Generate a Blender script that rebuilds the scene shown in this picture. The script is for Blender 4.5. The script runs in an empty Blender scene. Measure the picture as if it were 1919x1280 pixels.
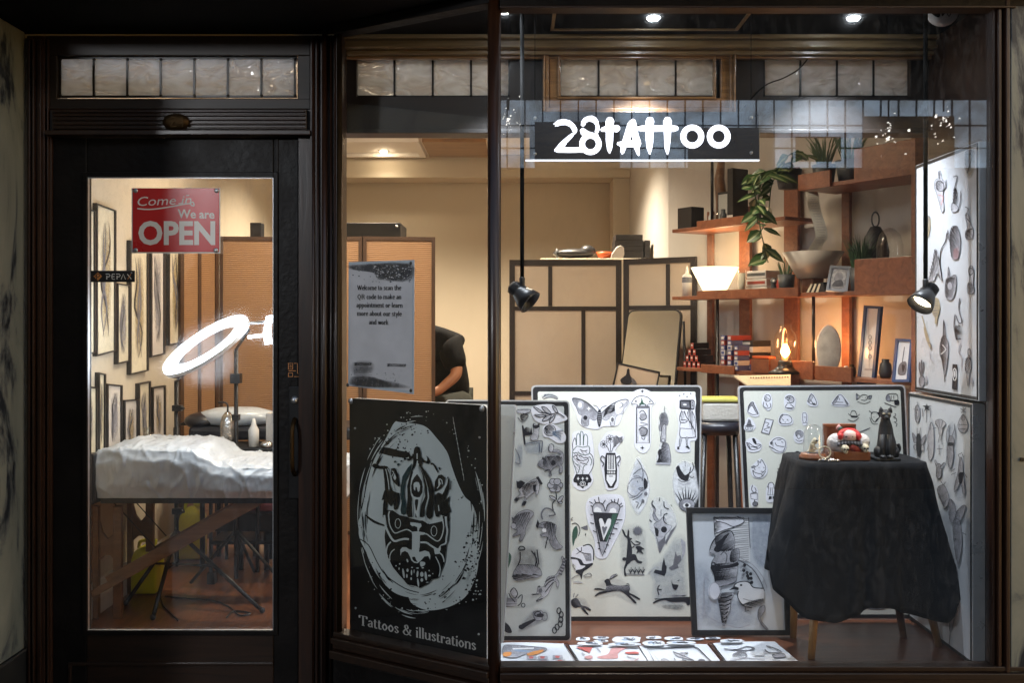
import bpy, bmesh, math, random
from mathutils import Vector, Matrix, geometry
S = bpy.context.scene
COL = S.collection
V = Vector
R = math.radians
rnd = random.Random(28)
F, CX, CY, CZ = 1830.0, 960.0, 600.0, 1.5      # focal length and principal point in photo pixels, eye height in metres
CAM = V((0, 0, CZ))

def W(px, py, Y):
    """the point of the place that lies Y metres in front of the viewer on the line through a photo pixel"""
    return V(((px-CX)*Y/F, Y, CZ-(py-CY)*Y/F))

# ------------------------------------------------------------------ materials
MATS = {}
def nodes(name):
    m = bpy.data.materials.new(name); m.use_nodes = True
    nt = m.node_tree
    b = nt.nodes.get('Principled BSDF')
    MATS[name] = m
    return m, nt, b
def add(nt, t, **kw):
    n = nt.nodes.new(t)
    for k, v in kw.items():
        if k.startswith('i_'):
            n.inputs[k[2:].replace('_', ' ')].default_value = v
        else: setattr(n, k, v)
    return n
def mat(name, col, rough=.5, metal=0, vary=.12, scale=8, bump=0, coat=0, stretch=(1, 1, 1), spec=.5, bscale=None, rv=.1):
    m, nt, b = nodes(name)
    L = nt.links
    b.inputs['Roughness'].default_value = rough
    b.inputs['Metallic'].default_value = metal
    b.inputs['Coat Weight'].default_value = coat
    b.inputs['Coat Roughness'].default_value = .08
    b.inputs['Specular IOR Level'].default_value = spec
    tc = add(nt, 'ShaderNodeTexCoord'); mp = add(nt, 'ShaderNodeMapping')
    mp.inputs['Scale'].default_value = stretch
    L.new(tc.outputs['Object'], mp.inputs['Vector'])
    no = add(nt, 'ShaderNodeTexNoise', i_Scale=scale, i_Detail=6.0, i_Roughness=.6)
    L.new(mp.outputs[0], no.inputs['Vector'])
    r = add(nt, 'ShaderNodeValToRGB')
    c = V(col)
    r.color_ramp.elements[0].position = .3; r.color_ramp.elements[1].position = .7
    r.color_ramp.elements[0].color = (*(c*(1-vary)), 1); r.color_ramp.elements[1].color = (*(c*(1+vary)), 1)
    L.new(no.outputs['Fac'], r.inputs[0]); L.new(r.outputs[0], b.inputs['Base Color'])
    if rv:
        mr = add(nt, 'ShaderNodeMapRange'); mr.inputs['To Min'].default_value = max(0, rough-rv); mr.inputs['To Max'].default_value = min(1, rough+rv)
        L.new(no.outputs['Fac'], mr.inputs['Value']); L.new(mr.outputs[0], b.inputs['Roughness'])
    if bump:
        n2 = add(nt, 'ShaderNodeTexNoise', i_Scale=bscale or scale*3, i_Detail=4.0)
        L.new(mp.outputs[0], n2.inputs['Vector'])
        bp = add(nt, 'ShaderNodeBump', i_Strength=bump, i_Distance=.01)
        L.new(n2.outputs['Fac'], bp.inputs['Height']); L.new(bp.outputs[0], b.inputs['Normal'])
    return m
def wood(name, c1, c2, rough=.4, axis='z', scale=14, coat=.2, bump=.12):
    m, nt, b = nodes(name); L = nt.links
    tc = add(nt, 'ShaderNodeTexCoord'); mp = add(nt, 'ShaderNodeMapping')
    st = {'x': (.08, 1, 1), 'y': (1, .08, 1), 'z': (1, 1, .08)}[axis]
    mp.inputs['Scale'].default_value = st
    L.new(tc.outputs['Object'], mp.inputs['Vector'])
    n1 = add(nt, 'ShaderNodeTexNoise', i_Scale=scale*2.0, i_Detail=8.0, i_Roughness=.65, i_Distortion=1.2)
    L.new(mp.outputs[0], n1.inputs['Vector'])
    n2 = add(nt, 'ShaderNodeTexNoise', i_Scale=3.0, i_Detail=3.0); L.new(tc.outputs['Object'], n2.inputs['Vector'])
    ad = add(nt, 'ShaderNodeMath', operation='ADD'); mu = add(nt, 'ShaderNodeMath', operation='MULTIPLY'); mu.inputs[1].default_value = .5
    L.new(n2.outputs['Fac'], mu.inputs[0]); L.new(n1.outputs['Fac'], ad.inputs[0]); L.new(mu.outputs[0], ad.inputs[1])
    r = add(nt, 'ShaderNodeValToRGB')
    r.color_ramp.elements[0].position = .5; r.color_ramp.elements[1].position = .95
    r.color_ramp.elements[0].color = (*c1, 1); r.color_ramp.elements[1].color = (*c2, 1)
    L.new(ad.outputs[0], r.inputs[0]); L.new(r.outputs[0], b.inputs['Base Color'])
    b.inputs['Roughness'].default_value = rough; b.inputs['Coat Weight'].default_value = coat; b.inputs['Coat Roughness'].default_value = .15
    bp = add(nt, 'ShaderNodeBump', i_Strength=bump, i_Distance=.005); L.new(n1.outputs['Fac'], bp.inputs['Height']); L.new(bp.outputs[0], b.inputs['Normal'])
    return m
def emit(name, col, strength):
    m, nt, b = nodes(name)
    b.inputs['Base Color'].default_value = (.8, .8, .8, 1)
    b.inputs['Emission Color'].default_value = (*col, 1); b.inputs['Emission Strength'].default_value = strength
    return m
def pane_mat(name, tint=(1, 1, 1), r0=.05, smudge=0, rough=0.0, film=0):
    """clear sheet glass: straight through, with a mirror image that grows at grazing angles, and a little dust"""
    m, nt, b = nodes(name); L = nt.links; nt.nodes.remove(b)
    out = nt.nodes.get('Material Output')
    tr = add(nt, 'ShaderNodeBsdfTransparent'); tr.inputs[0].default_value = (*tint, 1)
    gl = add(nt, 'ShaderNodeBsdfAnisotropic'); gl.inputs['Color'].default_value = (1, 1, 1, 1); gl.inputs['Roughness'].default_value = rough
    lw = add(nt, 'ShaderNodeLayerWeight'); lw.inputs[0].default_value = .5
    pw = add(nt, 'ShaderNodeMath', operation='POWER'); pw.inputs[1].default_value = 4.5
    ma = add(nt, 'ShaderNodeMath', operation='MULTIPLY_ADD', use_clamp=True); ma.inputs[1].default_value = .85; ma.inputs[2].default_value = r0
    L.new(lw.outputs['Facing'], pw.inputs[0]); L.new(pw.outputs[0], ma.inputs[0])
    mx = add(nt, 'ShaderNodeMixShader'); L.new(ma.outputs[0], mx.inputs[0]); L.new(tr.outputs[0], mx.inputs[1]); L.new(gl.outputs[0], mx.inputs[2])
    last = mx
    if film:                         # a greasy film that spreads bright lights into a soft halo
        rf = add(nt, 'ShaderNodeBsdfRefraction', i_Roughness=.85, i_IOR=1.05)
        m3 = add(nt, 'ShaderNodeMixShader'); m3.inputs[0].default_value = film; L.new(mx.outputs[0], m3.inputs[1]); L.new(rf.outputs[0], m3.inputs[2]); mx = last = m3
    if smudge:
        df = add(nt, 'ShaderNodeBsdfDiffuse'); df.inputs[0].default_value = (.75, .8, .9, 1)
        tc = add(nt, 'ShaderNodeTexCoord'); mp = add(nt, 'ShaderNodeMapping'); mp.inputs['Scale'].default_value = (1, 1, .35); mp.inputs['Rotation'].default_value = (0, .5, 0)
        L.new(tc.outputs['Object'], mp.inputs[0])
        n = add(nt, 'ShaderNodeTexNoise', i_Scale=30.0, i_Detail=8.0, i_Roughness=.75, i_Distortion=2.0); L.new(mp.outputs[0], n.inputs['Vector'])
        mr = add(nt, 'ShaderNodeMapRange'); mr.inputs['From Min'].default_value = .5; mr.inputs['From Max'].default_value = .9; mr.inputs['To Max'].default_value = smudge
        L.new(n.outputs['Fac'], mr.inputs['Value'])
        m2 = add(nt, 'ShaderNodeMixShader'); L.new(mr.outputs[0], m2.inputs[0]); L.new(mx.outputs[0], m2.inputs[1]); L.new(df.outputs[0], m2.inputs[2]); last = m2
    L.new(last.outputs[0], out.inputs['Surface'])
    return m

M = MATS
mat('black_paint', (.0045, .0034, .0032), .5, vary=.5, scale=7, bump=.25, bscale=40, coat=0, spec=.22, rv=.2)
mat('soffit_paint', (.006, .006, .006), .75, vary=.3, spec=.08)
wood('dark_wood', (.007, .003, .0015), (.038, .014, .006), .36, 'z', coat=.12)
wood('dark_wood_x', (.006, .003, .0014), (.026, .011, .005), .4, 'x', coat=.08)
wood('beam_wood', (.007, .0045, .0035), (.018, .010, .006), .5, 'x', coat=.05)
wood('frame_wood', (.12, .055, .018), (.36, .19, .07), .35, 'x', coat=.3)
wood('cornice_wood', (.16, .10, .045), (.36, .25, .12), .35, 'x', coat=.3)
wood('cherry', (.12, .036, .016), (.27, .095, .042), .4, 'x', coat=.15)
wood('floor_wood', (.10, .035, .015), (.24, .09, .04), .3, 'y', 9, coat=.35)
wood('display_wood', (.06, .02, .009), (.16, .055, .025), .35, 'x', 9, coat=.15)
wood('bed_wood', (.10, .045, .02), (.22, .11, .05), .45, 'x')
wood('leg_wood', (.20, .10, .03), (.42, .24, .08), .4, 'z')
wood('box_wood', (.16, .05, .02), (.33, .12, .05), .35, 'x')
mat('wall_paint', (.56, .49, .38), .8, vary=.03, scale=2, bump=.04, bscale=60)
mat('wall_white', (.52, .49, .45), .8, vary=.03, scale=2, bump=.04, bscale=60)
mat('ceiling_paint', (.78, .75, .70), .8, vary=.03)
mat('skirting', (.6, .56, .5), .5, vary=.04)
mat('black_metal', (.012, .012, .013), .35, .3, vary=.2)
mat('black_plastic', (.014, .014, .016), .4, vary=.2)
mat('steel', (.45, .46, .48), .45, 1, vary=.05)
mat('alu', (.75, .76, .78), .3, .6, vary=.04)
mat('brass', (.05, .03, .014), .55, 1, vary=.2)
mat('sheet_cream', (.65, .65, .585), .35, vary=.03, scale=3, coat=.5)
mat('sheet_grey', (.52, .54, .53), .3, vary=.04, scale=3, coat=.5)
mat('sheet_blue', (.60, .63, .68), .3, vary=.05, scale=3, coat=.5)
mat('sticker', (.70, .70, .76), .4, vary=.03)
mat('ink', (.018, .018, .024), .5, vary=.2, spec=.3)
mat('ink_mid', (.13, .13, .15), .5, vary=.25, scale=60, spec=.3)
mat('ink_soft', (.36, .36, .40), .5, vary=.25, scale=60, spec=.3)
mat('ink_pale', (.50, .50, .54), .5, vary=.2, scale=60, spec=.3)
mat('ink_white', (.72, .72, .74), .5, vary=.03)
mat('ink_green', (.03, .08, .055), .5, vary=.2)
mat('ink_blue', (.22, .30, .42), .5, vary=.25, scale=30)
mat('ink_red', (.45, .10, .09), .5, vary=.2, scale=30)
mat('ink_rose', (.50, .26, .26), .5, vary=.2, scale=30)
mat('ink_orange', (.55, .22, .06), .5, vary=.2)
mat('ink_tan', (.36, .30, .20), .5, vary=.2, scale=30)
mat('board_navy', (.014, .016, .028), .3, vary=.2, coat=.3)
mat('notice_grey', (.72, .67, .68), .6, vary=.10, scale=9)
mat('paper', (.60, .62, .66), .5, vary=.03, bump=.05)
mat('poster_black', (.007, .006, .006), .45, vary=.3, coat=0, spec=.25)
mat('poster_grey', (.68, .71, .68), .4, vary=.08, scale=4, coat=.2)
mat('poster_teal', (.01, .035, .04), .4)
mat('sign_red', (.50, .02, .02), .3, vary=.05, coat=.4)
mat('sign_grey', (.7, .7, .68), .5, vary=.05)
mat('white_plastic', (.7, .7, .68), .4, vary=.03)
mat('cloth_black', (.0055, .0065, .009), .8, vary=.06, scale=9, bump=.3, bscale=420, spec=.22)
mat('wrap', (.50, .56, .63), .3, vary=.06, scale=14, bump=.7, bscale=9, coat=.2)
mat('vinyl', (.012, .013, .02), .35, vary=.2)
mat('shirt', (.0035, .0035, .0045), .9, spec=.15, vary=.25, bump=.3, bscale=25)
mat('trousers', (.02, .022, .016), .85, vary=.2)
mat('skin', (.42, .20, .11), .5, vary=.08)
mat('hair', (.01, .008, .006), .5)
mat('shoji', (.50, .42, .33), .75, vary=.05, scale=3, bump=.05, bscale=80)
mat('shoji_frame', (.02, .014, .011), .5, vary=.2)
mat('yellow', (.72, .68, .03), .35, vary=.08, coat=.2)
mat('stone', (.5, .48, .44), .7, vary=.2, scale=20)
mat('bone', (.62, .55, .40), .5, vary=.12, scale=30)
mat('doll_skin', (.75, .55, .5), .4, vary=.04)
mat('doll_red', (.55, .03, .03), .4, vary=.12, scale=25, bump=.4)
mat('fur_white', (.72, .68, .66), .9, vary=.1, scale=60, bump=.6, bscale=150)
mat('cat_black', (.014, .015, .018), .6, vary=.3, coat=.0, bump=.2)
mat('mirror', (.78, .78, .74), .03, 1, vary=0, rv=0)
mat('box_black', (.014, .012, .012), .45, vary=.2)
mat('box_red', (.32, .045, .03), .45, vary=.15)
mat('box_blue', (.06, .08, .22), .45, vary=.15)
mat('box_white', (.6, .58, .55), .5, vary=.05)
mat('pot_grey', (.05, .055, .06), .5, vary=.15)
mat('paper_tan', (.62, .56, .42), .7, vary=.1, scale=30)
mat('lamp_grey', (.58, .54, .50), .6, vary=.06)
mat('orange_plastic', (.5, .09, .02), .4)
mat('blue_frame', (.03, .07, .17), .4)
mat('lid_yellow', (.36, .33, .07), .5, vary=.1)
mat('tub', (.42, .40, .36), .4, vary=.08, bump=.3, bscale=90)
mat('pink_towel', (.25, .08, .11), .9)
mat('leaf', (.035, .085, .022), .4, vary=.35, scale=14, coat=.2)
mat('leaf_pale', (.22, .27, .12), .5, vary=.2)
mat('grass_leaf', (.05, .12, .05), .5, vary=.3)
mat('foil', (.55, .55, .55), .18, 1, vary=.3, scale=30, bump=1.0, bscale=40)
mat('marble_plinth', (.02, .02, .02), .4, vary=.3)
mat('paving', (.06, .06, .06), .6, vary=.25, scale=6, bump=.2)
emit('ring_glow', (.82, .90, 1.0), 22)
emit('sign_glow', (.86, .88, 1.0), 3.2)
emit('spot_glow', (.86, .92, 1.0), 150)
emit('warm_disc', (1.0, .78, .52), 130)
emit('clip_glow', (1.0, .80, .52), 40)
emit('shade_glow', (1.0, .80, .46), 3.0)
emit('flame_glow', (1.0, .42, .12), 40)
emit('edge_glow', (.85, .9, 1.0), 1.3)
emit('crystal_glow', (1.0, .93, .85), 9)
pane_mat('window_glass', (.97, .98, .98), .075, smudge=.045, film=.006)
pane_mat('door_glass', (.97, .98, .98), .05, smudge=.10, film=.014)
pane_mat('side_glass', (.97, .98, .98), .035, smudge=.008)
pane_mat('thin_glass', (.96, .97, .97), .07)
pane_mat('lantern_glass', (1, .93, .85), .06)

def arcade_glow(nm, k):
    m, nt, b = nodes(nm); L = nt.links
    tc = add(nt, 'ShaderNodeTexCoord'); n = add(nt, 'ShaderNodeTexNoise', i_Scale=2.2, i_Detail=6.0, i_Roughness=.7, i_Distortion=.6); L.new(tc.outputs['Object'], n.inputs['Vector'])
    r = add(nt, 'ShaderNodeValToRGB'); e = r.color_ramp.elements
    e[0].position = .38; e[0].color = (.16, .17, .20, 1); e[1].position = .62; e[1].color = (.55, .72, .95, 1)
    L.new(n.outputs['Fac'], r.inputs[0]); L.new(r.outputs[0], b.inputs['Emission Color']); b.inputs['Emission Strength'].default_value = k
arcade_glow('arcade_glow', 1.8)
def marble():
    m, nt, b = nodes('marble'); L = nt.links
    tc = add(nt, 'ShaderNodeTexCoord')
    mp = add(nt, 'ShaderNodeMapping'); mp.inputs['Scale'].default_value = (1.9, 1.9, .62); mp.inputs['Rotation'].default_value = (.25, .45, .2)
    L.new(tc.outputs['Object'], mp.inputs[0])
    a = add(nt, 'ShaderNodeTexNoise', i_Scale=2.5, i_Detail=13.0, i_Roughness=.68, i_Distortion=.9); L.new(mp.outputs[0], a.inputs['Vector'])
    r = add(nt, 'ShaderNodeValToRGB'); e = r.color_ramp.elements
    e[0].position = .39; e[0].color = (.012, .016, .024, 1); e[1].position = .60; e[1].color = (.23, .235, .20, 1)
    x = e.new(.435); x.color = (.10, .11, .11, 1); x = e.new(.475); x.color = (.18, .19, .165, 1)
    L.new(a.outputs['Fac'], r.inputs[0]); L.new(r.outputs[0], b.inputs['Base Color'])
    b.inputs['Roughness'].default_value = .3
marble()
def wavy():
    """hand-made wavy glass of the leaded lights: bends what is behind it and scatters a little"""
    m, nt, b = nodes('wavy_glass'); L = nt.links; nt.nodes.remove(b); out = nt.nodes.get('Material Output')
    tc = add(nt, 'ShaderNodeTexCoord'); mp = add(nt, 'ShaderNodeMapping'); mp.inputs['Scale'].default_value = (1, 1, 1.9)
    L.new(tc.outputs['Object'], mp.inputs[0])
    n = add(nt, 'ShaderNodeTexNoise', i_Scale=11.0, i_Detail=1.5, i_Roughness=.4, i_Distortion=1.2); L.new(mp.outputs[0], n.inputs['Vector'])
    bp = add(nt, 'ShaderNodeBump', i_Strength=1.0, i_Distance=.06); L.new(n.outputs['Fac'], bp.inputs['Height'])
    rf = add(nt, 'ShaderNodeBsdfRefraction', i_Roughness=.03, i_IOR=1.28); rf.inputs['Color'].default_value = (.9, .9, .92, 1); L.new(bp.outputs[0], rf.inputs['Normal'])
    tl = add(nt, 'ShaderNodeBsdfTranslucent'); tl.inputs[0].default_value = (.85, .92, 1.0, 1)
    gl = add(nt, 'ShaderNodeBsdfAnisotropic'); gl.inputs['Roughness'].default_value = .05; L.new(bp.outputs[0], gl.inputs['Normal'])
    df = add(nt, 'ShaderNodeBsdfDiffuse'); df.inputs[0].default_value = (.8, .8, .82, 1); m0 = add(nt, 'ShaderNodeMixShader'); m0.inputs[0].default_value = .3; L.new(tl.outputs[0], m0.inputs[1]); L.new(df.outputs[0], m0.inputs[2])
    m1 = add(nt, 'ShaderNodeMixShader'); mr = add(nt, 'ShaderNodeMapRange'); mr.inputs['From Min'].default_value = .35; mr.inputs['From Max'].default_value = .65; mr.inputs['To Min'].default_value = .5; mr.inputs['To Max'].default_value = .92; L.new(n.outputs['Fac'], mr.inputs['Value']); L.new(mr.outputs[0], m1.inputs[0]); L.new(rf.outputs[0], m1.inputs[1]); L.new(m0.outputs[0], m1.inputs[2])
    m2 = add(nt, 'ShaderNodeMixShader'); m2.inputs[0].default_value = .07; L.new(m1.outputs[0], m2.inputs[1]); L.new(gl.outputs[0], m2.inputs[2])
    L.new(m2.outputs[0], out.inputs['Surface'])
wavy()
def wash():
    """soft pencil wash printed on a sheet: its density is the vertex value a"""
    for nm, c in (('wash_grey', (.27, .27, .31)), ('wash_blue', (.20, .25, .36)), ('wash_black', (.06, .06, .07)), ('wash_white', (.75, .76, .8)), ('wash_red', (.5, .2, .2)), ('wash_tan', (.40, .31, .17)), ('wash_poster', (.25, .28, .27))):
        m, nt, b = nodes(nm); L = nt.links; out = nt.nodes.get('Material Output')
        b.inputs['Base Color'].default_value = (*c, 1); b.inputs['Roughness'].default_value = .5
        at = add(nt, 'ShaderNodeAttribute', attribute_name='a')
        tc = add(nt, 'ShaderNodeTexCoord'); n = add(nt, 'ShaderNodeTexNoise', i_Scale=45.0, i_Detail=5.0, i_Roughness=.7); L.new(tc.outputs['Object'], n.inputs['Vector'])
        mm = add(nt, 'ShaderNodeMath', operation='MULTIPLY'); mr = add(nt, 'ShaderNodeMapRange'); mr.inputs['From Min'].default_value = .3; mr.inputs['From Max'].default_value = .6; mr.inputs['To Min'].default_value = .45
        L.new(n.outputs['Fac'], mr.inputs['Value']); L.new(at.outputs['Fac'], mm.inputs[0]); L.new(mr.outputs[0], mm.inputs[1])
        t = add(nt, 'ShaderNodeBsdfTransparent'); x = add(nt, 'ShaderNodeMixShader')
        L.new(mm.outputs[0], x.inputs[0]); L.new(t.outputs[0], x.inputs[1]); L.new(b.outputs[0], x.inputs[2]); L.new(x.outputs[0], out.inputs['Surface'])
wash()
def bamboo():
    m, nt, b = nodes('bamboo'); L = nt.links
    tc = add(nt, 'ShaderNodeTexCoord')
    w = add(nt, 'ShaderNodeTexWave', bands_direction='Z', i_Scale=26.0, i_Distortion=.6); L.new(tc.outputs['Object'], w.inputs['Vector'])
    n = add(nt, 'ShaderNodeTexNoise', i_Scale=3.0, i_Detail=4.0); L.new(tc.outputs['Object'], n.inputs['Vector'])
    mx = add(nt, 'ShaderNodeMix', data_type='RGBA'); mx.inputs[6].default_value = (.28, .15, .07, 1); mx.inputs[7].default_value = (.40, .225, .11, 1)
    L.new(w.outputs['Fac'], mx.inputs[0]); L.new(mx.outputs[2], b.inputs['Base Color'])
    bp = add(nt, 'ShaderNodeBump', i_Strength=.4, i_Distance=.004); L.new(w.outputs['Fac'], bp.inputs['Height']); L.new(bp.outputs[0], b.inputs['Normal'])
    b.inputs['Roughness'].default_value = .6
bamboo()

# ------------------------------------------------------------------ mesh building
def link(o, parent=None):
    COL.objects.link(o)
    if parent is not None:
        o.parent = parent
        o.matrix_parent_inverse = parent.matrix_world.inverted()
    return o
def tag(o, label=None, cat=None, group=None, kind=None):
    if label: o['label'] = label
    if cat: o['category'] = cat
    if group: o['group'] = group
    if kind: o['kind'] = kind
    return o
def thing(name, label, cat, loc=(0, 0, 0), group=None):
    o = bpy.data.objects.new(name, None); COL.objects.link(o)
    o.empty_display_size = .05
    o.location = loc; o.matrix_world = Matrix.Translation(V(loc))
    return tag(o, label, cat, group)

class MB:
    def __init__(s): s.v, s.f, s.m, s.a, s.names, s.smooth = [], [], [], {}, [], []
    def mi(s, m):
        if m not in s.names: s.names.append(m)
        return s.names.index(m)
    def poly(s, pts, faces, m, sm=False):
        b = len(s.v); s.v += [V(p) for p in pts]; k = s.mi(m)
        for f in faces: s.f.append([b+i for i in f]); s.m.append(k); s.smooth.append(sm)
        return b
    def box(s, c, d, m, rz=0, mtx=None):
        """centre, size"""
        x, y, z = [q/2 for q in d]
        P = [V((a*x, b*y, e*z)) for e in (-1, 1) for a, b in ((-1, -1), (1, -1), (1, 1), (-1, 1))]
        T = mtx if mtx is not None else Matrix.Rotation(rz, 4, 'Z')
        s.poly([T @ p + V(c) for p in P], [(3, 2, 1, 0), (4, 5, 6, 7), (0, 1, 5, 4), (1, 2, 6, 5), (2, 3, 7, 6), (3, 0, 4, 7)], m); return s
    def bx(s, x0, x1, y0, y1, z0, z1, m):
        return s.box(((x0+x1)/2, (y0+y1)/2, (z0+z1)/2), (abs(x1-x0), abs(y1-y0), abs(z1-z0)), m)
    def hexa(s, q, off, m):
        """slab: four corners and an offset vector"""
        P = [V(p) for p in q] + [V(p)+off for p in q]
        s.poly(P, [(0, 1, 2, 3), (7, 6, 5, 4), (1, 0, 4, 5), (2, 1, 5, 6), (3, 2, 6, 7), (0, 3, 7, 4)], m); return s
    def slab(s, pts, off, m):
        """n-gon extruded by off"""
        n = len(pts); P = [V(p) for p in pts] + [V(p)+off for p in pts]
        tri = tess(pts)
        F_ = [tuple(t) for t in tri] + [tuple(n+i for i in reversed(t)) for t in tri] + [((i+1) % n, i, n+i, n+(i+1) % n) for i in range(n)]
        s.poly(P, F_, m); return s
    def tube(s, pts, r, m, n=10, caps=True, closed=False):
        pts = [V(p) for p in pts]; k = len(pts)
        rr = r if isinstance(r, (list, tuple)) else [r]*k
        rings = []; prev = None
        for i, p in enumerate(pts):
            if closed: t = pts[(i+1) % k]-pts[i-1]
            else: t = pts[min(i+1, k-1)]-pts[max(i-1, 0)]
            t.normalize()
            if prev is None:
                a = V((0, 0, 1)) if abs(t.z) < .9 else V((1, 0, 0))
                u = t.cross(a).normalized()
            else: u = (prev-t*prev.dot(t)).normalized()
            prev = u; w = t.cross(u)
            rings.append([p+(u*math.cos(2*math.pi*j/n)+w*math.sin(2*math.pi*j/n))*rr[i] for j in range(n)])
        P = [q for g in rings for q in g]; Fs = []
        for i in range(k if closed else k-1):
            for j in range(n):
                a = i*n+j; b2 = i*n+(j+1) % n; c = ((i+1) % k)*n
                Fs.append((a, b2, c+(j+1) % n, c+j))
        if caps and not closed: Fs += [tuple(reversed(range(n))), tuple((k-1)*n+j for j in range(n))]
        s.poly(P, Fs, m, True); return s
    def lathe(s, c, prof, m, n=24, T=None, ang=2*math.pi, sx=1, sy=1):
        """prof: (radius, height) pairs round z at c"""
        P = []; full = ang > 6.28
        k = n if full else n+1
        for r, z in prof:
            for j in range(k):
                a = ang*j/n; p = V((r*math.cos(a)*sx, r*math.sin(a)*sy, z))
                P.append((T @ p if T is not None else p)+V(c))
        Fs = []
        for i in range(len(prof)-1):
            for j in range(n):
                a = i*k+j; b = i*k+((j+1) % k)
                Fs.append((a, b, b+k, a+k))
        s.poly(P, Fs, m, True); return s
    def ball(s, c, r, m, n=14, T=None):
        r = V(r) if not isinstance(r, (int, float)) else V((r, r, r))
        h = n//2+1; P = []; Fs = []
        for i in range(h+1):
            t = math.pi*i/h
            for j in range(n):
                a = 2*math.pi*j/n; p = V((r.x*math.sin(t)*math.cos(a), r.y*math.sin(t)*math.sin(a), r.z*math.cos(t)))
                P.append((T @ p if T is not None else p)+V(c))
        for i in range(h):
            for j in range(n): Fs.append((i*n+j, (i+1)*n+j, (i+1)*n+(j+1) % n, i*n+(j+1) % n))
        s.poly(P, Fs, m, True); return s
    def build(s, name, parent=None, bevel=0, sub=0, **kw):
        me = bpy.data.meshes.new(name)
        org = V((0, 0, 0))
        if parent is None and s.v:
            lo = V([min(p[i] for p in s.v) for i in range(3)]); hi = V([max(p[i] for p in s.v) for i in range(3)])
            org = V(((lo.x+hi.x)/2, (lo.y+hi.y)/2, lo.z))
        me.from_pydata([tuple(p-org) for p in s.v], [], s.f)
        for n in s.names: me.materials.append(M[n])
        for i, p in enumerate(me.polygons): p.material_index = s.m[i]; p.use_smooth = s.smooth[i]
        if s.a:
            at = me.attributes.new('a', 'FLOAT', 'POINT')
            for i, val in s.a.items(): at.data[i].value = val
        me.update()
        o = bpy.data.objects.new(name, me)
        link(o, parent)
        if parent is None: o.matrix_world = Matrix.Translation(org)
        if bevel:
            b = o.modifiers.new('b', 'BEVEL'); b.width = bevel; b.segments = 2; b.limit_method = 'ANGLE'
            b.harden_normals = False
        if sub:
            b = o.modifiers.new('s', 'SUBSURF'); b.levels = b.render_levels = sub
        return tag(o, **kw) if kw else o

def tess(pts):
    """triangulate a flat polygon given by 3d or 2d points"""
    P = [V((p[0], p[1], p[2] if len(p) > 2 else 0)) for p in pts]
    t = geometry.tessellate_polygon([P])
    return t

def cat(pts, closed=False, k=4):
    """smooth curve through the points"""
    n = len(pts)
    if n < 3: return pts
    out = []
    rng = range(n) if closed else range(n-1)
    for i in rng:
        p0 = pts[(i-1) % n] if closed or i > 0 else pts[i]
        p1 = pts[i]; p2 = pts[(i+1) % n]
        p3 = pts[(i+2) % n] if closed or i+2 < n else p2
        for j in range(k):
            t = j/k; t2 = t*t; t3 = t2*t
            out.append(tuple(.5*((2*p1[q])+(-p0[q]+p2[q])*t+(2*p0[q]-5*p1[q]+4*p2[q]-p3[q])*t2+(-p0[q]+3*p1[q]-3*p2[q]+p3[q])*t3) for q in range(len(p1))))
    if not closed: out.append(tuple(pts[-1]))
    return out

class Fr:
    """a flat sheet standing in the place, found from three of its points"""
    def __init__(s, a, b, c):
        s.O = V(a); s.n = (V(b)-V(a)).cross(V(c)-V(a)).normalized()
        if s.n.dot(CAM-s.O) < 0: s.n = -s.n
    def p(s, px, py, lift=0):
        d = V(((px-CX)/F, 1, -(py-CY)/F))
        t = (s.O-CAM).dot(s.n)/d.dot(s.n)
        return CAM+d*t+s.n*lift

def P2(s):
    a = [float(x) for x in s.replace(',', ' ').split()]
    return list(zip(a[::2], a[1::2]))

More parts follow.
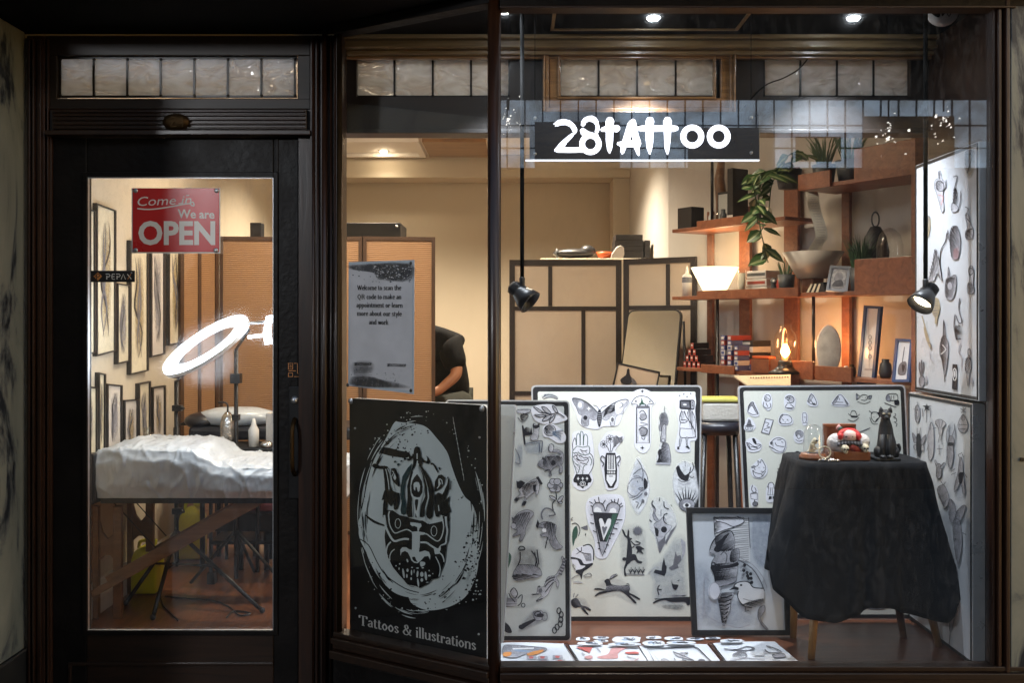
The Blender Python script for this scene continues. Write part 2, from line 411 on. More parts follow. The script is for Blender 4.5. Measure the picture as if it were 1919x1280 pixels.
class Ink:
    """line work printed on a sheet; strokes and fills come in drawing coordinates (origin, scale)"""
    STEP = 3.5e-5
    bold = 1
    def __init__(s, fr, x0=0, y0=0, sc=1, lift=.0006):
        s.fr, s.x0, s.y0, s.sc, s.z = fr, x0, y0, sc, lift; s.mb = MB()
    def T(s, p): return s.fr.p(s.x0+p[0]/s.sc, s.y0+p[1]/s.sc, s.z)
    def up(s): s.z += s.STEP
    def _fill(s, pts, m):
        s.up(); t = tess(pts)
        if t: s.mb.poly([s.T(p) for p in pts], [tuple(x) for x in t], m)
        return s
    def f(s, st, m='ink'): return s._fill(P2(st) if isinstance(st, str) else st, m)
    def b(s, st, m='ink', k=4):
        pts = cat(P2(st) if isinstance(st, str) else st, True, k)
        if s.bold == 1 or m not in ('ink_mid', 'ink_soft'): return s._fill(pts, m)
        # engraved look: pale ground, hatching, inked outline
        s._fill(pts, 'ink_soft' if m == 'ink_mid' else 'ink_pale')
        u = s.sc/5.3*.85; s.h(pts, rnd.choice((35, 55, 70, -40, 15)), (9 if m == 'ink_mid' else 13)*u, 2.4*u)
        return s.l(pts, 3.4*u, 'ink', closed=True)
    def l(s, st, w=6, m='ink', smooth=False, closed=False, taper=False):
        s.up(); pts = P2(st) if isinstance(st, str) else st
        if smooth: pts = cat(pts, closed, 3)
        n = len(pts); L_ = []; Q = []
        for i in range(n):
            if closed: a, b = pts[i-1], pts[(i+1) % n]
            else: a, b = pts[max(i-1, 0)], pts[min(i+1, n-1)]
            dx, dy = b[0]-a[0], b[1]-a[1]; q = math.hypot(dx, dy) or 1
            ww = w/2*(1 if not taper else max(.12, math.sin(math.pi*(i+.5)/n)))
            if s.bold != 1: ww *= s.bold
            nx, ny = -dy/q*ww, dx/q*ww
            L_.append((pts[i][0]+nx, pts[i][1]+ny)); Q.append((pts[i][0]-nx, pts[i][1]-ny))
        V_ = [s.T(p) for p in L_]+[s.T(p) for p in Q]
        Fs = [(i, (i+1) % n, n+(i+1) % n, n+i) for i in range(n if closed else n-1)]
        s.mb.poly(V_, Fs, m); return s
    def c(s, st, w=6, m='ink', closed=False, taper=False): return s.l(st, w, m, True, closed, taper)
    def e(s, x, y, rx, ry, m='ink', n=16, rot=0):
        ca, sa = math.cos(rot), math.sin(rot)
        return s._fill([(x+rx*math.cos(t)*ca-ry*math.sin(t)*sa, y+rx*math.cos(t)*sa+ry*math.sin(t)*ca) for t in [2*math.pi*i/n for i in range(n)]], m)
    def o(s, x, y, rx, ry, w=5, m='ink', n=20):
        return s.l([(x+rx*math.cos(2*math.pi*i/n), y+ry*math.sin(2*math.pi*i/n)) for i in range(n)], w, m, closed=True)
    def g(s, st, m='wash_grey', d=.7, soft=.35):
        """soft edged wash over an outline"""
        pts = cat(P2(st) if isinstance(st, str) else st, True, 3); s.up()
        if s.bold != 1 and m != 'wash_white': d *= .6
        n = len(pts); cx = sum(p[0] for p in pts)/n; cy = sum(p[1] for p in pts)/n
        rings = [(1.0, 0), (1-soft*.5, d*.55), (1-soft, d)]
        V_ = []; al = []
        for k, a in rings:
            for p in pts: V_.append(s.T((cx+(p[0]-cx)*k, cy+(p[1]-cy)*k))); al.append(a)
        V_.append(s.T((cx, cy))); al.append(d)
        Fs = []
        for r_ in range(2):
            for i in range(n): Fs.append((r_*n+i, r_*n+(i+1) % n, (r_+1)*n+(i+1) % n, (r_+1)*n+i))
        for i in range(n): Fs.append((2*n+i, 2*n+(i+1) % n, 3*n))
        b = s.mb.poly(V_, Fs, m)
        for i, a in enumerate(al): s.mb.a[b+i] = a
        return s
    def h(s, st, ang=45, gap=10, w=3, m='ink'):
        """hatching inside an outline"""
        pts = cat(P2(st), True, 3) if isinstance(st, str) else st; s.up()
        w *= 1.9 if s.bold != 1 else 1
        ca, sa = math.cos(R(ang)), math.sin(R(ang))
        rot = [(p[0]*ca+p[1]*sa, -p[0]*sa+p[1]*ca) for p in pts]; n = len(rot)
        y = min(p[1] for p in rot)+gap/2; hi = max(p[1] for p in rot)
        while y < hi:
            xs = []
            for i in range(n):
                a, b = rot[i], rot[(i+1) % n]
                if (a[1] > y) != (b[1] > y): xs.append(a[0]+(y-a[1])/(b[1]-a[1])*(b[0]-a[0]))
            xs.sort()
            for i in range(0, len(xs)-1, 2):
                x0, x1 = xs[i], xs[i+1]-rnd.random()*.25*(xs[i+1]-xs[i])
                q = [(x0, y-w*.5), (x1, y-w*.1), (x1, y+w*.1), (x0, y+w*.5)]
                s.mb.poly([s.T((p[0]*ca-p[1]*sa, p[0]*sa+p[1]*ca)) for p in q], [(0, 1, 2, 3)], m)
            y += gap*(.8+.4*rnd.random())
        return s
    def specks(s, n, x0, y0, x1, y1, r, m, test=None):
        s.up()
        for _ in range(n):
            x, y = rnd.uniform(x0, x1), rnd.uniform(y0, y1)
            if test and not test(x, y): continue
            q = r*rnd.uniform(.3, 1.2); a0 = rnd.random()*6
            k = rnd.choice((3, 4, 5))
            s.mb.poly([s.T((x+q*math.cos(a0+6.283*i/k)*rnd.uniform(.6, 1.5), y+q*math.sin(a0+6.283*i/k))) for i in range(k)], [tuple(range(k))], m)
        return s
    def done(s, name, parent, **kw):
        return s.mb.build(name, parent, **kw) if s.mb.v else None

# lettering: the built-in face, laid into a four-cornered field of the photo
def text_polys(txt, offset=0):
    cu = bpy.data.curves.new('t', 'FONT'); cu.body = txt; cu.size = 1; cu.offset = offset; cu.resolution_u = 3
    o = bpy.data.objects.new('t', cu); COL.objects.link(o)
    dg = bpy.context.evaluated_depsgraph_get(); me = bpy.data.meshes.new_from_object(o.evaluated_get(dg))
    vs = [(v.co.x, v.co.y) for v in me.vertices]; fs = [tuple(p.vertices) for p in me.polygons]
    bpy.data.objects.remove(o); bpy.data.curves.remove(cu); bpy.data.meshes.remove(me)
    return vs, fs
def text(ink, txt, quad, m='ink', offset=.0, shear=0):
    """quad: TL, TR, BR, BL in drawing coordinates"""
    vs, fs = text_polys(txt, offset)
    vs = [(x+shear*y, y) for x, y in vs]
    x0 = min(v[0] for v in vs); x1 = max(v[0] for v in vs); y0 = min(v[1] for v in vs); y1 = max(v[1] for v in vs)
    ink.up(); TL, TR, BR, BL = quad; P = []
    for x, y in vs:
        u = (x-x0)/(x1-x0); w = (y-y0)/(y1-y0)
        P.append(ink.T(tuple((BL[i]*(1-u)+BR[i]*u)*(1-w)+(TL[i]*(1-u)+TR[i]*u)*w for i in (0, 1))))
    ink.mb.poly(P, fs, m)

# an upright high-contrast serif drawn with a broad nib: x-height 5, ascender 8, descender -3
SER = {
 'a': (4.4, ['s .9,3.9 2,4.9 3.2,3.9 3.2,1 3.9,.1', 's 3.2,2.9 1.3,2.2 .8,1 1.8,.1 3.2,1']),
 'b': (4.8, ['l 1,0 1,8', 'l .2,8 1,8', 's 1,3.8 2.6,5 4,2.5 2.6,0 1,1']),
 'c': (4.0, ['s 3.5,4 2.2,5 .8,2.5 2.2,0 3.6,1']),
 'd': (4.9, ['l 3.8,0 3.8,8', 'l 3,8 3.8,8', 'l 3.8,0 4.6,0', 's 3.8,3.8 2.2,5 .8,2.5 2.2,0 3.8,1']),
 'e': (4.3, ['l .9,2.7 3.7,2.7', 's 3.7,2.7 3.4,4.6 2.2,5 .8,2.5 2.2,0 3.7,1']),
 'h': (5.1, ['l 1,0 1,8', 'l .2,8 1,8', 'l .2,0 1.8,0', 's 1,3.8 2.6,5 3.9,4 3.9,0', 'l 3.1,0 4.7,0']),
 'i': (2.2, ['l 1.1,0 1.1,5', 'l .3,5 1.1,5', 'l .3,0 1.9,0', 'd 1.1,7']),
 'k': (4.8, ['l 1,0 1,8', 'l .2,8 1,8', 'l .2,0 1.8,0', 'l 1,2 3.8,5', 'l 2,3 4.1,0', 'l 3,5 4.4,5', 'l 3.2,0 4.7,0']),
 'l': (2.2, ['l 1.1,0 1.1,8', 'l .3,8 1.1,8', 'l .3,0 1.9,0']),
 'm': (7.6, ['l 1,0 1,5', 'l .2,5 1,5', 'l .2,0 1.8,0', 's 1,3.8 2.3,5 3.7,4 3.7,0', 'l 2.9,0 4.5,0', 's 3.7,3.8 5,5 6.4,4 6.4,0', 'l 5.6,0 7.2,0']),
 'n': (5.1, ['l 1,0 1,5', 'l .2,5 1,5', 'l .2,0 1.8,0', 's 1,3.8 2.6,5 3.9,4 3.9,0', 'l 3.1,0 4.7,0']),
 'o': (4.6, ['s 2.2,5 .7,2.5 2.2,0 3.8,2.5 2.2,5']),
 'p': (4.9, ['l 1,-3 1,5', 'l .2,5 1,5', 'l .2,-3 1.8,-3', 's 1,3.8 2.6,5 4.1,2.5 2.6,0 1,1']),
 'r': (3.7, ['l 1,0 1,5', 'l .2,5 1,5', 'l .2,0 1.9,0', 's 1,3.4 2,4.9 3.1,4.6', 'd 3,4.2']),
 's': (3.7, ['s 3,3.8 1.9,5 .8,3.9 1.9,2.6 3,1.2 1.8,0 .7,1.1']),
 't': (3.1, ['s 1.2,6.6 1.2,1 2,0 2.8,.6', 'l .2,5 2.6,5']),
 'u': (5.1, ['s 1,5 1,1.2 2.3,0 3.9,1.2', 'l 3.9,0 3.9,5', 'l .2,5 1,5', 'l 3.1,5 3.9,5', 'l 3.9,0 4.7,0']),
 'w': (6.4, ['l .6,5 2,0', 'l 2,0 3.2,5', 'l 3.2,5 4.5,0', 'l 4.5,0 5.8,5', 'l 0,5 1.4,5', 'l 5.1,5 6.3,5']),
 'y': (4.6, ['l .6,5 2.4,0', 'l 4,5 2.4,0', 's 2.4,0 1.6,-2.6 .5,-2.6', 'l 0,5 1.4,5', 'l 3.3,5 4.6,5']),
 'W': (8.6, ['l .6,7.5 2.6,0', 'l 2.6,0 4.4,7.5', 'l 4.2,7.5 6.2,0', 'l 6.2,0 8,7.5', 'l 0,7.5 1.6,7.5', 'l 7.2,7.5 8.6,7.5']),
 'Q': (7.2, ['s 3.4,7.6 .8,3.8 3.4,0 6.1,3.8 3.4,7.6', 's 3.2,.2 4.4,-1.6 6.2,-1.4']),
 'R': (6.8, ['l 1.4,0 1.4,7.5', 'l .4,7.5 3.4,7.5', 's 3.4,7.5 5.3,5.7 3.4,3.9', 'l 1.4,3.9 3.4,3.9', 's 3.4,3.9 4.8,2.6 5,.6 6.2,.2', 'l .4,0 2.4,0']),
 'T': (6.4, ['l 3.1,0 3.1,7.5', 'l .4,7.5 5.8,7.5', 'l .4,7.5 .4,5.6', 'l 5.8,7.5 5.8,5.6', 'l 2,0 4.2,0']),
 '&': (7.2, ['s 5.9,4.2 5,1.6 2.6,0 .8,1.8 2,3.9 4,5.4 3.4,7.6 2,7 2.2,5.2 5.4,.8 6.6,.2', 'l 5,4.4 6.8,4.4']),
 ' ': (2.6, [])}
def serif(ink, txt, p0, p1, size, m='ink', thick=1.15, thin=.38, size1=None):
    """write txt from p0 to p1 along the base line; size = height of one unit"""
    tot = sum(SER[c][0] for c in txt); x = 0
    dx, dy = (p1[0]-p0[0]), (p1[1]-p0[1]); size1 = size1 or size
    def tr(u, v):
        k = u/tot; sz = size*(1-k)+size1*k
        return (p0[0]+dx*k, p0[1]+dy*k-v*sz)
    ink.up()
    for ch in txt:
        adv, st = SER[ch]
        for q in st:
            kind, pts = q[0], P2(q[1:])
            if kind == 'd':
                u, v = pts[0]; c = tr(x+u, v); r = .75*size
                ink.mb.poly([ink.T((c[0]+r*math.cos(i*.785), c[1]+r*math.sin(i*.785))) for i in range(8)], [tuple(range(8))], m); continue
            if kind == 's': pts = cat(pts, False, 4)
            A, B = [], []
            n = len(pts)
            for i in range(n):
                a, b = pts[max(i-1, 0)], pts[min(i+1, n-1)]
                ddx, ddy = b[0]-a[0], b[1]-a[1]; L_ = math.hypot(ddx, ddy) or 1
                w = (thin+(thick-thin)*(abs(ddy)/L_)**1.6)/2
                nx, ny = -ddy/L_*w, ddx/L_*w
                A.append(ink.T(tr(x+pts[i][0]+nx, pts[i][1]+ny))); B.append(ink.T(tr(x+pts[i][0]-nx, pts[i][1]-ny)))
            ink.mb.poly(A+B, [(i, i+1, n+i+1, n+i) for i in range(n-1)], m)
        x += adv

def copy_tree(o, parent=None):
    c = o.copy(); COL.objects.link(c)
    if parent is not None: c.parent = parent
    for ch in list(o.children): copy_tree(ch, c)
    return c
def spot_light(name, loc, target, power, col, size=60, blend=.5, rad=.03):
    l = bpy.data.lights.new(name, 'SPOT'); l.energy = power; l.color = col; l.spot_size = R(size); l.spot_blend = blend; l.shadow_soft_size = rad
    o = bpy.data.objects.new(name, l); COL.objects.link(o); o.location = loc
    o.rotation_euler = (V(target)-V(loc)).to_track_quat('-Z', 'Y').to_euler(); return o
def point_light(name, loc, power, col, rad=.03):
    l = bpy.data.lights.new(name, 'POINT'); l.energy = power; l.color = col; l.shadow_soft_size = rad
    o = bpy.data.objects.new(name, l); COL.objects.link(o); o.location = loc; return o
# ================================================================== the arcade side
YD, YF = 3.68, 3.25                      # door plane, front window plane
def rect(mb, x0, x1, y0, y1, Y, th, m):
    """board seen between photo columns x0..x1 and rows y0..y1, its face Y metres away, th thick"""
    a, b = W(x0, y0, Y), W(x1, y1, Y); return mb.bx(a.x, b.x, Y, Y+th, b.z, a.z, m)
def moulding(mb, a, b, prof, out, up, m):
    """profile (o, u) list swept from a to b"""
    a, b, out, up = V(a), V(b), V(out), V(up); n = len(prof)
    P = [a+out*o+up*u for o, u in prof]+[b+out*o+up*u for o, u in prof]
    mb.poly(P, [(i, (i+1) % n, n+(i+1) % n, n+i) for i in range(n)]+[tuple(range(n))[::-1], tuple(range(n, 2*n))], m)
    return mb

MB().bx(-6, 6, -5, 3.62, -.05, 0, 'paving').build('pavement', kind='structure')
MB().bx(-3.8, 4.0, 3.1, YD+.02, 2.585, 2.7, 'soffit_paint').build('arcade_ceiling', kind='structure')

# --- marble piers
def pier(x0, x1, y0, y1, side, label):
    t = thing('marble_pier', label, 'pier', ((x0+x1)/2, (y0+y1)/2, 0))
    MB().bx(x0, x1, y0, y1, .27, 2.58, 'marble').build('marble_slab', t, bevel=.004)
    MB().bx(x0-.01, x1+.012 if side < 0 else x1, y0-.015, y1, 0, .268, 'marble_plinth').build('plinth', t, bevel=.006)
    return t
pl = pier(-3.6, -1.825, 2.2, 3.66, -1, 'veined cream marble pier with a dark plinth beside the shop door')
pr = pier(1.646, 3.8, 3.222, 3.5, 1, 'veined cream marble pier on the far side of the display window')
MB().box((1.646+.035, 3.221, 1.04), (.012, .012, .012), 'black_metal').build('anchor_hole', pr)

# --- door case: jambs, transom bar and leaded light
dc = thing('door_case', 'dark timber door case with a row of leaded lights above the shop door', 'door frame', (-1.2, YD, 0))
mb = MB()
rect(mb, 50, 84, 66, 1330, YD-.03, .12, 'dark_wood'); rect(mb, 84, 97, 66, 1330, YD-.012, .10, 'dark_wood')
for x, w, d in ((52, 5, .045), (60, 4, .05), (70, 7, .042), (88, 3, .03)): rect(mb, x, x+w, 72, 1325, YD-d, .03, 'dark_wood')
mb.build('jamb', dc, bevel=.003)
mb = MB()
rect(mb, 560, 582, 66, 1330, YD-.012, .10, 'dark_wood'); rect(mb, 582, 640, 66, 1330, YD-.04, .12, 'dark_wood')
for x, w, d in ((584, 5, .055), (593, 4, .06), (603, 10, .07), (618, 4, .06), (626, 9, .075)):
    a = W(x+w/2, 72, YD-d); mb.tube([(a.x, YD-d+.012, 2.56), (a.x, YD-d+.012, .02)], w*YD/F/1.9, 'dark_wood', 10)
mb.build('reeded_jamb', dc)
mb = MB()
rect(mb, 84, 582, 66, 103, YD-.02, .09, 'beam_wood'); rect(mb, 84, 107, 103, 186, YD-.02, .09, 'beam_wood'); rect(mb, 558, 582, 103, 186, YD-.02, .09, 'beam_wood')
rect(mb, 84, 582, 184, 204, YD-.02, .09, 'beam_wood')
rect(mb, 97, 575, 204, 250, YD-.035, .10, 'dark_wood_x')
for y in (206, 213, 221, 229, 237): rect(mb, 100, 572, y, y+4, YD-.045, .02, 'dark_wood_x')
rect(mb, 84, 582, 243, 252, YD-.055, .12, 'dark_wood_x')
mb.build('transom_bar', dc, bevel=.003)
mb = MB(); c = W(330, 228, YD-.05)
mb.lathe(c, [(.0, .016), (.022, .014), (.036, .008), (.040, 0)], 'brass', 28, T=Matrix.Rotation(R(90), 4, 'X')@Matrix.Diagonal((1.25, .8, 1, 1)))
npl = mb.build('number_plate', dc)
ink = Ink(Fr(W(300, 228, YD-.068), W(360, 228, YD-.068), W(330, 250, YD-.068)))
ink.c('320,223 325,219 329,223 320,236 331,236', 1.6, 'brass'); ink.l('342,237 342,219 333,231 345,231', 1.6, 'brass')
ink.done('numerals', npl)

def leaded(parent, x0, x1, y0, y1, n, Y, frame='black_metal', cut=None):
    """n wavy panes set in lead between photo columns"""
    w = (x1-x0)/n
    mb = MB()
    for i in range(n+1):
        a = W(x0+i*w, y0, Y+.010); b = W(x0+i*w, y1, Y+.010); mb.box(((a.x+b.x)/2, Y+.015, (a.z+b.z)/2), (.0075, .012, a.z-b.z+.006), frame)
    for y in (y0, y1):
        a = W(x0, y, Y+.010); b = W(x1, y, Y+.010); mb.box(((a.x+b.x)/2, Y+.0154, a.z), (b.x-a.x+.012, .010, .0075), frame)
    for i in range(n+1):
        for y in (y0+2, y1-2):
            a = W(x0+i*w, y, Y+.006); mb.ball((a.x, Y+.009, a.z), .006, frame, 8)
    came = mb.build('lead_came', parent)
    for i in range(n):
        mb = MB(); rect(mb, x0+i*w+1.5, x0+(i+1)*w-1.5, y0+1, y1-1, Y+.012, .006, 'wavy_glass'); mb.build('pane', came)
leaded(dc, 113, 553, 108, 180, 7, YD-.01)

# --- the door
dr = thing('shop_door', 'dark painted shop door with one tall clear glass pane', 'door', W(330, 1300, YD))
mb = MB()
rect(mb, 98, 163, 258, 1330, YD, .045, 'black_paint'); rect(mb, 513, 560, 258, 1330, YD, .045, 'black_paint')
rect(mb, 163, 513, 258, 330, YD, .045, 'black_paint')
rect(mb, 163, 513, 1186, 1330, YD, .045, 'dark_wood_x')
mb.build('leaf', dr, bevel=.004)
mb = MB()
for q in ((155, 163.5, 322, 1192), (512.5, 521, 322, 1192)): rect(mb, *q, YD-.008, .012, 'black_paint')
for q in ((163, 513, 322, 331), (163, 513, 1183, 1192)): rect(mb, *q, YD-.008, .012, 'black_paint')
rect(mb, 128, 512, 1243, 1249, YD-.007, .01, 'dark_wood_x'); rect(mb, 128, 134, 1249, 1330, YD-.007, .01, 'dark_wood_x'); rect(mb, 516, 522, 258, 322, YD-.004, .01, 'black_paint')
mb.build('glazing_bead', dr, bevel=.002)
mb = MB(); rect(mb, 160, 516, 327, 1189, YD+.018, .006, 'door_glass'); mb.build('glass', dr)
mb = MB()
a, b = W(163, 331, YD-.001), W(513, 1184, YD-.001)
for (x, z0, z1) in ((a.x+.002, b.z, a.z), (b.x-.002, b.z, a.z)): mb.box((x, YD+.008, (z0+z1)/2), (.004, .012, z1-z0), 'steel')
for z in (a.z-.002, b.z+.002): mb.box(((a.x+b.x)/2, YD+.0083, z), (b.x-a.x-.01, .012, .004), 'steel')
mb.build('edge_strip', dr)
mb = MB(); c = W(553, 750, YD-.006); mb.box((c.x, YD-.004, c.z-.16), (.045, .006, .42), 'black_metal'); hpl = mb.build('handle_plate', dr, bevel=.002)
mb = MB(); mb.lathe((c.x, YD-.008, c.z), [(0, .012), (.010, .012), (.013, .004), (.016, 0)], 'steel', 16, T=Matrix.Rotation(R(90), 4, 'X')); mb.build('lock', hpl)
mb = MB()
mb.tube(cat([(c.x, YD-.008, c.z-.07), (c.x, YD-.045, c.z-.10), (c.x, YD-.052, c.z-.18), (c.x, YD-.045, c.z-.25), (c.x, YD-.008, c.z-.28)], k=5), .008, 'brass', 10); mb.build('handle', hpl)
# orange outline emblem on the door stile
fd = Fr(W(540, 680, YD), W(570, 680, YD), W(540, 710, YD)); ink = Ink(fd)
o_ = 'ink_orange'
ink.l('541,681 541,692 549,692 549,681', 1.3, o_, closed=True); ink.l('544,684 546,684 546,689 544,689', 1, o_, closed=True)
ink.l('552,681 558,681 558,700 565,700', 1.3, o_); ink.l('565,681 565,696 561,696 561,681', 1.2, o_); ink.l('541,695 555,695', 1.2, o_); ink.l('541,699 549,699 549,706 541,706', 1.2, o_, closed=True); ink.l('552,706 565,706', 1.2, o_)
ink.done('emblem', dr)
MB().bx(-1.8, -.62, YD-.02, YD+.12, 0, .118, 'marble_plinth').build('threshold', kind='structure')

# --- come in sign, hung inside the door glass
def screw(mb, p, r=.006, m='steel'): mb.lathe(p, [(0, .004), (r*.7, .0035), (r, 0)], m, 12, T=Matrix.Rotation(R(90), 4, 'X'))
YS = YD-.004
sg = thing('open_sign', 'red sign reading Come in We are OPEN on the door glass', 'sign', W(330, 474, YS))
def on_plane(name, parent, x0, x1, y0, y1, Y, th, m, bevel=.001):
    mb = MB(); rect(mb, x0, x1, y0, y1, Y, th, m); return mb.build(name, parent, bevel=bevel)
on_plane('border', sg, 247, 413, 352, 474.5, YS+.0022, .004, 'sign_grey')
on_plane('panel', sg, 249, 411, 352.5, 472, YS, .003, 'sign_red')
fs = Fr(W(249, 352, YS), W(411, 352, YS), W(249, 472, YS))
ink = Ink(fs, 130, 320, 1193/410)
text(ink, 'OPEN', [(378, 272), (797, 272), (797, 406), (378, 406)], 'sign_grey', .035)
text(ink, 'We are', [(592, 208), (793, 214), (793, 262), (592, 258)], 'sign_grey', .025)
text(ink, 'Come in', [(374, 142), (668, 132), (668, 180), (374, 192)], 'sign_grey', .0, .18)
ink.c('372,205 440,210 540,198 650,178 668,188 682,190 676,170 662,176', 7, 'sign_grey')
for q in ((376, 190, 396), (447, 467, 0),): pass
for x, y in ((600, 178), (642, 134)): ink.l([(x-4, y), (x+14, y-1)], 5, 'sign_grey')
ink.done('lettering', sg)
for x, y in ((254.5, 357), (406.5, 357), (254.5, 469), (405, 469)): MB().lathe(W(x, y, YS-.0005), [(0, .003), (.007, .003), (.009, 0)], 'steel', 14, T=Matrix.Rotation(R(90), 4, 'X')).build('corner_stud', sg)
# small black supplier plate
pp = thing('name_sticker', 'small black sticker with an orange diamond and the word PEPAX on the door glass', 'sticker', W(211, 529, YS))
on_plane('plate', pp, 170.5, 253, 507, 528.5, YS, .003, 'black_plastic')
ink = Ink(Fr(W(170, 507, YS), W(250, 507, YS), W(170, 529, YS)), 130, 320, 1193/410)
ink.f('133,575 158,553 180,575 158,600', 'ink_orange'); ink.f('141,575 158,561 172,575 158,590', 'black_plastic', ) if False else None
ink.l('150,596 150,565 163,561 168,573 154,582', 5, 'black_plastic'); ink.l('140,566 146,574 140,584', 3, 'black_plastic')
w_ = 'sign_grey'
ink.l('206,592 206,572', 5, w_); ink.l('200,563 218,563 224,570 218,578 208,578', 4, w_)
ink.l('250,563 236,563 233,577 236,591 250,591', 4, w_); ink.l('234,577 248,577', 4, w_)
ink.l('262,592 262,572', 5, w_); ink.l('257,563 274,563 280,570 274,578 264,578', 4, w_)
ink.l('284,592 296,563 308,592', 4, w_); ink.l('318,563 340,591', 4, w_); ink.l('338,563 320,591', 4, 'ink_orange'); ink.o(341, 556, 3, 3, 1.5, w_)
ink.done('lettering', pp)

# --- display window: posts, sill, fascia, glass
BX0, BY0 = -.640, 3.60; BX1, BY1 = -.060, YF
bw = thing('display_window', 'projecting timber display window with canted side glass and a wide front pane', 'shop window', (.5, YF, 0))
mb = MB()
mb.tube([(BX1, YF-.012, .0), (BX1, YF-.012, 2.58)], .021, 'dark_wood', 16)
mb.box((BX1+.012, YF+.014, 1.29), (.022, .03, 2.58), 'dark_wood')
mb.build('corner_post', bw)
mb = MB(); mb.box((BX0+.004, BY0+.012, 1.29), (.022, .04, 2.58), 'dark_wood'); mb.tube([(BX0+.006, BY0-.012, 0.0), (BX0+.006, BY0-.012, 2.58)], .010, 'brass', 12)
mb.build('side_post', bw)
xr = W(1862, 0, YF).x
mb = MB()
for i, (dx, w, dy) in enumerate(((-.006, .010, .012), (.006, .012, .0), (.019, .008, .014), (.028, .014, -.008))): mb.box((xr+dx+w/2-.002, YF+dy, 1.29), (w, .05, 2.58), 'dark_wood')
mb.build('right_post', bw, bevel=.003)
zs = W(0, 1244, YF).z
d = (V((BX1, BY1, 0))-V((BX0, BY0, 0))).normalized(); nrm = V((d.y, -d.x, 0))
if nrm.y > 0: nrm = -nrm
steps = [(0, 0, .018), (.014, -.018, .022), (.004, -.040, .02), (.022, -.062, .03), (0, -.1, .20)]
mb = MB()
for o, z, h in steps:
    m = 'dark_wood_x' if z > -.09 else 'black_paint'
    mb.bx(BX1+.02, 1.70, YF-.03-o, YF+.03, zs+z-h, zs+z-.001, m)
    a, b = V((BX0, BY0, zs+z)), V((BX1, BY1, zs+z)); q = nrm*(.03+o)
    mb.hexa([a+q, b+q, b-nrm*.03, a-nrm*.03], V((0, 0, -h+.001)), m if z > -.09 else 'black_paint')
mb.build('sill', bw, bevel=.003)
mb = MB(); mb.bx(BX1+.02, 1.70, YF-.03, YF+.03, 2.538, 2.583, 'black_paint'); mb.bx(BX1+.02, 1.66, YF-.036, YF+.028, 2.530, 2.5375, 'dark_wood_x')
a, b = V((BX0, BY0, 2.55)), V((BX1, BY1, 2.55)); mb.hexa([a+nrm*.03, b+nrm*.03, b-nrm*.03, a-nrm*.03], V((0, 0, .034)), 'black_paint')
mb.build('head_rail', bw, bevel=.002)
mb = MB(); mb.bx(BX1+.022, xr-.004, YF+.0, YF+.007, zs-.01, 2.54, 'window_glass'); mb.build('front_glass', bw)
mb = MB(); a, b = V((BX0+.012, BY0-.006, zs-.01)), V((BX1-.01, BY1+.004, zs-.01))
mb.hexa([a, b, b-nrm*.007, a-nrm*.007], V((0, 0, 2.56-zs+.005)), 'side_glass'); mb.build('side_glass', bw)
mb = MB()
mb.bx(BX1+.02, 1.7, YF-.028, YF+.02, 0, zs-.30, 'black_paint')
a, b = V((BX0, BY0, 0)), V((BX1, BY1, 0)); mb.hexa([a+nrm*.028, b+nrm*.028, b-nrm*.02, a-nrm*.02], V((0, 0, zs-.30)), 'black_paint')
mb.build('stall_riser', bw)

# --- opposite side of the arcade (seen mirrored in the panes)
op = thing('opposite_shopfront', 'dark shopfront across the arcade with a lit band of leaded glass', 'shop', (0, -2.1, 0))
MB().bx(-5, 6, -2.3, -2.15, 0, 4.5, 'black_paint').build('front_wall', op)
MB().bx(-10, -9, -6, 4, 0, 6.5, 'soffit_paint').build('sky_blocker', kind='structure')  # added unseen wall, keeps bright sky from mirroring in the canted glass
MB().bx(-.22, 4.34, -2.148, -2.12, 2.84, 3.45, 'arcade_glow').build('leaded_light', op)
mb = MB()
for i in range(30): mb.box((-.2+i*.157, -2.11, 3.145), (.012, .016, .64), 'black_metal')
for z in (2.84, 3.02, 3.22, 3.45): mb.box((2.06, -2.112, z), (4.6, .014, .012), 'black_metal')
mb.build('lead_came', op)
for x0, x1, z0, z1 in ((.2, .95, 2.84, 3.25), (1.55, 2.3, 2.84, 3.2), (3.1, 3.9, 2.84, 3.3), (2.5, 2.9, 2.9, 3.12)):
    MB().bx(x0, x1, -2.109, -2.10, z0, z1, 'frame_wood').build('panel', op)
for x, z in ((-.03, 3.23), (3.28, 3.14), (3.76, 3.22), (-3.5, 3.2)):
    t = thing('crystal_lamp', {-3.5: 'added crystal lamp out of view, brightening the black poster from the left', -.03: 'cut crystal arcade lamp at the end of the leaded band', 3.28: 'cut crystal arcade lamp before the wooden panel', 3.76: 'cut crystal arcade lamp farthest along the arcade'}[x], 'lamp', (x, -2.0, z), 'arcade lamps')
    mb = MB()
    for _ in range(30):
        a = rnd.uniform(0, 6.28); q = abs(rnd.gauss(0, .08)); zz = rnd.gauss(0, .08)
        mb.ball((x+q*math.cos(a), -2.0+.3*q*math.sin(a), z+zz), rnd.uniform(.002, .008)*(1 if rnd.random() < .85 else 2), 'crystal_glow', 6)
    mb.build('crystal', t)
    if x < -1: point_light('added_fill_light', (x, -2.0, z), 420, (.95, .97, 1), .22)  # leftmost lamp is added, out of view, to brighten the poster
    MB().tube([(x, -2.0, z+.1), (x, -2.0, 4.2)], .008, 'black_metal', 8).build('stem', t)
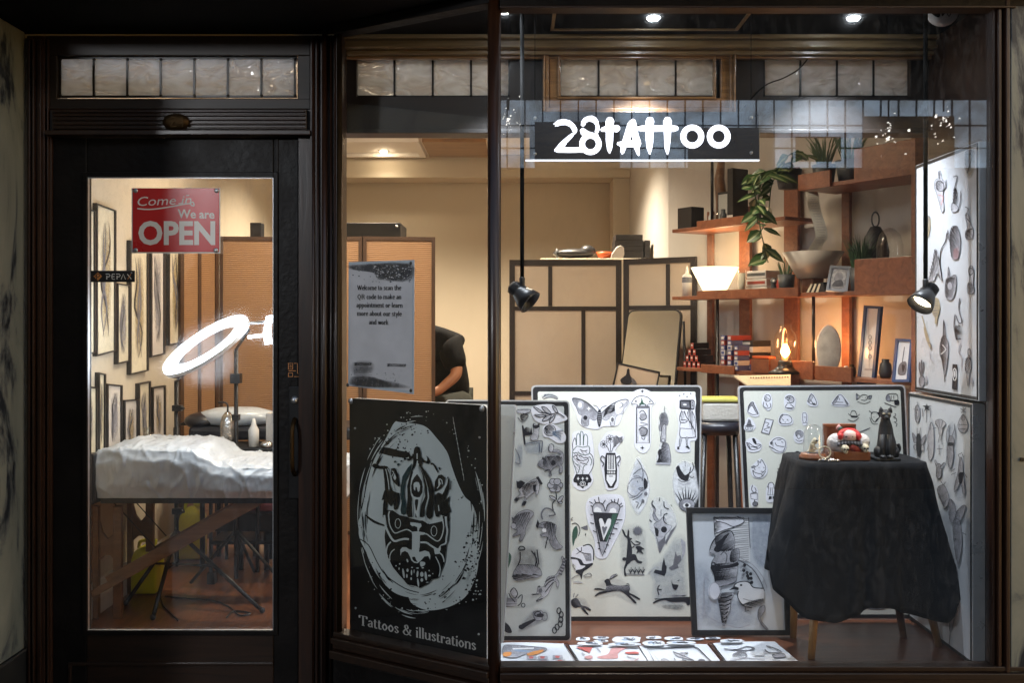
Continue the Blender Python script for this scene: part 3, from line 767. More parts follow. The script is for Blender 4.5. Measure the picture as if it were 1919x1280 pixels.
# ================================================================== the shell of the shop
FZ, DZ, RZ = .12, .315, 2.9              # shop floor, display floor, shop ceiling
st = dict(kind='structure')
MB().bx(-2.05, 2.6, YD+.02, 8.8, FZ-.1, FZ, 'floor_wood').build('shop_floor', **st)
mb = MB(); f_ = [(-.615, 3.63), (-.05, 3.285), (1.655, 3.285), (1.655, 3.97), (-.615, 3.97)]
mb.slab([V((x, y, DZ-.03)) for x, y in f_], V((0, 0, .03)), 'display_wood'); mb.build('display_floor', **st)
MB().bx(-.615, 1.655, 3.90, 3.965, FZ, DZ-.031, 'display_wood').build('display_step', **st)
MB().bx(-2.05, -1.95, YD+.03, 8.8, FZ, RZ, 'wall_paint').build('left_wall', **st)
MB().bx(-2.05, 1.2, 8.6, 8.7, FZ, RZ, 'wall_paint').build('back_wall', **st)
mb = MB()
rp = [(1.0, 8.6), (1.01, 6.31), (2.4, 4.06), (2.4, 3.6), (2.5, 3.6), (2.5, 4.1), (1.11, 6.35), (1.1, 8.6)]
mb.slab([V((x, y, FZ)) for x, y in rp], V((0, 0, RZ-FZ)), 'wall_white'); mb.build('right_wall', **st)
MB().bx(-1.95, 1.0, 8.26, 8.598, 2.71, RZ-.002, 'wall_paint').build('bulkhead', **st)
MB().bx(.86, 1.0, 8.3, 8.598, FZ, 2.708, 'wall_paint').build('wall_pier', **st)
MB().bx(-2.1, 2.6, 3.81, 8.8, RZ, RZ+.05, 'ceiling_paint').build('shop_ceiling', **st)
MB().bx(-2.05, 2.5, YD+.05, 3.80, 2.62, RZ, 'wall_paint').bx(-2.05, -.645, YD+.021, 3.80, 2.50, 2.62, 'wall_paint').build('front_wall_inner', **st)
MB().bx(-2.05, -1.84, YD+.03, 3.9, FZ, 2.6, 'wall_paint').build('front_wall_return', **st)
MB().bx(1.662, 2.45, 3.52, 3.9, FZ, 2.62, 'wall_white').build('front_wall_pier', **st)
mb = MB(); mb.bx(-1.95, -1.935, 3.9, 8.6, FZ, FZ+.16, 'skirting'); mb.bx(-1.95, .86, 8.585, 8.6, FZ, FZ+.16, 'skirting'); mb.build('skirting_board', **st)
mb = MB()
def ring_rect(mb, x0, x1, y0, y1, z, w, h, m):
    mb.bx(x0, x1, y0, y0+w, z-h, z, m); mb.bx(x0, x1, y1-w, y1, z-h, z, m); mb.bx(x0, x0+w, y0+w, y1-w, z-h, z, m); mb.bx(x1-w, x1, y0+w, y1-w, z-h, z, m)
ring_rect(mb, -1.85, -.72, 7.5, 8.22, RZ-.001, .05, .03, 'ceiling_paint'); mb.bx(-.69, -.2, 7.5, 8.2, RZ-.03, RZ-.001, 'frame_wood'); ring_rect(mb, -1.8, .9, 4.4, 7.0, RZ-.001, .06, .03, 'ceiling_paint')
mb.build('ceiling_moulding', **st)

def downlight(x, y, z, power, label, glow='warm_disc', col=(1, .84, .64), tgt=None, size=140, r=.05, grp='recessed ceiling lights'):
    t = thing('ceiling_spotlight' if glow == 'spot_glow' else 'downlight', label, 'ceiling light', (x, y, z), grp)
    mb = MB(); mb.lathe((x, y, z), [(r*.86, -.001), (r*.9, -.006), (r*1.3, -.005), (r*1.35, 0)], 'alu', 24); mb.build('rim', t)
    mb = MB(); mb.lathe((x, y, z), [(0, -.0035), (r*.88, -.0035)] if 0 else [(0, -.026), (r*.5, -.022), (r*.8, -.010), (r*.85, -.002)], glow, 24); mb.build('lamp', t)
    l = spot_light('lamp_light', (x, y, z-.035), tgt or (x, y, 0), power, col, size, .75, r*.7)
    return t
warm = (1, .84, .64)
downlight(-1.06, 8.06, RZ, 7, 'warm round downlight glowing in the ceiling near the back wall', r=.034)
for i, (x, y, p, w_) in enumerate(((-1.28, 5.4, 29, 'nearest the picture wall'), (-.76, 5.3, 30, 'between the leaded lights'), (.25, 6.9, 95, 'above the folding screen'), (.45, 4.75, 25, 'above the cherry shelves'), (-1.0, 7.0, 190, 'above the seated person'), (.2, 4.9, 14, 'behind the lit name board'))):
    downlight(x, y, RZ, p*(2.2 if x < -.6 else 3.8), 'warm round downlight in the shop ceiling '+w_, r=.075 if y < 5.6 else .05)

# ------------------------------------------------------------------ display ceiling, header beam with leaded lights
YB = 3.80
mb = MB(); mb.slab([V((x, y, 2.602)) for x, y in ((-.63, 3.62), (-.06, 3.285), (1.66, 3.285), (1.66, 3.80), (-.63, 3.80))], V((0, 0, .016)), 'frame_wood'); mb.build('display_ceiling', **st)
hb = thing('header_beam', 'dark timber header with three sets of leaded lights behind the display window', 'beam', (.5, YB, 2.25))
def wz(y, Y=YB): return W(0, y, Y).z
def wx(x, Y=YB): return W(x, 0, Y).x
mb = MB(); X0, X1 = -.66, 1.66
mb.bx(X0, X1, YB, YB+.09, wz(107), 2.60, 'beam_wood'); mb.bx(X0, X1, YB, YB+.09, wz(250), wz(181), 'beam_wood')
for a, b in ((None, 668), (956, 1050), (1340, 1431), (1707, None)):
    mb.bx(X0 if a is None else wx(a), X1 if b is None else wx(b), YB+.0005, YB+.0895, wz(181), wz(107), 'beam_wood')
mb.build('beam', hb)
mb = MB()
for z0, z1, d, m in ((2.572, 2.601, .10, 'cornice_wood'), (2.552, 2.571, .07, 'cornice_wood'), (2.54, 2.551, .085, 'cornice_wood'), (2.522, 2.539, .05, 'cornice_wood'), (2.512, 2.5215, .03, 'frame_wood')): mb.bx(X0+.01, X1-.005, YB-d, YB-.001, z0, z1, m)
mb.build('cornice', hb, bevel=.003)
mb = MB(); mb.bx(X0, X1, YB-.012, YB-.001, wz(250), wz(243), 'beam_wood')
mb.build('lower_bead', hb, bevel=.002)
for a, b, n in ((668, 955, 4), (1050, 1339, 4), (1432, 1706, 4)): leaded(hb, a, b, 108, 180, n, YB+.02)
# lit timber surround of the middle light
mb = MB(); YM = YB-.03
def fr4(mb, x0, x1, y0, y1, w, Y, th, m):
    rect(mb, x0, x1, y0, y0+w, Y, th, m); rect(mb, x0, x1, y1-w, y1, Y, th, m); rect(mb, x0, x0+w, y0+w, y1-w, Y, th, m); rect(mb, x1-w, x1, y0+w, y1-w, Y, th, m)
fr4(mb, 1018, 1380, 72, 212, 4, YM-.016, .03, 'frame_wood'); fr4(mb, 1022, 1376, 76, 208, 7, YM-.008, .03, 'frame_wood'); fr4(mb, 1029, 1369, 83, 201, 18, YM+.006, .022, 'frame_wood')
fr4(mb, 1046, 1352-9, 100, 185, 5, YM-.002, .028, 'frame_wood')
mb.build('surround', hb, bevel=.003)
# panelled display ceiling moulding and its two cold spots
mb = MB(); ring_rect(mb, wx(1050, 3.5), wx(1385, 3.5), 3.30, 3.60, 2.6015, .02, .012, 'frame_wood'); ring_rect(mb, wx(1035, 3.5), wx(1400, 3.5), 3.28, 3.64, 2.6014, .012, .022, 'cornice_wood'); mb.build('panel_moulding', **st)
cold = (.86, .92, 1)
for x, lab, p in ((1225, 'cold white spotlight in the panelled display ceiling over the name board', 230), (1600, 'cold white spotlight in the display ceiling over the draped table', 150)):
    a = W(x, 24, 3.5); downlight(a.x, 3.5, 2.60, p, lab, 'spot_glow', cold, (.45 if a.x < 1 else 1.2, 4.08 if a.x < 1 else 3.95, 1.0), 68 if a.x < 1 else 88, .034, 'display ceiling spotlights')
a = W(1010, 24, 3.45); downlight(a.x-.12, 3.42, 2.60, 110, 'added cold white spotlight in the display ceiling just inside the corner post', 'spot_glow', cold, (-.1, 4.05, 1.0), 68, .03, 'display ceiling spotlights')  # third spot is an added source for the near board
t = thing('loose_wire', 'thin black wire sagging across the right hand leaded light', 'wire', W(1470, 150, 3.76)); MB().tube(cat([tuple(W(x, y, 3.77)) for x, y in ((1395, 200), (1432, 161), (1468, 146), (1496, 130), (1514, 110))], k=5), .0028, 'soffit_paint', 6).build('wire', t)
# side wall of the display
MB().bx(1.62, 1.66, 3.30, 3.80, DZ, 2.60, 'dark_wood').build('display_side_wall', **st)

# ------------------------------------------------------------------ folding screens
def lattice(mb, fr, segs, w, m, th=.02):
    pass
def screen_leaf(a, b, zt, zb, fm, pm, bars=(), rails=(), parent=None, fw=.035, names=('frame', 'panel')):
    """upright leaf from ground point a to b; bars (u, v0, v1), rails (v, u0, u1) as fractions"""
    a, b = V((*a, 0)), V((*b, 0)); d = (b-a); L_ = d.length; d.normalize(); n = V((d.y, -d.x, 0))
    if n.y > 0: n = -n
    T = Matrix((( d.x, n.x, 0, 0), (d.y, n.y, 0, 0), (0, 0, 1, 0), (0, 0, 0, 1)))
    H = zt-zb
    def bx_(mb, u0, u1, v0, v1, t0, t1, m): mb.box(a+d*((u0+u1)/2)+n*((t0+t1)/2)+V((0, 0, zb+(v0+v1)/2)), (u1-u0, t1-t0, v1-v0), m, mtx=T)
    mb = MB()
    bx_(mb, 0, fw, 0, H, -.012, .012, fm); bx_(mb, L_-fw, L_, 0, H, -.012, .012, fm)
    bx_(mb, fw, L_-fw, H-fw, H, -.0115, .0115, fm); bx_(mb, fw, L_-fw, .06, .06+fw, -.0115, .0115, fm)
    for v, u0, u1 in rails: bx_(mb, fw+(L_-2*fw)*u0, fw+(L_-2*fw)*u1, H*v-.013, H*v+.013, -.010, .010, fm)
    for u, v0, v1 in bars: bx_(mb, L_*u-.013, L_*u+.013, H*v0+.014, H*v1-.014, -.0095, .0095, fm)
    fo = mb.build('frame', parent)
    mb = MB(); bx_(mb, fw*.8, L_-fw*.8, .07, H-fw*.8, -.003, .003, pm); mb.build('panel', fo)
sj = thing('paper_screen', 'folding paper screen with a black lattice frame standing before the back wall', 'folding screen', (.35, 6.3, FZ))
zt = W(0, 487, 6.3).z; H_ = zt-FZ
vm = (W(0, 578, 6.3).z-FZ)/H_; vb = (W(0, 737, 6.3).z-FZ)/H_
screen_leaf((wx(955, 6.3), 6.3), (wx(1165, 6.3), 6.3), zt, FZ, 'shoji_frame', 'shoji', [(.365, vm, .985), (.66, vb, vm), (.5, .05, vb)], [(vm, 0, 1), (vb, 0, 1)], sj, fw=.036)
screen_leaf((wx(1170, 6.3), 6.3), (wx(1306, 6.04), 6.04), zt+.005, FZ, 'shoji_frame', 'shoji', [(.62, vm, .985), (.3, vb, vm), (.5, .05, vb)], [(vm, 0, 1), (vb, 0, 1)], sj, fw=.036)
bs = thing('bamboo_screen', 'tall folding screen of orange bamboo slats in a brown frame', 'folding screen', (-1.1, 6.0, FZ))
mat('bamboo_frame', (.07, .035, .018), .5, vary=.2)
xs = [wx(x, 6.0) for x in (412, 546, 681, 816)]; zt = W(0, 443, 6.0).z
for i in range(3): screen_leaf((xs[i], 6.0+(.05 if i % 2 else 0)), (xs[i+1]-.004, 6.0+(0 if i % 2 else .05)), zt, FZ, 'bamboo_frame', 'bamboo', (), [], bs, fw=.022)
screen_leaf((-1.93, 5.66), (xs[0]-.01, 5.99), zt, FZ, 'bamboo_frame', 'bamboo', [(.5, .03, .98)], (), bs, fw=.03)

def simple(name, label, cat_, group=None): return lambda: thing(name, label, cat_, group=group)
# black cabinet and loudspeaker behind the screen
t = thing('cabinet', 'tall black cabinet rising just above the bamboo screen', 'cabinet', (wx(670, 6.8), 7, FZ))
MB().bx(wx(560, 6.8), wx(751, 6.8), 6.8, 7.2, FZ, W(0, 417, 6.8).z, 'black_plastic').build('carcass', t, bevel=.006)
mb = MB(); c = W(744, 424, 6.79); mb.lathe(c, [(0, .006), (.008, .004), (.01, 0)], 'steel', 10, T=Matrix.Rotation(R(90), 4, 'X')); mb.build('knob', t)
t = thing('loudspeaker', 'small black loudspeaker on a pole behind the bamboo screen', 'speaker', (wx(479, 6.3), 6.3, FZ))
MB().bx(wx(469, 6.25), wx(490, 6.25), 6.25, 6.33, W(0, 445, 6.25).z-.06, W(0, 417, 6.25).z, 'black_plastic').build('box', t, bevel=.004)
MB().tube([(wx(479, 6.3), 6.3, FZ), (wx(479, 6.3), 6.3, 1.97)], .012, 'black_metal').build('pole', t)
# cupboard behind the paper screen with things on top
t = thing('cupboard', 'plain beige cupboard standing behind the paper screen', 'cupboard', (.6, 7.2, FZ))
CT = W(0, 484, 6.9).z
MB().bx(.2, .95, 6.9, 7.35, FZ, CT, 'wall_paint').build('carcass', t, bevel=.005)
mb = MB(); mb.bx(.572, .578, 6.896, 6.9, FZ+.05, CT-.03, 'bamboo_frame'); mb.build('door_gap', t)
def crate(name, label, cat_, px0, px1, py0, py1, Y, dep, m, group=None, lid=None):
    t = thing(name, label, cat_, W((px0+px1)/2, py1, Y), group)
    a, b = W(px0, py0, Y), W(px1, py1, Y)
    MB().bx(a.x, b.x, Y, Y+dep, b.z, a.z, m).build('box', t, bevel=.002)
    if lid: MB().bx(a.x-.001, b.x+.001, Y-.0015, Y+dep+.001, a.z-(a.z-b.z)*.25, a.z+.001, lid).build('label' if lid != m else 'lid', t)
    return t
hs = [484, 472, 461, 450, 439.5]
for i in range(4):
    crate('shoe_box', ['lowest', 'second', 'third', 'topmost'][i]+' black carton of the stack on the cupboard', 'box', 1150+i*1.5, 1206-(i % 2), hs[i+1], hs[i]-.4, 6.95, .2, 'box_black', 'black cartons on the cupboard')
for i in range(3):
    crate('small_carton', ['bottom', 'middle', 'upper'][i]+' small black carton right beside the big carton stack', 'box', 1209, 1219, 483-11*(i+1), 483-11*i-.5, 6.95, .12, 'box_black', 'small cartons on the cupboard')
t = thing('bowl', 'orange plastic bowl on the cupboard top', 'bowl', W(1133, 484, 6.95)); MB().lathe(W(1133, 484, 6.97), [(.02, 0), (.045, .004), (.057, .045), (.055, .045), (.042, .01), (0, .01)], 'orange_plastic').build('shell', t)
t = thing('tape_roll', 'pale standing tape dispenser on the cupboard top', 'tape dispenser', W(1158, 484, 6.9))
mb = MB(); p = W(1160, 484, 6.91); mb.slab([p+V((x, 0, z)) for x, z in ((-.055, 0), (.03, 0), (.04, .03), (.038, .075), (.015, .093), (-.015, .08), (-.05, .03))], V((0, .03, 0)), 'lamp_grey'); mb.build('body', t, bevel=.004)
t = thing('bag', 'low black bag lying on the cupboard top', 'bag', W(1080, 484, 6.95)); mb = MB(); p = W(1075, 484, 6.99); mb.ball(p+V((0, 0, .035)), (.15, .07, .035), 'black_plastic', 20); mb.ball(p+V((.1, 0, .05)), (.06, .05, .045), 'black_plastic', 16); mb.build('body', t)
t = thing('candle', 'thin dark candle stub on the cupboard edge', 'candle', W(1044, 484, 6.95)); MB().tube([W(1044, 484, 6.95), W(1044, 466, 6.95)], .009, 'pot_grey').build('stick', t)

# ------------------------------------------------------------------ standing mirror; a picture built before it stands in for a reflection
mr = thing('standing_mirror', 'tall rounded mirror leaning back beside the paper screen', 'mirror', W(1190, 1000, 5.75))
fm = Fr(W(1157, 740, 5.98), W(1262, 740, 5.74), W(1178, 582, 6.06))
def rounded(pts, r, k=5):
    out = []; n = len(pts)
    for i in range(n):
        p, a, b = V(pts[i]), V(pts[i-1]), V(pts[(i+1) % n])
        u = (a-p).normalized()*r; w = (b-p).normalized()*r
        for j in range(k+1):
            t = j/k; out.append(tuple(p+u*(1-t)**2+w*t**2))
    return out
q = rounded([(1178, 581), (1278, 580), (1243, 1000), (1124, 1000)], 14)
mb = MB(); mb.slab([fm.p(x, y) for x, y in q], -fm.n*.02, 'black_metal'); mb.build('rim', mr)
q2 = rounded([(1180, 583), (1275.5, 582), (1241, 998), (1127, 998)], 13)
mb = MB(); mb.slab([fm.p(x, y, .0015) for x, y in q2], -fm.n*.001, 'mirror'); mb.build('glass', mr)
MB().tube([fm.p(1277, 600, -.03), W(1292, 1000, 6.0)], .008, 'black_metal').build('leg', mr); MB().tube([fm.p(1200, 600, -.03), W(1200, 1000, 6.2)], .008, 'black_metal').build('leg', mr)
def flat_art(fr, q, fw, parent, fm_='black_plastic', sm='sheet_cream', th=.015, outer=None, r=0):
    """frame + sheet from photo corners TL TR BR BL on plane fr; fw = frame width in px"""
    cx = sum(p[0] for p in q)/4; cy = sum(p[1] for p in q)/4
    def inset(k):
        out = []
        for i in range(4):
            p, a, b = V(q[i]), V(q[i-1]), V(q[(i+1) % 4])
            out.append(tuple(p+(a-p).normalized()*k+(b-p).normalized()*k))
        return out
    mb = MB(); o_ = q; i_ = inset(fw)
    if outer:
        o2 = inset(outer[0]); mbo = MB()
        Q = rounded(q, r) if r else q
        mbo.slab([fr.p(x, y, 0) for x, y in Q], -fr.n*th, outer[1]); mbo.build('rim', parent)
        o_ = o2
        Q = rounded(o_, r*.8) if r else o_
        mb.slab([fr.p(x, y, .0012) for x, y in Q], -fr.n*.002, fm_)
        mb.build('border', parent)
        Q = rounded(i_, r*.4) if r else i_
        MB().slab([fr.p(x, y, .0017) for x, y in Q], -fr.n*.001, sm).build('sheet', parent)
        return i_
    for k in range(4):
        a, b = o_[k], o_[(k+1) % 4]; c, d = i_[(k+1) % 4], i_[k]
        mb.hexa([fr.p(*a), fr.p(*b), fr.p(*c), fr.p(*d)], -fr.n*th, fm_)
    mb.build('frame', parent)
    MB().slab([fr.p(x, y, -th*.35) for x, y in i_], -fr.n*th*.5, sm).build('sheet', parent)
    return i_
t = thing('reflection_picture', 'tilted small picture of a dark figure standing in for a reflection in the mirror', 'picture', W(1190, 740, 5.7))
fq = Fr(W(1150, 740, 5.72), W(1230, 740, 5.72), W(1160, 680, 5.76))
flat_art(fq, [(1158, 679), (1238, 697), (1224, 775), (1140, 760)], 3, t, 'black_plastic', 'shoji')
ink = Ink(fq, 0, 0, 1); ink.b('1176,692 1180,692 1181,702 1186,712 1181,720 1168,720 1163,712 1171,705 1174,702', 'ink'); ink.b('1184,708 1190,712 1194,720 1186,720', 'ink_mid'); ink.done('figure_drawing', t)

# ------------------------------------------------------------------ pictures on the left wall
fl = Fr((-1.948, 4, 0), (-1.948, 8, 0), (-1.948, 4, 2)); fl.n = V((1, 0, 0)); fl.O = V((-1.93, 4, 0))
PICS = [([(150, 386), (181, 395), (181, 661), (150, 670)], 'tan brush picture hung first beside the door'),
 ([(182, 380), (219, 394), (219, 658), (182, 668)], 'large tan brush drawing hung behind the supplier sticker'),
 ([(221, 530), (246, 534), (246, 677), (221, 683)], 'short framed drawing hung low between two tall ones'),
 ([(245, 450), (280, 459), (280, 695), (245, 703)], 'long narrow drawing whose foot hangs lowest in the upper row'),
 ([(284, 449), (311, 456), (311, 664), (284, 670)], 'tall grey drawing hung under the red sign'),
 ([(317, 448), (345, 455), (345, 642), (317, 648)], 'tall tan drawing hung last in the upper row'),
 ([(150, 722), (185, 726), (185, 850), (150, 854)], 'lower row picture nearest the door'),
 ([(186, 698), (200, 701), (200, 850), (186, 853)], 'narrow picture in the lower row with a high top'),
 ([(202, 719), (231, 722), (231, 842), (202, 846)], 'grey lower row picture third from the door'),
 ([(234, 750), (261, 748), (261, 856), (234, 860)], 'lower row picture set lowest of its row'),
 ([(261, 719), (284, 714), (284, 838), (261, 843)], 'tan lower row picture just before the last one'),
 ([(287, 726), (312, 722), (312, 820), (287, 828)], 'lower row picture hung last above the wrapped bed')]
for i, (q, lab) in enumerate(PICS):
    t = thing('framed_drawing', lab, 'picture', fl.p((q[0][0]+q[1][0])/2, q[2][1]), 'drawings hung on the left wall')
    i_ = flat_art(fl, q, 2.6, t, 'black_plastic', ('paper_tan', 'lamp_grey')[i in (4, 8, 9, 11)], .02)
    ink = Ink(fl, 0, 0, 1, -.006); x0, x1 = i_[0][0], i_[1][0]; y0, y1 = i_[0][1], i_[3][1]; cx = (x0+x1)/2
    h = y1-y0; w = (x1-x0)
    ink.g([(cx-w*.25, y0+h*.2), (cx+w*.3, y0+h*.15), (cx+w*.32, y0+h*.8), (cx-w*.2, y0+h*.85)], 'wash_tan' if i % 2 else 'wash_grey', .8, .6)
    for k in range(3):
        pts = [(cx+rnd.uniform(-.22, .22)*w+math.sin(j*1.3+i)*w*.1, y0+h*(.12+.19*j)) for j in range(5)]
        ink.c(pts, .10*w, 'ink_mid' if k else 'ink', taper=True) if False else ink.l(pts, .10*w, 'ink_mid' if k else 'ink', smooth=True, taper=True)
    ink.done('brush_drawing', t)

# ------------------------------------------------------------------ wrapped treatment bed by the door
from mathutils import noise as NZ
def wrapped(mb, x0, x1, y0, y1, ztop, zbot, m, nx=110, ny=34, amp=.016, seed=0, hump=None):
    """a cushion wrapped in thin film: cross-section loop swept along x with pulled creases"""
    def sec(u):                          # u 0..1 round the section: front bottom, front top, back top, back bottom
        pts = [(y0+.02, 0), (y0, .25), (y0, .72), (y0+.03, .96), (y0+.09, 1.0), ((y0+y1)/2, 1.03), (y1-.09, 1.0), (y1-.03, .96), (y1, .72), (y1, .25), (y1-.02, 0)]
        k = u*(len(pts)-1); i = min(int(k), len(pts)-2); f = k-i
        return pts[i][0]*(1-f)+pts[i+1][0]*f, pts[i][1]*(1-f)+pts[i+1][1]*f
    P = []
    for i in range(nx+1):
        x = x0+(x1-x0)*i/nx; zt = ztop(x)
        for j in range(ny+1):
            y, h = sec(j/ny); z = zbot+(zt-zbot)*h
            q = V((x*8.5+seed, y*7, z*8)); r = 1-abs(NZ.noise(q))*2; r2 = 1-abs(NZ.noise(q*2.3+V((4, 1, 7))))*2
            q3 = V((x*3.1+seed*2, y*2+z*2.5, 9)); r3 = 1-abs(NZ.noise(q3))*2
            d = amp*(max(r, 0)**9*.9+max(r2, 0)**8*.5+max(r3, 0)**14*1.1+.35*NZ.noise(q*.6)-.3)
            e = .004*NZ.noise(V((x*30, y*30, z*30)))
            out = V((0, -1, .0)) if j < ny*.3 else (V((0, 1, 0)) if j > ny*.7 else V((0, 0, 1)))
            P.append(V((x+.01*NZ.noise(q*1.7), y, z))+out*(d+e)+V((0, 0, d*.3)))
    n = ny+1
    mb.poly(P, [(i*n+j, (i+1)*n+j, (i+1)*n+j+1, i*n+j+1) for i in range(nx) for j in range(ny)], m, True)
    mb.poly([P[j] for j in range(n)], [tuple(range(n))], m); mb.poly([P[nx*n+j] for j in range(n)], [tuple(range(n))[::-1]], m)
bd = thing('treatment_bed', 'folding wooden treatment bed wrapped in white film behind the door', 'bed', (-1.3, 4.6, FZ))
def ztop(x):
    k = (x+1.90)/.46
    hmp = .075*max(0, min(1, (1-abs(k-.62)*.0)))
    s_ = 1/(1+math.exp((x+1.40)/.028))
    r_ = 1/(1+math.exp(-(x+1.90)/.03))
    return .828+.095*s_*(.55+.45*r_)-.03*(1-r_)+.006*math.sin(x*9)
mb = MB(); wrapped(mb, -1.90, -.76, 4.42, 4.98, ztop, .690, 'wrap', 210, 60, .0085); mb.build('wrapped_mattress', bd)
mb = MB(); wrapped(mb, -2.02+.08, -1.905, 4.44, 4.96, lambda x: .83, .675, 'wrap', 12, 30, .004, 3); mb.build('wrapped_head_rest', bd)
mb = MB(); mb.bx(-1.915, -1.885, 4.405, 4.995, .665, .895, 'vinyl'); mb.build('strap', bd, bevel=.01)
mb = MB(); mb.bx(-1.88, -.77, 4.46, 4.95, .662, .689, 'vinyl'); mb.build('underside', bd)
for yy in (4.50, 4.90):
    mb = MB(); k = 4.5/yy if False else 1
    mb.bx(wx(174, 4.5), wx(184, 4.5), yy, yy+.03, FZ+.002, .64, 'bed_wood'); mb.bx(wx(212, 4.5), wx(227, 4.5), yy, yy+.03, FZ+.002, .64, 'bed_wood')
    a = V((0, yy+.03, 0)); mb.slab([V((wx(x, 4.5), yy+.0305, W(0, y, 4.5).z)) for x, y in ((184, 978), (190, 1000), (200, 1012), (212, 1000), (212, 1050), (205, 1042), (196, 1042), (184, 1052))], V((0, -.02, 0)), 'bed_wood')
    mb.build('leg', bd, bevel=.002)
for yy, o in ((4.47, 0), (4.93, 7)):
    for (p, q_) in (((176, 1112), (505, 930)), ((205, 1085), (470, 935))):
        a, b = W(p[0], p[1], 4.5), W(q_[0], q_[1], 4.5); a.y = b.y = yy; d_ = (b-a).normalized(); up = V((-d_.z, 0, d_.x))*.016
        MB().hexa([a-up, b-up, b+up, a+up], V((0, .022, 0)), 'bed_wood').build('brace', bd, bevel=.002)
mb = MB()
for p, q_ in (((202, 930), (300, 1035)), ((245, 930), (312, 1005))): mb.tube([V((W(*p, 4.6).x, 4.6, W(*p, 4.6).z)), W(*q_, 4.6)], .0025, 'black_metal', 6)
mb.build('cable', bd)
for y_ in (4.48, 4.9): MB().bx(-.86, -.83, y_, y_+.03, FZ, .64, 'bed_wood').build('leg', bd)

# second bed with a film-covered pillow
t = thing('padded_couch', 'black padded couch with a grey drawer front standing behind the wrapped bed', 'couch', (-1.3, 5.4, FZ))
mb = MB(); mb.bx(wx(352, 5.35), -.8, 5.35, 5.75, W(0, 826, 5.35).z, W(0, 801, 5.35).z, 'vinyl'); mb.build('cushion', t, bevel=.02)
for x in (380, 452, 500, 560):
    for y_ in (5.4, 5.7): MB().tube([(wx(x, 5.4), y_, FZ), (wx(x, 5.4), y_, .83)], .014, 'black_metal').build('leg', t)
t = thing('pillow', 'black pillow half covered in white film on the padded couch', 'pillow', W(440, 800, 5.5))
mb = MB(); p = W(385, 788, 5.5); mb.ball(p, (.11, .14, .05), 'vinyl', 20); mb.tube([p+V((-.08, 0, -.01)), p+V((-.15, 0, -.025))], [.02, .004], 'vinyl'); mb.build('case', t)
mb = MB(); p = W(445, 783, 5.5)
for k in range(1): mb.lathe(p, [(0, .06), (.12, .056), (.2, .035), (.225, 0), (.2, -.03), (0, -.035)], 'wrap', 28, sy=.65)
mb.build('film_cover', t)
# trolley with bottles
tr = thing('trolley', 'black two shelf trolley carrying bottles behind the wrapped bed', 'trolley', (-1.3, 5.2, FZ))
T0 = W(0, 838, 5.15).z
for z in (T0, W(0, 1010, 5.15).z): MB().bx(wx(398, 5.15), wx(540, 5.15), 5.1, 5.4, z-.02, z, 'black_metal').build('shelf', tr, bevel=.003)
mb = MB()
for x in (400, 487, 538):
    for y in (5.11, 5.39): mb.tube([(wx(x, 5.15), y, FZ+.06), (wx(x, 5.15), y, T0)], .010, 'black_metal')
for x in (402, 536): mb.bx(wx(x, 5.15)-.02, wx(x, 5.15)+.02, 5.09, 5.14, FZ, FZ+.06, 'black_plastic')
mb.build('frame', tr)
mb = MB(); mb.bx(wx(405, 5.15), wx(530, 5.15), 5.12, 5.38, W(0, 995, 5.15).z, W(0, 960, 5.15).z, 'black_plastic'); mb.build('drawer', tr, bevel=.01)
t = thing('towel', 'folded pink towel on the lower trolley level', 'towel', W(490, 960, 5.15)); MB().bx(wx(455, 5.15), wx(528, 5.15), 5.14, 5.35, W(0, 960, 5.15).z+.001, W(0, 943, 5.15).z, 'pink_towel').build('fold', t, bevel=.012)
t = thing('spray_bottle', 'foil wrapped spray bottle with a hooked nozzle on the trolley', 'bottle', W(426, 838, 5.15))
p = W(427, 838, 5.15); mb = MB(); mb.lathe(p, [(0, 0), (.03, .002), (.036, .05), (.038, .12), (.03, .16), (.012, .185), (0, .185)], 'foil', 20); mb.build('bottle', t)
mb = MB(); mb.tube(cat([p+V((0, 0, .18)), p+V((0, 0, .22)), p+V((-.015, 0, .235)), p+V((-.05, 0, .235))], k=4), .005, 'black_plastic'); mb.build('nozzle', t)
t = thing('squeeze_bottle', 'white squeeze bottle with a pointed cap on the trolley', 'bottle', W(476, 838, 5.15))
p = W(476, 838, 5.14); mb = MB(); mb.lathe(p, [(0, 0), (.026, .002), (.028, .09), (.014, .115), (.012, .13), (.006, .15), (0, .151)], 'white_plastic', 20); mb.build('bottle', t)
t = thing('wipe_pack', 'crumpled foil pack on the trolley', 'pack', W(500, 838, 5.13)); mb = MB(); mb.ball(W(500, 834, 5.12), (.035, .03, .022), 'foil', 10); mb.build('pack', t)
t = thing('comb_box', 'white card box with dark teeth on the trolley', 'box', W(507, 838, 5.2)); mb = MB(); mb.bx(wx(499, 5.25), wx(520, 5.25), 5.25, 5.33, T0+.001, W(0, 775, 5.25).z, 'box_white'); mb.build('box', t)

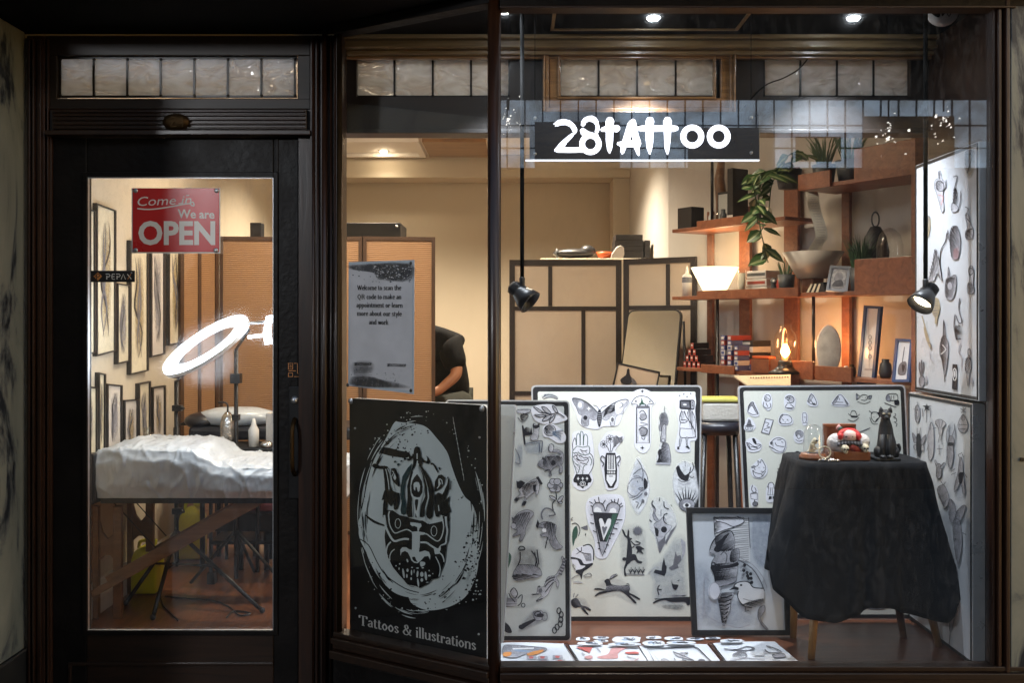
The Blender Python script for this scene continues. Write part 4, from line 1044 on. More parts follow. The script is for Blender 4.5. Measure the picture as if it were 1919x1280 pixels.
# yellow containers
def jug(px, py, Y, w, h, lab):
    t = thing('yellow_container', lab, 'container', W(px, py, Y), 'yellow containers on the shop floor'); p = V((W(px, 0, Y).x, Y, FZ+.002))
    mb = MB(); s_ = w/2
    prof = [(0, 0), (.9, 0), (1, .05), (1, .72), (.85, .88), (.35, 1.0), (0, 1.0)]
    P = []; n = 4
    mb.lathe(p, [(r*s_*1.25, z*h) for r, z in prof], 'yellow', 4, T=Matrix.Rotation(R(45), 4, 'Z')); mb.build('body', t, bevel=.012, sub=0)
    mb = MB(); mb.lathe(p+V((s_*.4, 0, h)), [(.02, 0), (.02, .025), (0, .025)], 'yellow', 14); mb.tube(cat([p+V((-s_*.6, 0, h*.93)), p+V((-s_*.5, 0, h*1.06)), p+V((s_*.05, 0, h*1.08)), p+V((s_*.2, 0, h*.98))], k=4), .009, 'yellow'); mb.build('handle', t)
jug(277, 1120, 4.95, .145, .24, 'bright yellow plastic container on the floor against the skirting')
jug(362, 1020, 5.66, .15, .30, 'taller yellow container in shade behind the tripod')
# small bag of film heap by wall
t = thing('film_roll', 'loose clear film bunched over the bed edge', 'film', W(282, 838, 4.8))
mb = MB()
for _ in range(14):
    p = W(282+rnd.uniform(-9, 9), 812+rnd.uniform(-12, 14), 5.05); mb.ball(p, (rnd.uniform(.012, .03), .02, rnd.uniform(.008, .03)), 'thin_glass', 7)
mb.build('heap', t)

# ------------------------------------------------------------------ ring lamp and its tripod
t = thing('ring_lamp', 'tilted white glowing ring lamp on a black tripod', 'lamp', (-1.7, 5.0, FZ))
rc = W(386, 645.5, 4.45); a_ = R(29)
u_ = V((math.cos(a_), 0, math.sin(a_))); mnr = V((-math.sin(a_), 0, math.cos(a_))); v_ = (mnr*.40+V((0, 1, 0))*.917).normalized(); n_ = u_.cross(v_)
T = Matrix((( u_.x, v_.x, n_.x, 0), (u_.y, v_.y, n_.y, 0), (u_.z, v_.z, n_.z, 0), (0, 0, 0, 1)))
if n_.z > 0: T = T @ Matrix.Rotation(math.pi, 4, 'X')
ro, ri = .214, .160
mb = MB(); mb.lathe(rc, [(ri, -.008), (ri, .010), (ro, .010), (ro, -.008), (ri, -.008)], 'ring_glow', 64, T=T); mb.build('diffuser', t)
mb = MB(); mb.lathe(rc, [(ri-.004, -.001), (ri-.004, .018), (ro+.005, .018), (ro+.005, -.001)], 'white_plastic', 64, T=T); mb.build('casing', t)
mb = MB(); pp_ = [W(331, 706, 4.9), W(331, 1078, 5.0)]
mb.tube([V((pp_[1].x, 5.0, FZ+.12)), V((pp_[1].x, 5.0, 1.19))], .011, 'black_metal'); mb.tube([V((pp_[1].x, 5.0, .60)), V((pp_[1].x, 5.0, .95))], .015, 'black_metal')
mb.build('pole', t)
mb = MB(); mb.tube([V((pp_[1].x, 5.0, 1.18)), V((pp_[1].x+.05, 4.9, 1.21)), rc-u_*.19+V((0, .02, -.012))], .006, 'black_metal'); mb.build('arm', t)
mb = MB()
for y in (703, 765, 958): p = W(333, y, 4.99); mb.box(p, (.045, .035, .03), 'black_metal'); mb.tube([p, p+V((.04, -.02, 0))], .007, 'black_metal')
mb.build('clamp', t)
for fx, fy in ((236, 1136), (287, 1163), (492, 1150)):
    Yf = (CZ-FZ)*F/(fy-CY); f = W(fx, fy, Yf); hub = V((pp_[1].x, 5.0, FZ+.30))
    mb = MB(); mb.tube([hub, f+V((0, 0, .012))], .010, 'black_metal'); mb.tube([V((pp_[1].x, 5, FZ+.13)), hub*.55+f*.45], .006, 'black_metal'); mb.ball(f+V((0, 0, .014)), .014, 'black_plastic', 10); mb.build('leg', t)
t2 = thing('studio_lamp', 'second bright white lamp cut off by the door edge', 'lamp', W(520, 1150, 4.95))
mb = MB(); p = W(512, 622, 4.4); mb.tube([p+V((-.02, 0, -.055)), p+V((-.026, 0, 0)), p+V((-.02, 0, .055)), p+V((.12, .1, .10))], .017, 'ring_glow', 12); mb.build('tube', t2)
mb = MB()
for dy in (0, 27): mb.tube([W(466, 606+dy*.95, 4.43), W(503, 603+dy*.9, 4.40)], .007, 'ring_glow' if dy else 'steel', 8)
mb.build('bar', t2)
mb = MB(); x_ = wx(443, 5.02); mb.tube([(x_, 5.02, FZ+.05), (x_, 5.02, 1.35)], .011, 'black_metal'); mb.tube([(x_, 5.02, 1.35), tuple(W(466, 618, 4.43))], .008, 'black_metal'); mb.build('pole', t2)
mb = MB(); mb.box((x_, 5.02, 1.2), (.05, .05, .05), 'black_metal'); mb.box((x_, 5.02, 1.0), (.035, .035, .03), 'black_metal'); mb.build('clamp', t2)
mb = MB(); 
for dx, dy in ((.3, -.1), (-.25, .05), (.02, .28)): mb.tube([(x_, 5.02, FZ+.3), (x_+dx, 5.02+dy, FZ+.015)], .009, 'black_metal')
mb.build('leg', t2)
t = thing('power_cable', 'thin black cable looping over the wooden floor', 'cable', (-1.5, 4.8, FZ))
mb = MB(); mb.tube(cat([V(((x-CX)*((CZ-FZ)*F/(y-CY))/F, (CZ-FZ)*F/(y-CY), FZ+.005)) for x, y in ((310, 1120), (350, 1124), (400, 1128), (430, 1140), (450, 1156), (470, 1152), (440, 1148), (425, 1160))], k=6), .004, 'black_plastic', 6); mb.build('lead', t)
t = thing('power_cable', 'thin black cable lying under the wooden bed brace', 'cable', (-1.5, 4.8, FZ))
mb = MB(); mb.tube(cat([V(((x-CX)*((CZ-FZ)*F/(y-CY))/F, (CZ-FZ)*F/(y-CY), FZ+.006)) for x, y in ((300, 1110), (305, 1135), (318, 1150), (334, 1166))], k=6), .004, 'black_plastic', 6); mb.build('lead', t)
point_light('ring_bounce', rc+V((0, 0, -.06)), 7, (.82, .9, 1), .12)

# ------------------------------------------------------------------ person on a stool behind the bamboo screen
def skinned(name, verts, edges, rad, m, parent, sub=2, root=0, smooth=True):
    me = bpy.data.meshes.new(name); me.from_pydata([tuple(v) for v in verts], edges, [])
    o = bpy.data.objects.new(name, me); COL.objects.link(o)
    sk = o.modifiers.new('k', 'SKIN'); ss = o.modifiers.new('s', 'SUBSURF'); ss.levels = ss.render_levels = sub
    for i, r_ in enumerate(rad):
        me.skin_vertices[0].data[i].radius = (r_, r_) if not isinstance(r_, tuple) else r_
    me.skin_vertices[0].data[root].use_root = True
    dg = bpy.context.evaluated_depsgraph_get(); nm = bpy.data.meshes.new_from_object(o.evaluated_get(dg))
    bpy.data.objects.remove(o)
    for p in nm.polygons: p.use_smooth = True
    nm.materials.clear(); nm.materials.append(M[m]); nm.name = name
    return link(bpy.data.objects.new(name, nm), parent)
pt = thing('person', 'person in a black T-shirt seated and bending forward behind the bamboo screen', 'person', (-.55, 6.62, FZ))
hip = V((-.42, 6.66, .90)); Yp = 6.55
sh = W(812, 640, 6.55); 
neck = V((-.70, 6.55, 1.44)); head = V((-.84, 6.5, 1.46))
sR, eR, hR = W(846, 643, 6.42), W(858, 702, 6.36), W(822, 733, 6.30)
sL = V((-.56, 6.78, 1.36)); eL = V((-.62, 6.85, 1.10)); hL = V((-.85, 6.66, 1.02))
ver = [hip, V((-.44, 6.62, 1.08)), V((-.49, 6.6, 1.26)), V((-.54, 6.58, 1.38)), neck, head+V((.05, 0, -.02)), head+V((-.04, 0, .05)),
       sR, eR, hR, hR+V((-.08, -.01, -.02)), sL, eL, hL, hL+V((-.08, -.02, -.01)),
       V((-.40, 6.52, .88)), V((-.66, 6.36, .90)), V((-.68, 6.36, .45)), V((-.68, 6.36, .20)), V((-.78, 6.36, .17)),
       V((-.42, 6.80, .88)), V((-.70, 6.9, .92)), V((-.66, 6.92, .45)), V((-.64, 6.92, .20)), V((-.75, 6.92, .17))]
ed = [(0, 1), (1, 2), (2, 3), (3, 4), (4, 5), (5, 6), (3, 7), (7, 8), (8, 9), (9, 10), (3, 11), (11, 12), (12, 13), (13, 14), (0, 15), (15, 16), (16, 17), (17, 18), (18, 19), (0, 20), (20, 21), (21, 22), (22, 23), (23, 24)]
rd = [.11, .10, .10, .09, .055, .075, .085, .055, .042, .03, .035, .055, .042, .03, .035, .085, .065, .05, .04, .035, .085, .065, .05, .04, .035]
skinned('body', ver, ed, rd, 'skin', pt)
mb = MB(); mb.ball(head+V((.01, 0, .035)), (.105, .09, .10), 'hair', 18); mb.build('hair', pt)
# shirt: back, shoulder and a loose sleeve
sv = [hip+V((0, 0, .0)), V((-.44, 6.62, 1.10)), V((-.48, 6.6, 1.27)), V((-.53, 6.58, 1.375)), sR+V((-.02, .02, -.01)), sR*.55+eR*.45+V((0, 0, -.01)), sR*.12+eR*.88, V((-.56, 6.76, 1.36)), (sL+eL)/2, neck+V((.0, 0, -.01))]
skinned('shirt', sv, [(0, 1), (1, 2), (2, 3), (3, 4), (4, 5), (5, 6), (3, 7), (7, 8), (3, 9)], [.165, .16, .17, .165, .10, .085, .080, .09, .08, .095], 'shirt', pt)
tv = [hip+V((0, 0, -.02)), V((-.36, 6.50, .91)), V((-.66, 6.36, .91)), V((-.68, 6.36, .45)), V((-.68, 6.36, .24)), V((-.42, 6.80, .88)), V((-.70, 6.9, .92)), V((-.66, 6.92, .45)), V((-.64, 6.92, .24))]
skinned('trousers', tv, [(0, 1), (1, 2), (2, 3), (3, 4), (0, 5), (5, 6), (6, 7), (7, 8)], [.15, .125, .085, .07, .055, .12, .085, .07, .055], 'trousers', pt)
t = thing('stool', 'round black work stool under the seated person', 'stool', (-.40, 6.66, FZ))
mb = MB(); mb.lathe((-.40, 6.66, .70), [(0, .06), (.17, .055), (.185, .03), (.17, 0), (0, 0)], 'vinyl', 28); mb.build('seat', t)
mb = MB(); mb.tube([(-.4, 6.66, .2), (-.4, 6.66, .70)], .02, 'steel'); mb.build('column', t)
for k in range(5):
    a = k*1.2566; MB().tube([(-.4, 6.66, .22), (-.4+.25*math.cos(a), 6.66+.25*math.sin(a), .15)], .013, 'black_metal').build('leg', t)
# ------------------------------------------------------------------ cherry shelving set askew along the white wall
SA, SB = V((.95, 5.8, 0)), V((1.815, 4.4, 0)); sd = (SB-SA).normalized(); sn = V((-sd.y, sd.x, 0))
if sn.x < 0: sn = -sn                                   # away from the viewer
ST = Matrix(((sd.x, sn.x, 0, 0), (sd.y, sn.y, 0, 0), (0, 0, 1, 0), (0, 0, 0, 1)))
def sp(px, py, dep=0): return Fr(SA+sn*dep, SB+sn*dep, SA+sn*dep+V((0, 0, 1))).p(px, py)
def su(px, dep=0): return (sp(px, 600, dep)-SA).dot(sd)
def sbox(mb, u0, u1, d0, d1, z0, z1, m): mb.box(SA+sd*((u0+u1)/2)+sn*((d0+d1)/2)+V((0, 0, (z0+z1)/2)), (u1-u0, d1-d0, z1-z0), m, mtx=ST)
Z1, Z2, Z3, Z4 = CZ+.539, CZ+.678, CZ+.14, CZ-.277
SD = .27
sf = thing('shelf_unit', 'cherry wood wall shelving stepped along the white wall', 'shelving', SA+sd*.8+V((0, 0, FZ)))
shelves = [(Z1, su(1260), su(1472)), (Z2, su(1500), su(1716)), (Z3, su(1260), su(1716)), (Z4, su(1260), su(1716))]
for z, u0, u1 in shelves:
    mb = MB(); sbox(mb, u0, u1, 0, SD, z-.02, z, 'cherry'); mb.build('shelf', sf, bevel=.002)
for z, a, b, h in ((Z1, 1310, 1405, .055), (Z2, 1500, 1560, .06), (Z2, 1605, 1716, .14), (Z3, 1310, 1500, .055), (Z3, 1606, 1714, .15), (Z4, 1318, 1380, .05), (Z4, 1412, 1528, .07), (Z4, 1532, 1600, .05)):
    mb = MB(); u0, u1 = su(a), su(b); sbox(mb, u0, u1, -.017, -.001, z-.022, z+h if a not in (1310, 1318) else z+h*.5, 'cherry'); mb.build('lip', sf, bevel=.002)
for a, w in ((1322, .045), (1382, .085), (1466, .10), (1574, .05)):
    mb = MB(); u0 = su(a, SD*.95); sbox(mb, u0, u0+w, SD, SD+.022, FZ, Z2+.16 if a > 1400 else Z1+.12, 'cherry'); mb.build('upright', sf, bevel=.002)
mb = MB(); u0 = su(1713, 0); sbox(mb, u0, u0+.022, -.02, SD, FZ, Z2+.2, 'cherry')
mb.build('upright', sf, bevel=.002)
for a, z0, z1 in ((1345, FZ, Z3-.02), (1525, Z4, Z3-.02), (1335, Z1, Z1+.45)):
    u0 = su(a, .05); p = SA+sd*u0+sn*.05; MB().tube([p+V((0, 0, z0)), p+V((0, 0, z1))], .009, 'black_metal', 8).build('rod', sf)
MB().bx(0, .001, 0, .001, 0, .001, 'cherry') if False else None

def onshelf(name, lab, cat_, px, z, dep, group=None):
    """a thing on a shelf: its base point at depth dep behind the shelf front, under photo column px"""
    p = SA+sd*su(px, dep)+sn*dep; p.z = z
    return thing(name, lab, cat_, p, group), p
def sc(p): return p.y/F          # metres per photo pixel at p
def hh(p, py): return CZ-(py-CY)*p.y/F-p.z        # height above p.z of a photo row at p
# top left shelf
t, p = onshelf('black_box', 'matt black box at the far end of the upper left shelf', 'box', 1295, Z1, .06)
s_ = sc(p); mb = MB(); mb.box(p+V((0, 0, .06)), (38*s_, .1, .125), 'box_black', mtx=ST); mb.build('box', t, bevel=.003)
for k, (px, c) in enumerate(((1334, 'sheet_grey'), (1346, 'thin_glass'), (1356, 'pot_grey'), (1367, 'thin_glass'))):
    t, p = onshelf('glass_jar', ['pale', 'clear', 'dark', 'second clear'][k]+' little jar on the upper left shelf', 'jar', px, Z1, .1+.02*(k % 2), 'little jars on the upper left shelf')
    MB().lathe(p, [(0, 0), (.018, .002), (.019, .06), (.012, .075), (.012, .095), (0, .096)], c, 16).build('jar', t)
t, p = onshelf('framed_card', 'small framed card standing among the jars', 'picture', 1357, Z1, .16)
MB().box(p+V((0, 0, .11)), (.09, .012, .19), 'black_plastic', mtx=ST).build('frame', t); MB().box(p+V((0, 0, .11))-sn*.007, (.07, .003, .16), 'sheet_grey', mtx=ST).build('card', t)
t, p = onshelf('driftwood', 'tall rough piece of wood leaning at the wall above the upper left shelf', 'wood', 1350, Z1, .24)
mb = MB(); mb.tube([p, p+V((.01, 0, .15)), p+V((-.005, 0, .3)), p+V((.01, 0, .42))], [.03, .034, .03, .02], 'bed_wood'); mb.build('trunk', t)
t, p = onshelf('book', 'tall black book standing upright beside the trailing plant', 'book', 1383, Z1, .15)
MB().box(p+V((0, 0, .16)), (.045, .12, .32), 'box_black', mtx=ST).build('cover', t, bevel=.003); MB().box(p+V((0, 0, .03))-sn*.0605, (.043, .004, .05), 'box_white', mtx=ST).build('label', t)

# leafy plants
def leaf_mesh(mb, p, d, up, L_, w, m, m2):
    """pointed leaf from p along d, folded along its rib, pale stripe beside the rib"""
    d = d.normalized(); s_ = d.cross(up)
    if s_.length < 1e-3: s_ = V((1, 0, 0))
    s_.normalize(); n = s_.cross(d)
    st_ = [(0, 0), (.15, .55), (.4, 1), (.7, .72), (1, 0)]
    C = [p+d*L_*a-n*(L_*.18*a*a) for a, _ in st_]
    Lf = [C[i]+s_*w*b+n*w*.25*b for i, (a, b) in enumerate(st_)]; Rt = [C[i]-s_*w*b+n*w*.25*b for i, (a, b) in enumerate(st_)]
    i1 = [C[i]*.72+Lf[i]*.28+n*.0002 for i in range(5)]; i2 = [C[i]*.72+Rt[i]*.28+n*.0002 for i in range(5)]
    for A, B, mm in ((C, i1, m2), (i1, Lf, m), (i2, C, m2), (Rt, i2, m)):
        mb.poly(A+B, [(i, i+1, 6+i, 5+i) for i in range(4)], mm, True)
def vine(mb, pts, n, L_, w, r_):
    pts = cat([tuple(q) for q in pts], k=10); pts = [V(q) for q in pts]
    mb.tube(pts, .0028, 'leaf', 6)
    for i in range(n):
        k = (i+.3)/n*(len(pts)-2); p = pts[int(k)]; a = r_.uniform(0, 6.28) if i % 3 else (0 if i % 2 else 3.14)
        d = V((math.cos(a), math.sin(a)*.7-.25, r_.uniform(-.8, -.1)))
        leaf_mesh(mb, p, d, V((r_.uniform(-.3, .3), -1, .6)).normalized(), L_*r_.uniform(.45, 1.2), w*r_.uniform(.6, 1.15), 'leaf', 'leaf_pale')
t, p = onshelf('trailing_plant', 'trailing plant with pale striped green leaves hanging over the upper shelf', 'plant', 1478, Z1+.14, .02)
pot = thing('x', '', '') if False else None
c_ = p+V((0, 0, .0))
mb = MB(); mb.lathe(c_+V((0, 0, 0)), [(0, 0), (.05, .002), (.07, .10), (.066, .10), (.05, .02), (0, .02)], 'pot_grey', 24); mb.build('pot', t)
top = c_+V((0, 0, .11)); mb = MB(); r2 = random.Random(5)
Yv = p.y-.08
mb2 = MB()
vine(mb2, [top, W(1455, 318, Yv), W(1428, 340, Yv-.02), W(1422, 400, Yv-.02), W(1432, 460, Yv-.02), W(1440, 492, Yv-.02)], 25, .105, .027, r2)
vine(mb2, [top, W(1440, 320, Yv), W(1412, 335, Yv-.02), W(1418, 380, Yv-.03), W(1420, 420, Yv-.03)], 14, .09, .027, r2)
vine(mb2, [top, W(1470, 300, Yv), W(1490, 285, Yv), W(1515, 292, Yv)], 14, .09, .022, r2)
vine(mb2, [top, W(1460, 322, Yv), W(1446, 350, Yv), W(1440, 400, Yv), W(1424, 440, Yv)], 10, .10, .026, r2)
mb2.build('leaves', t)
for k, (px, w, lab) in enumerate(((1545, .06, 'black pot of tufted grass on the upper right shelf'), (1595, .075, 'large dark pot with drooping leaves on the upper right shelf'))):
    t, p = onshelf('potted_plant', lab, 'plant', px, Z2, .10, 'pots on the upper right shelf')
    MB().lathe(p, [(0, 0), (w*.75, .002), (w, .11), (w*.94, .11), (w*.7, .03), (0, .03)], 'pot_grey', 24).build('pot', t)
    mb = MB()
    for i in range(60):
        a = rnd.uniform(0, 6.28); l_ = rnd.uniform(.08, .20); q = p+V((math.cos(a)*w*.5*rnd.random(), math.sin(a)*w*.5*rnd.random(), .10))
        e = q+V((math.cos(a)*l_*.5, math.sin(a)*l_*.5, l_)); m_ = (q+e)/2+V((0, 0, l_*.2)); mb.tube([q, m_, e], [.003, .0025, .0005], 'grass_leaf', 4, caps=False)
    mb.build('leaves', t)
t, p = onshelf('crown_figure', 'tiny white crown shaped figure on the upper right shelf', 'ornament', 1528, Z2, .02)
mb = MB(); mb.lathe(p, [(.02, 0), (.024, .035), (.020, .035), (.017, .004), (0, .004)], 'box_white', 16)
for k in range(6): a = k*1.047; mb.tube([p+V((.022*math.cos(a), .022*math.sin(a), .03)), p+V((.026*math.cos(a), .026*math.sin(a), .055))], [.006, .001], 'box_white', 6)
mb.build('crown', t)

# middle shelf
t, p = onshelf('squeeze_bottle', 'pale yellow squeeze bottle at the far end of the middle shelf', 'bottle', 1288, Z3, .03)
MB().lathe(p, [(0, 0), (.028, .002), (.029, .115), (.022, .128), (.010, .132), (.010, .148), (.003, .178), (0, .178)], 'lamp_grey', 20).build('bottle', t); MB().lathe(p, [(.0294, .08), (.0294, .112)], 'ink_mid', 20).build('label', t)
t, p = onshelf('bowl_lamp', 'glowing white bowl shaped lamp on the middle shelf', 'lamp', 1340, Z3, .07)
s_ = sc(p); ht = 47*s_
def bowl(mb, p, rt, rb, h, m, n=6):
    T_ = Matrix.Rotation(R(15), 4, 'Z'); k = 32
    mb.lathe(p, [(0, .004), (rb*.96, .004), (rt*.985, h), (rt, h), (rb, 0), (0, 0)], m, k)
mb = MB(); bowl(mb, p+V((0, 0, .018)), 44*s_, 20*s_, ht, 'shade_glow'); mb.build('shade', t)
MB().lathe(p, [(0, 0), (.05, 0), (.05, .016), (0, .018)], 'cherry', 20).build('base', t)
point_light('bowl_lamp_light', p+V((0, 0, ht+.08)), 5, (1, .68, .36), .05)
t, p = onshelf('glass_jar', 'clear ribbed jar of small tins beside the glowing bowl lamp', 'jar', 1391, Z3, .05)
mb = MB(); mb.lathe(p, [(0, 0), (.022, .001), (.023, .03), (.020, .04), (.023, .05), (.023, .08), (.020, .09), (.023, .1), (.022, .135), (0, .137)], 'thin_glass', 20); mb.lathe(p, [(0, .003), (.018, .003), (.018, .12), (0, .12)], 'paper_tan', 16); mb.build('jar', t)
for k in range(3):
    t, p = onshelf('book', ['lowest', 'middle', 'top'][k]+' pale book of the pile behind the hanging leaves', 'book', 1432, Z3+.045*k+.0005, .17, 'pale books on the middle shelf')
    MB().box(p+V((0, 0, .021)), (.16-.01*k, .12, .042), 'box_white', mtx=ST).build('cover', t, bevel=.003); MB().box(p+V((0, 0, .021))-sn*.0605, (.13, .003, .016), 'box_red' if k == 1 else 'pot_grey', mtx=ST).build('spine_label', t)
t, p = onshelf('small_figure', 'small dark figurine with a pale face on the middle shelf', 'ornament', 1450, Z3, .04)
mb = MB(); mb.lathe(p, [(0, 0), (.024, .001), (.02, .02), (.012, .05), (.018, .06), (.014, .08), (0, .085)], 'pot_grey', 16); mb.ball(p+V((0, -.01, .066)), .011, 'box_white', 10); mb.build('figure', t)
t, p = onshelf('potted_plant', 'dark square pot with tufted leaves under the trailing vine', 'plant', 1474, Z3, .06)
MB().lathe(p, [(0, 0), (.036, .002), (.044, .10), (.04, .10), (.03, .03), (0, .03)], 'pot_grey', 20).build('pot', t)
mb = MB()
for i in range(40):
    a = rnd.uniform(0, 6.28); q = p+V((math.cos(a)*.02, math.sin(a)*.02, .09)); l_ = rnd.uniform(.03, .09); mb.tube([q, q+V((math.cos(a)*l_*.4, math.sin(a)*l_*.4, l_))], [.003, .0006], 'grass_leaf', 4, caps=False)
mb.build('leaves', t)
t, p = onshelf('lamp_bowl', 'unlit grey trapezoid paper bowl on the middle shelf', 'bowl', 1524, Z3+.075, .10)
s_ = sc(p); mb = MB(); mb.lathe(p, [(0, .006), (27*s_, .006), (55*s_, 49*s_), (56*s_, 49*s_), (28*s_, 0), (0, 0)], 'lamp_grey', 28); mb.build('shell', t)
mb = MB(); mb.box(p+V((0, 0, -.0385)), (.07, .08, .075), 'cherry', mtx=ST); mb.build('stand', t)
t, p = onshelf('paper_scroll', 'long curling strip of printed paper rising out of the grey bowl', 'paper', 1512, Z3+.1, .07)
pth = cat([tuple(W(x, y, p.y)+V((0, dy, 0))) for x, y, dy in ((1508, 490, -.06), (1513, 480, -.08), (1518, 462, -.12), (1525, 448, -.13), (1523, 425, -.12), (1516, 400, -.11), (1511, 378, -.12), (1511, 364, -.10))], k=5)
mb = MB(); mb2_ = [V(q) for q in pth]; w_ = V((11*s_, 0, 0))
mb.poly([q-w_+V((0, .004, 0)) for q in mb2_]+[q+w_ for q in mb2_], [(i, i+1, len(pth)+i+1, len(pth)+i) for i in range(len(pth)-1)], 'sheet_cream', True); mb.build('strip', t)
mb = MB()
for i in range(3, len(pth)-2, 1):
    q = mb2_[i]+V((0, -.003, 0)); mb.box(q, (w_.x*1.5*rnd.uniform(.6, 1), .001, .0016), 'ink_soft')
mb.build('print', t)
t, p = onshelf('striped_box', 'small dark box with yellow stripes in front of the grey bowl', 'box', 1532, Z3, .02)
mb = MB(); mb.slab([p+sd*a+V((0, 0, b))-sn*.015 for a, b in ((-.06, 0), (.06, 0), (.05, .05), (-.03, .04))], sn*.06, 'box_black'); mb.build('box', t)
mb = MB()
for k in range(3): mb.slab([p+sd*a+V((0, 0, b))-sn*.017 for a, b in ((-.055+k*.03, 0), (-.04+k*.03, 0), (-.015+k*.026, .042), (-.027+k*.026, .041))], sn*.0015, 'paper_tan')
mb.build('stripe', t)
t, p = onshelf('photo_frame', 'silver edged small photo frame tilted on the middle shelf', 'picture', 1570, Z3, -.0)
ff = Fr(W(1548, 545, p.y), W(1588, 547, p.y-.04), W(1556, 497, p.y+.02))
i_ = flat_art(ff, [(1556, 497), (1595, 499), (1588, 547), (1548, 545)], 4.5, t, 'steel', 'ink_soft', .012)
ink = Ink(ff, 0, 0, 1, -.003); ink.g('1560,505 1588,506 1583,540 1556,538', 'wash_white', .8); ink.b('1568,512 1578,511 1580,522 1572,530 1563,524', 'ink_soft'); ink.b('1566,526 1578,525 1580,536 1560,536', 'ink_mid'); ink.done('photo', t)
t, p = onshelf('potted_grass', 'grey pot of fine green grass on the middle shelf', 'plant', 1613, Z3, .06)
s_ = sc(p); MB().lathe(p, [(0, 0), (17*s_, .002), (20*s_, 44*s_), (18*s_, 44*s_), (15*s_, .02), (0, .02)], 'pot_grey', 24).build('pot', t)
mb = MB()
for i in range(160):
    a = rnd.uniform(0, 6.28); rr = rnd.random()**.5*16*s_; q = p+V((math.cos(a)*rr, math.sin(a)*rr, 42*s_)); l_ = rnd.uniform(25, 62)*s_; o_ = rnd.uniform(.1, .5)*l_
    mb.tube([q, q+V((math.cos(a)*o_*.3, math.sin(a)*o_*.3, l_*.6)), q+V((math.cos(a)*o_, math.sin(a)*o_, l_))], [.0022, .0018, .0004], 'grass_leaf', 4, caps=False)
mb.build('grass', t)
t, p = onshelf('black_vase', 'glossy black teardrop vase with a ring handle on the middle shelf', 'vase', 1641, Z3+.06, .15)
s_ = sc(p); MB().lathe(p, [(0, 0), (12*s_, .002), (22*s_, 20*s_), (25*s_, 50*s_), (20*s_, 78*s_), (9*s_, 98*s_), (0, 100*s_)], 'cat_black', 28).build('body', t)
mb = MB(); c = p+V((0, 0, 112*s_)); mb.tube([c+V((7*s_*math.cos(a), 0, 14*s_*math.sin(a))) for a in [i*.3927 for i in range(16)]], .004, 'pot_grey', 8, closed=True); mb.build('ring', t)
mb = MB(); mb.box(p+V((0, 0, -.03)), (.11, .09, .058), 'cherry', mtx=ST); mb.build('stand', t)
t, p = onshelf('glass_cloche', 'small clear glass cloche over pale bones on the middle shelf', 'glass dome', 1668, Z3+.06, .06)
s_ = sc(p); MB().lathe(p, [(24*s_, 0), (24*s_, 60*s_), (19*s_, 80*s_), (9*s_, 91*s_), (0, 94*s_)], 'thin_glass', 28).build('dome', t)
mb = MB()
for k in range(9): mb.ball(p+V((rnd.uniform(-.04, .05), rnd.uniform(-.02, .02), rnd.uniform(.006, .045))), (rnd.uniform(.010, .022), .012, rnd.uniform(.008, .014)), 'bone', 9)
mb.build('bones', t)
mb = MB(); mb.box(p+V((0, 0, -.032)), (.13, .1, .055), 'cherry', mtx=ST); mb.build('stand', t)

# lowest shelf: boxes, lantern, plate, book
k = 0
for row, n in enumerate((4, 3, 2, 1)):
    for j in range(n):
        t, p = onshelf('ink_box', f"little red tipped black box, row {['one', 'two', 'three', 'four'][row]} from the shelf, {['first', 'second', 'third', 'fourth'][j]} from its far end", 'box', 1284+j*8.6+row*4.6, Z4+row*.036+.0006*(row+1), .03+.0*j, 'red tipped boxes on the lowest shelf')
        MB().box(p+sn*.06+V((0, 0, .017)), (.023, .12, .034), 'box_black', mtx=ST).build('box', t, bevel=.0015)
        MB().box(p+V((0, 0, .017))-sn*.0008, (.0225, .002, .033), 'box_red', mtx=ST).build('end', t); MB().box(p+V((0, 0, .02))-sn*.002, (.014, .001, .010), 'box_white', mtx=ST).build('label', t)
for row in range(7):
    for j in range(3 if row < 5 else 2):
        col = ('box_blue', 'box_white', 'box_blue', 'box_red')[(row*3+j) % 4]
        t, p = onshelf('needle_box', f"small {dict(box_blue='blue', box_white='white', box_red='red')[col]} carton, level {['one', 'two', 'three', 'four', 'five', 'six', 'seven'][row]} from the shelf, {['far', 'middle', 'near'][j]} column of the stack", 'box', 1355+j*12.5, Z4+row*.0275+.0006, -.005+.0*j, 'cartons stacked on the lowest shelf')
        MB().box(p+sn*.075+V((0, 0, .0132)), (.032, .15, .0262), col, mtx=ST).build('box', t, bevel=.001)
        MB().box(p+V((0, 0, .013))-sn*.001, (.02, .0015, .015), 'box_white' if col != 'box_white' else 'box_blue', mtx=ST).build('label', t)
for row in range(5):
    col = ('box_blue', 'box_red', 'box_black', 'box_white', 'box_black')[row]
    t, p = onshelf('flat_carton', ['bottom blue', 'second red', 'third black', 'fourth white', 'top black'][row]+' flat carton of the pile behind the lantern', 'box', 1412, Z4+row*.033+.0006, .15, 'flat cartons on the lowest shelf')
    MB().box(p+V((0, 0, .0155)), (.13, .14, .031), col, mtx=ST).build('box', t, bevel=.001); MB().box(p+V((0, 0, .016))-sn*.071, (.09, .002, .014), 'sheet_grey', mtx=ST).build('label', t)
t, p = onshelf('red_tray', 'flat bright red packet in front of the cartons', 'packet', 1432, Z4+.072, .0)
MB().box(p+V((0, 0, .008)), (.12, .05, .014), 'orange_plastic', mtx=ST).build('packet', t, bevel=.003); MB().box(p+V((0, 0, -.037)), (.12, .05, .07), 'cherry', mtx=ST).build('support', t)
t, p = onshelf('lantern', 'glass chimney oil lantern with a burning flame on the lowest shelf', 'lamp', 1472, Z4, -.03)
s_ = sc(p)
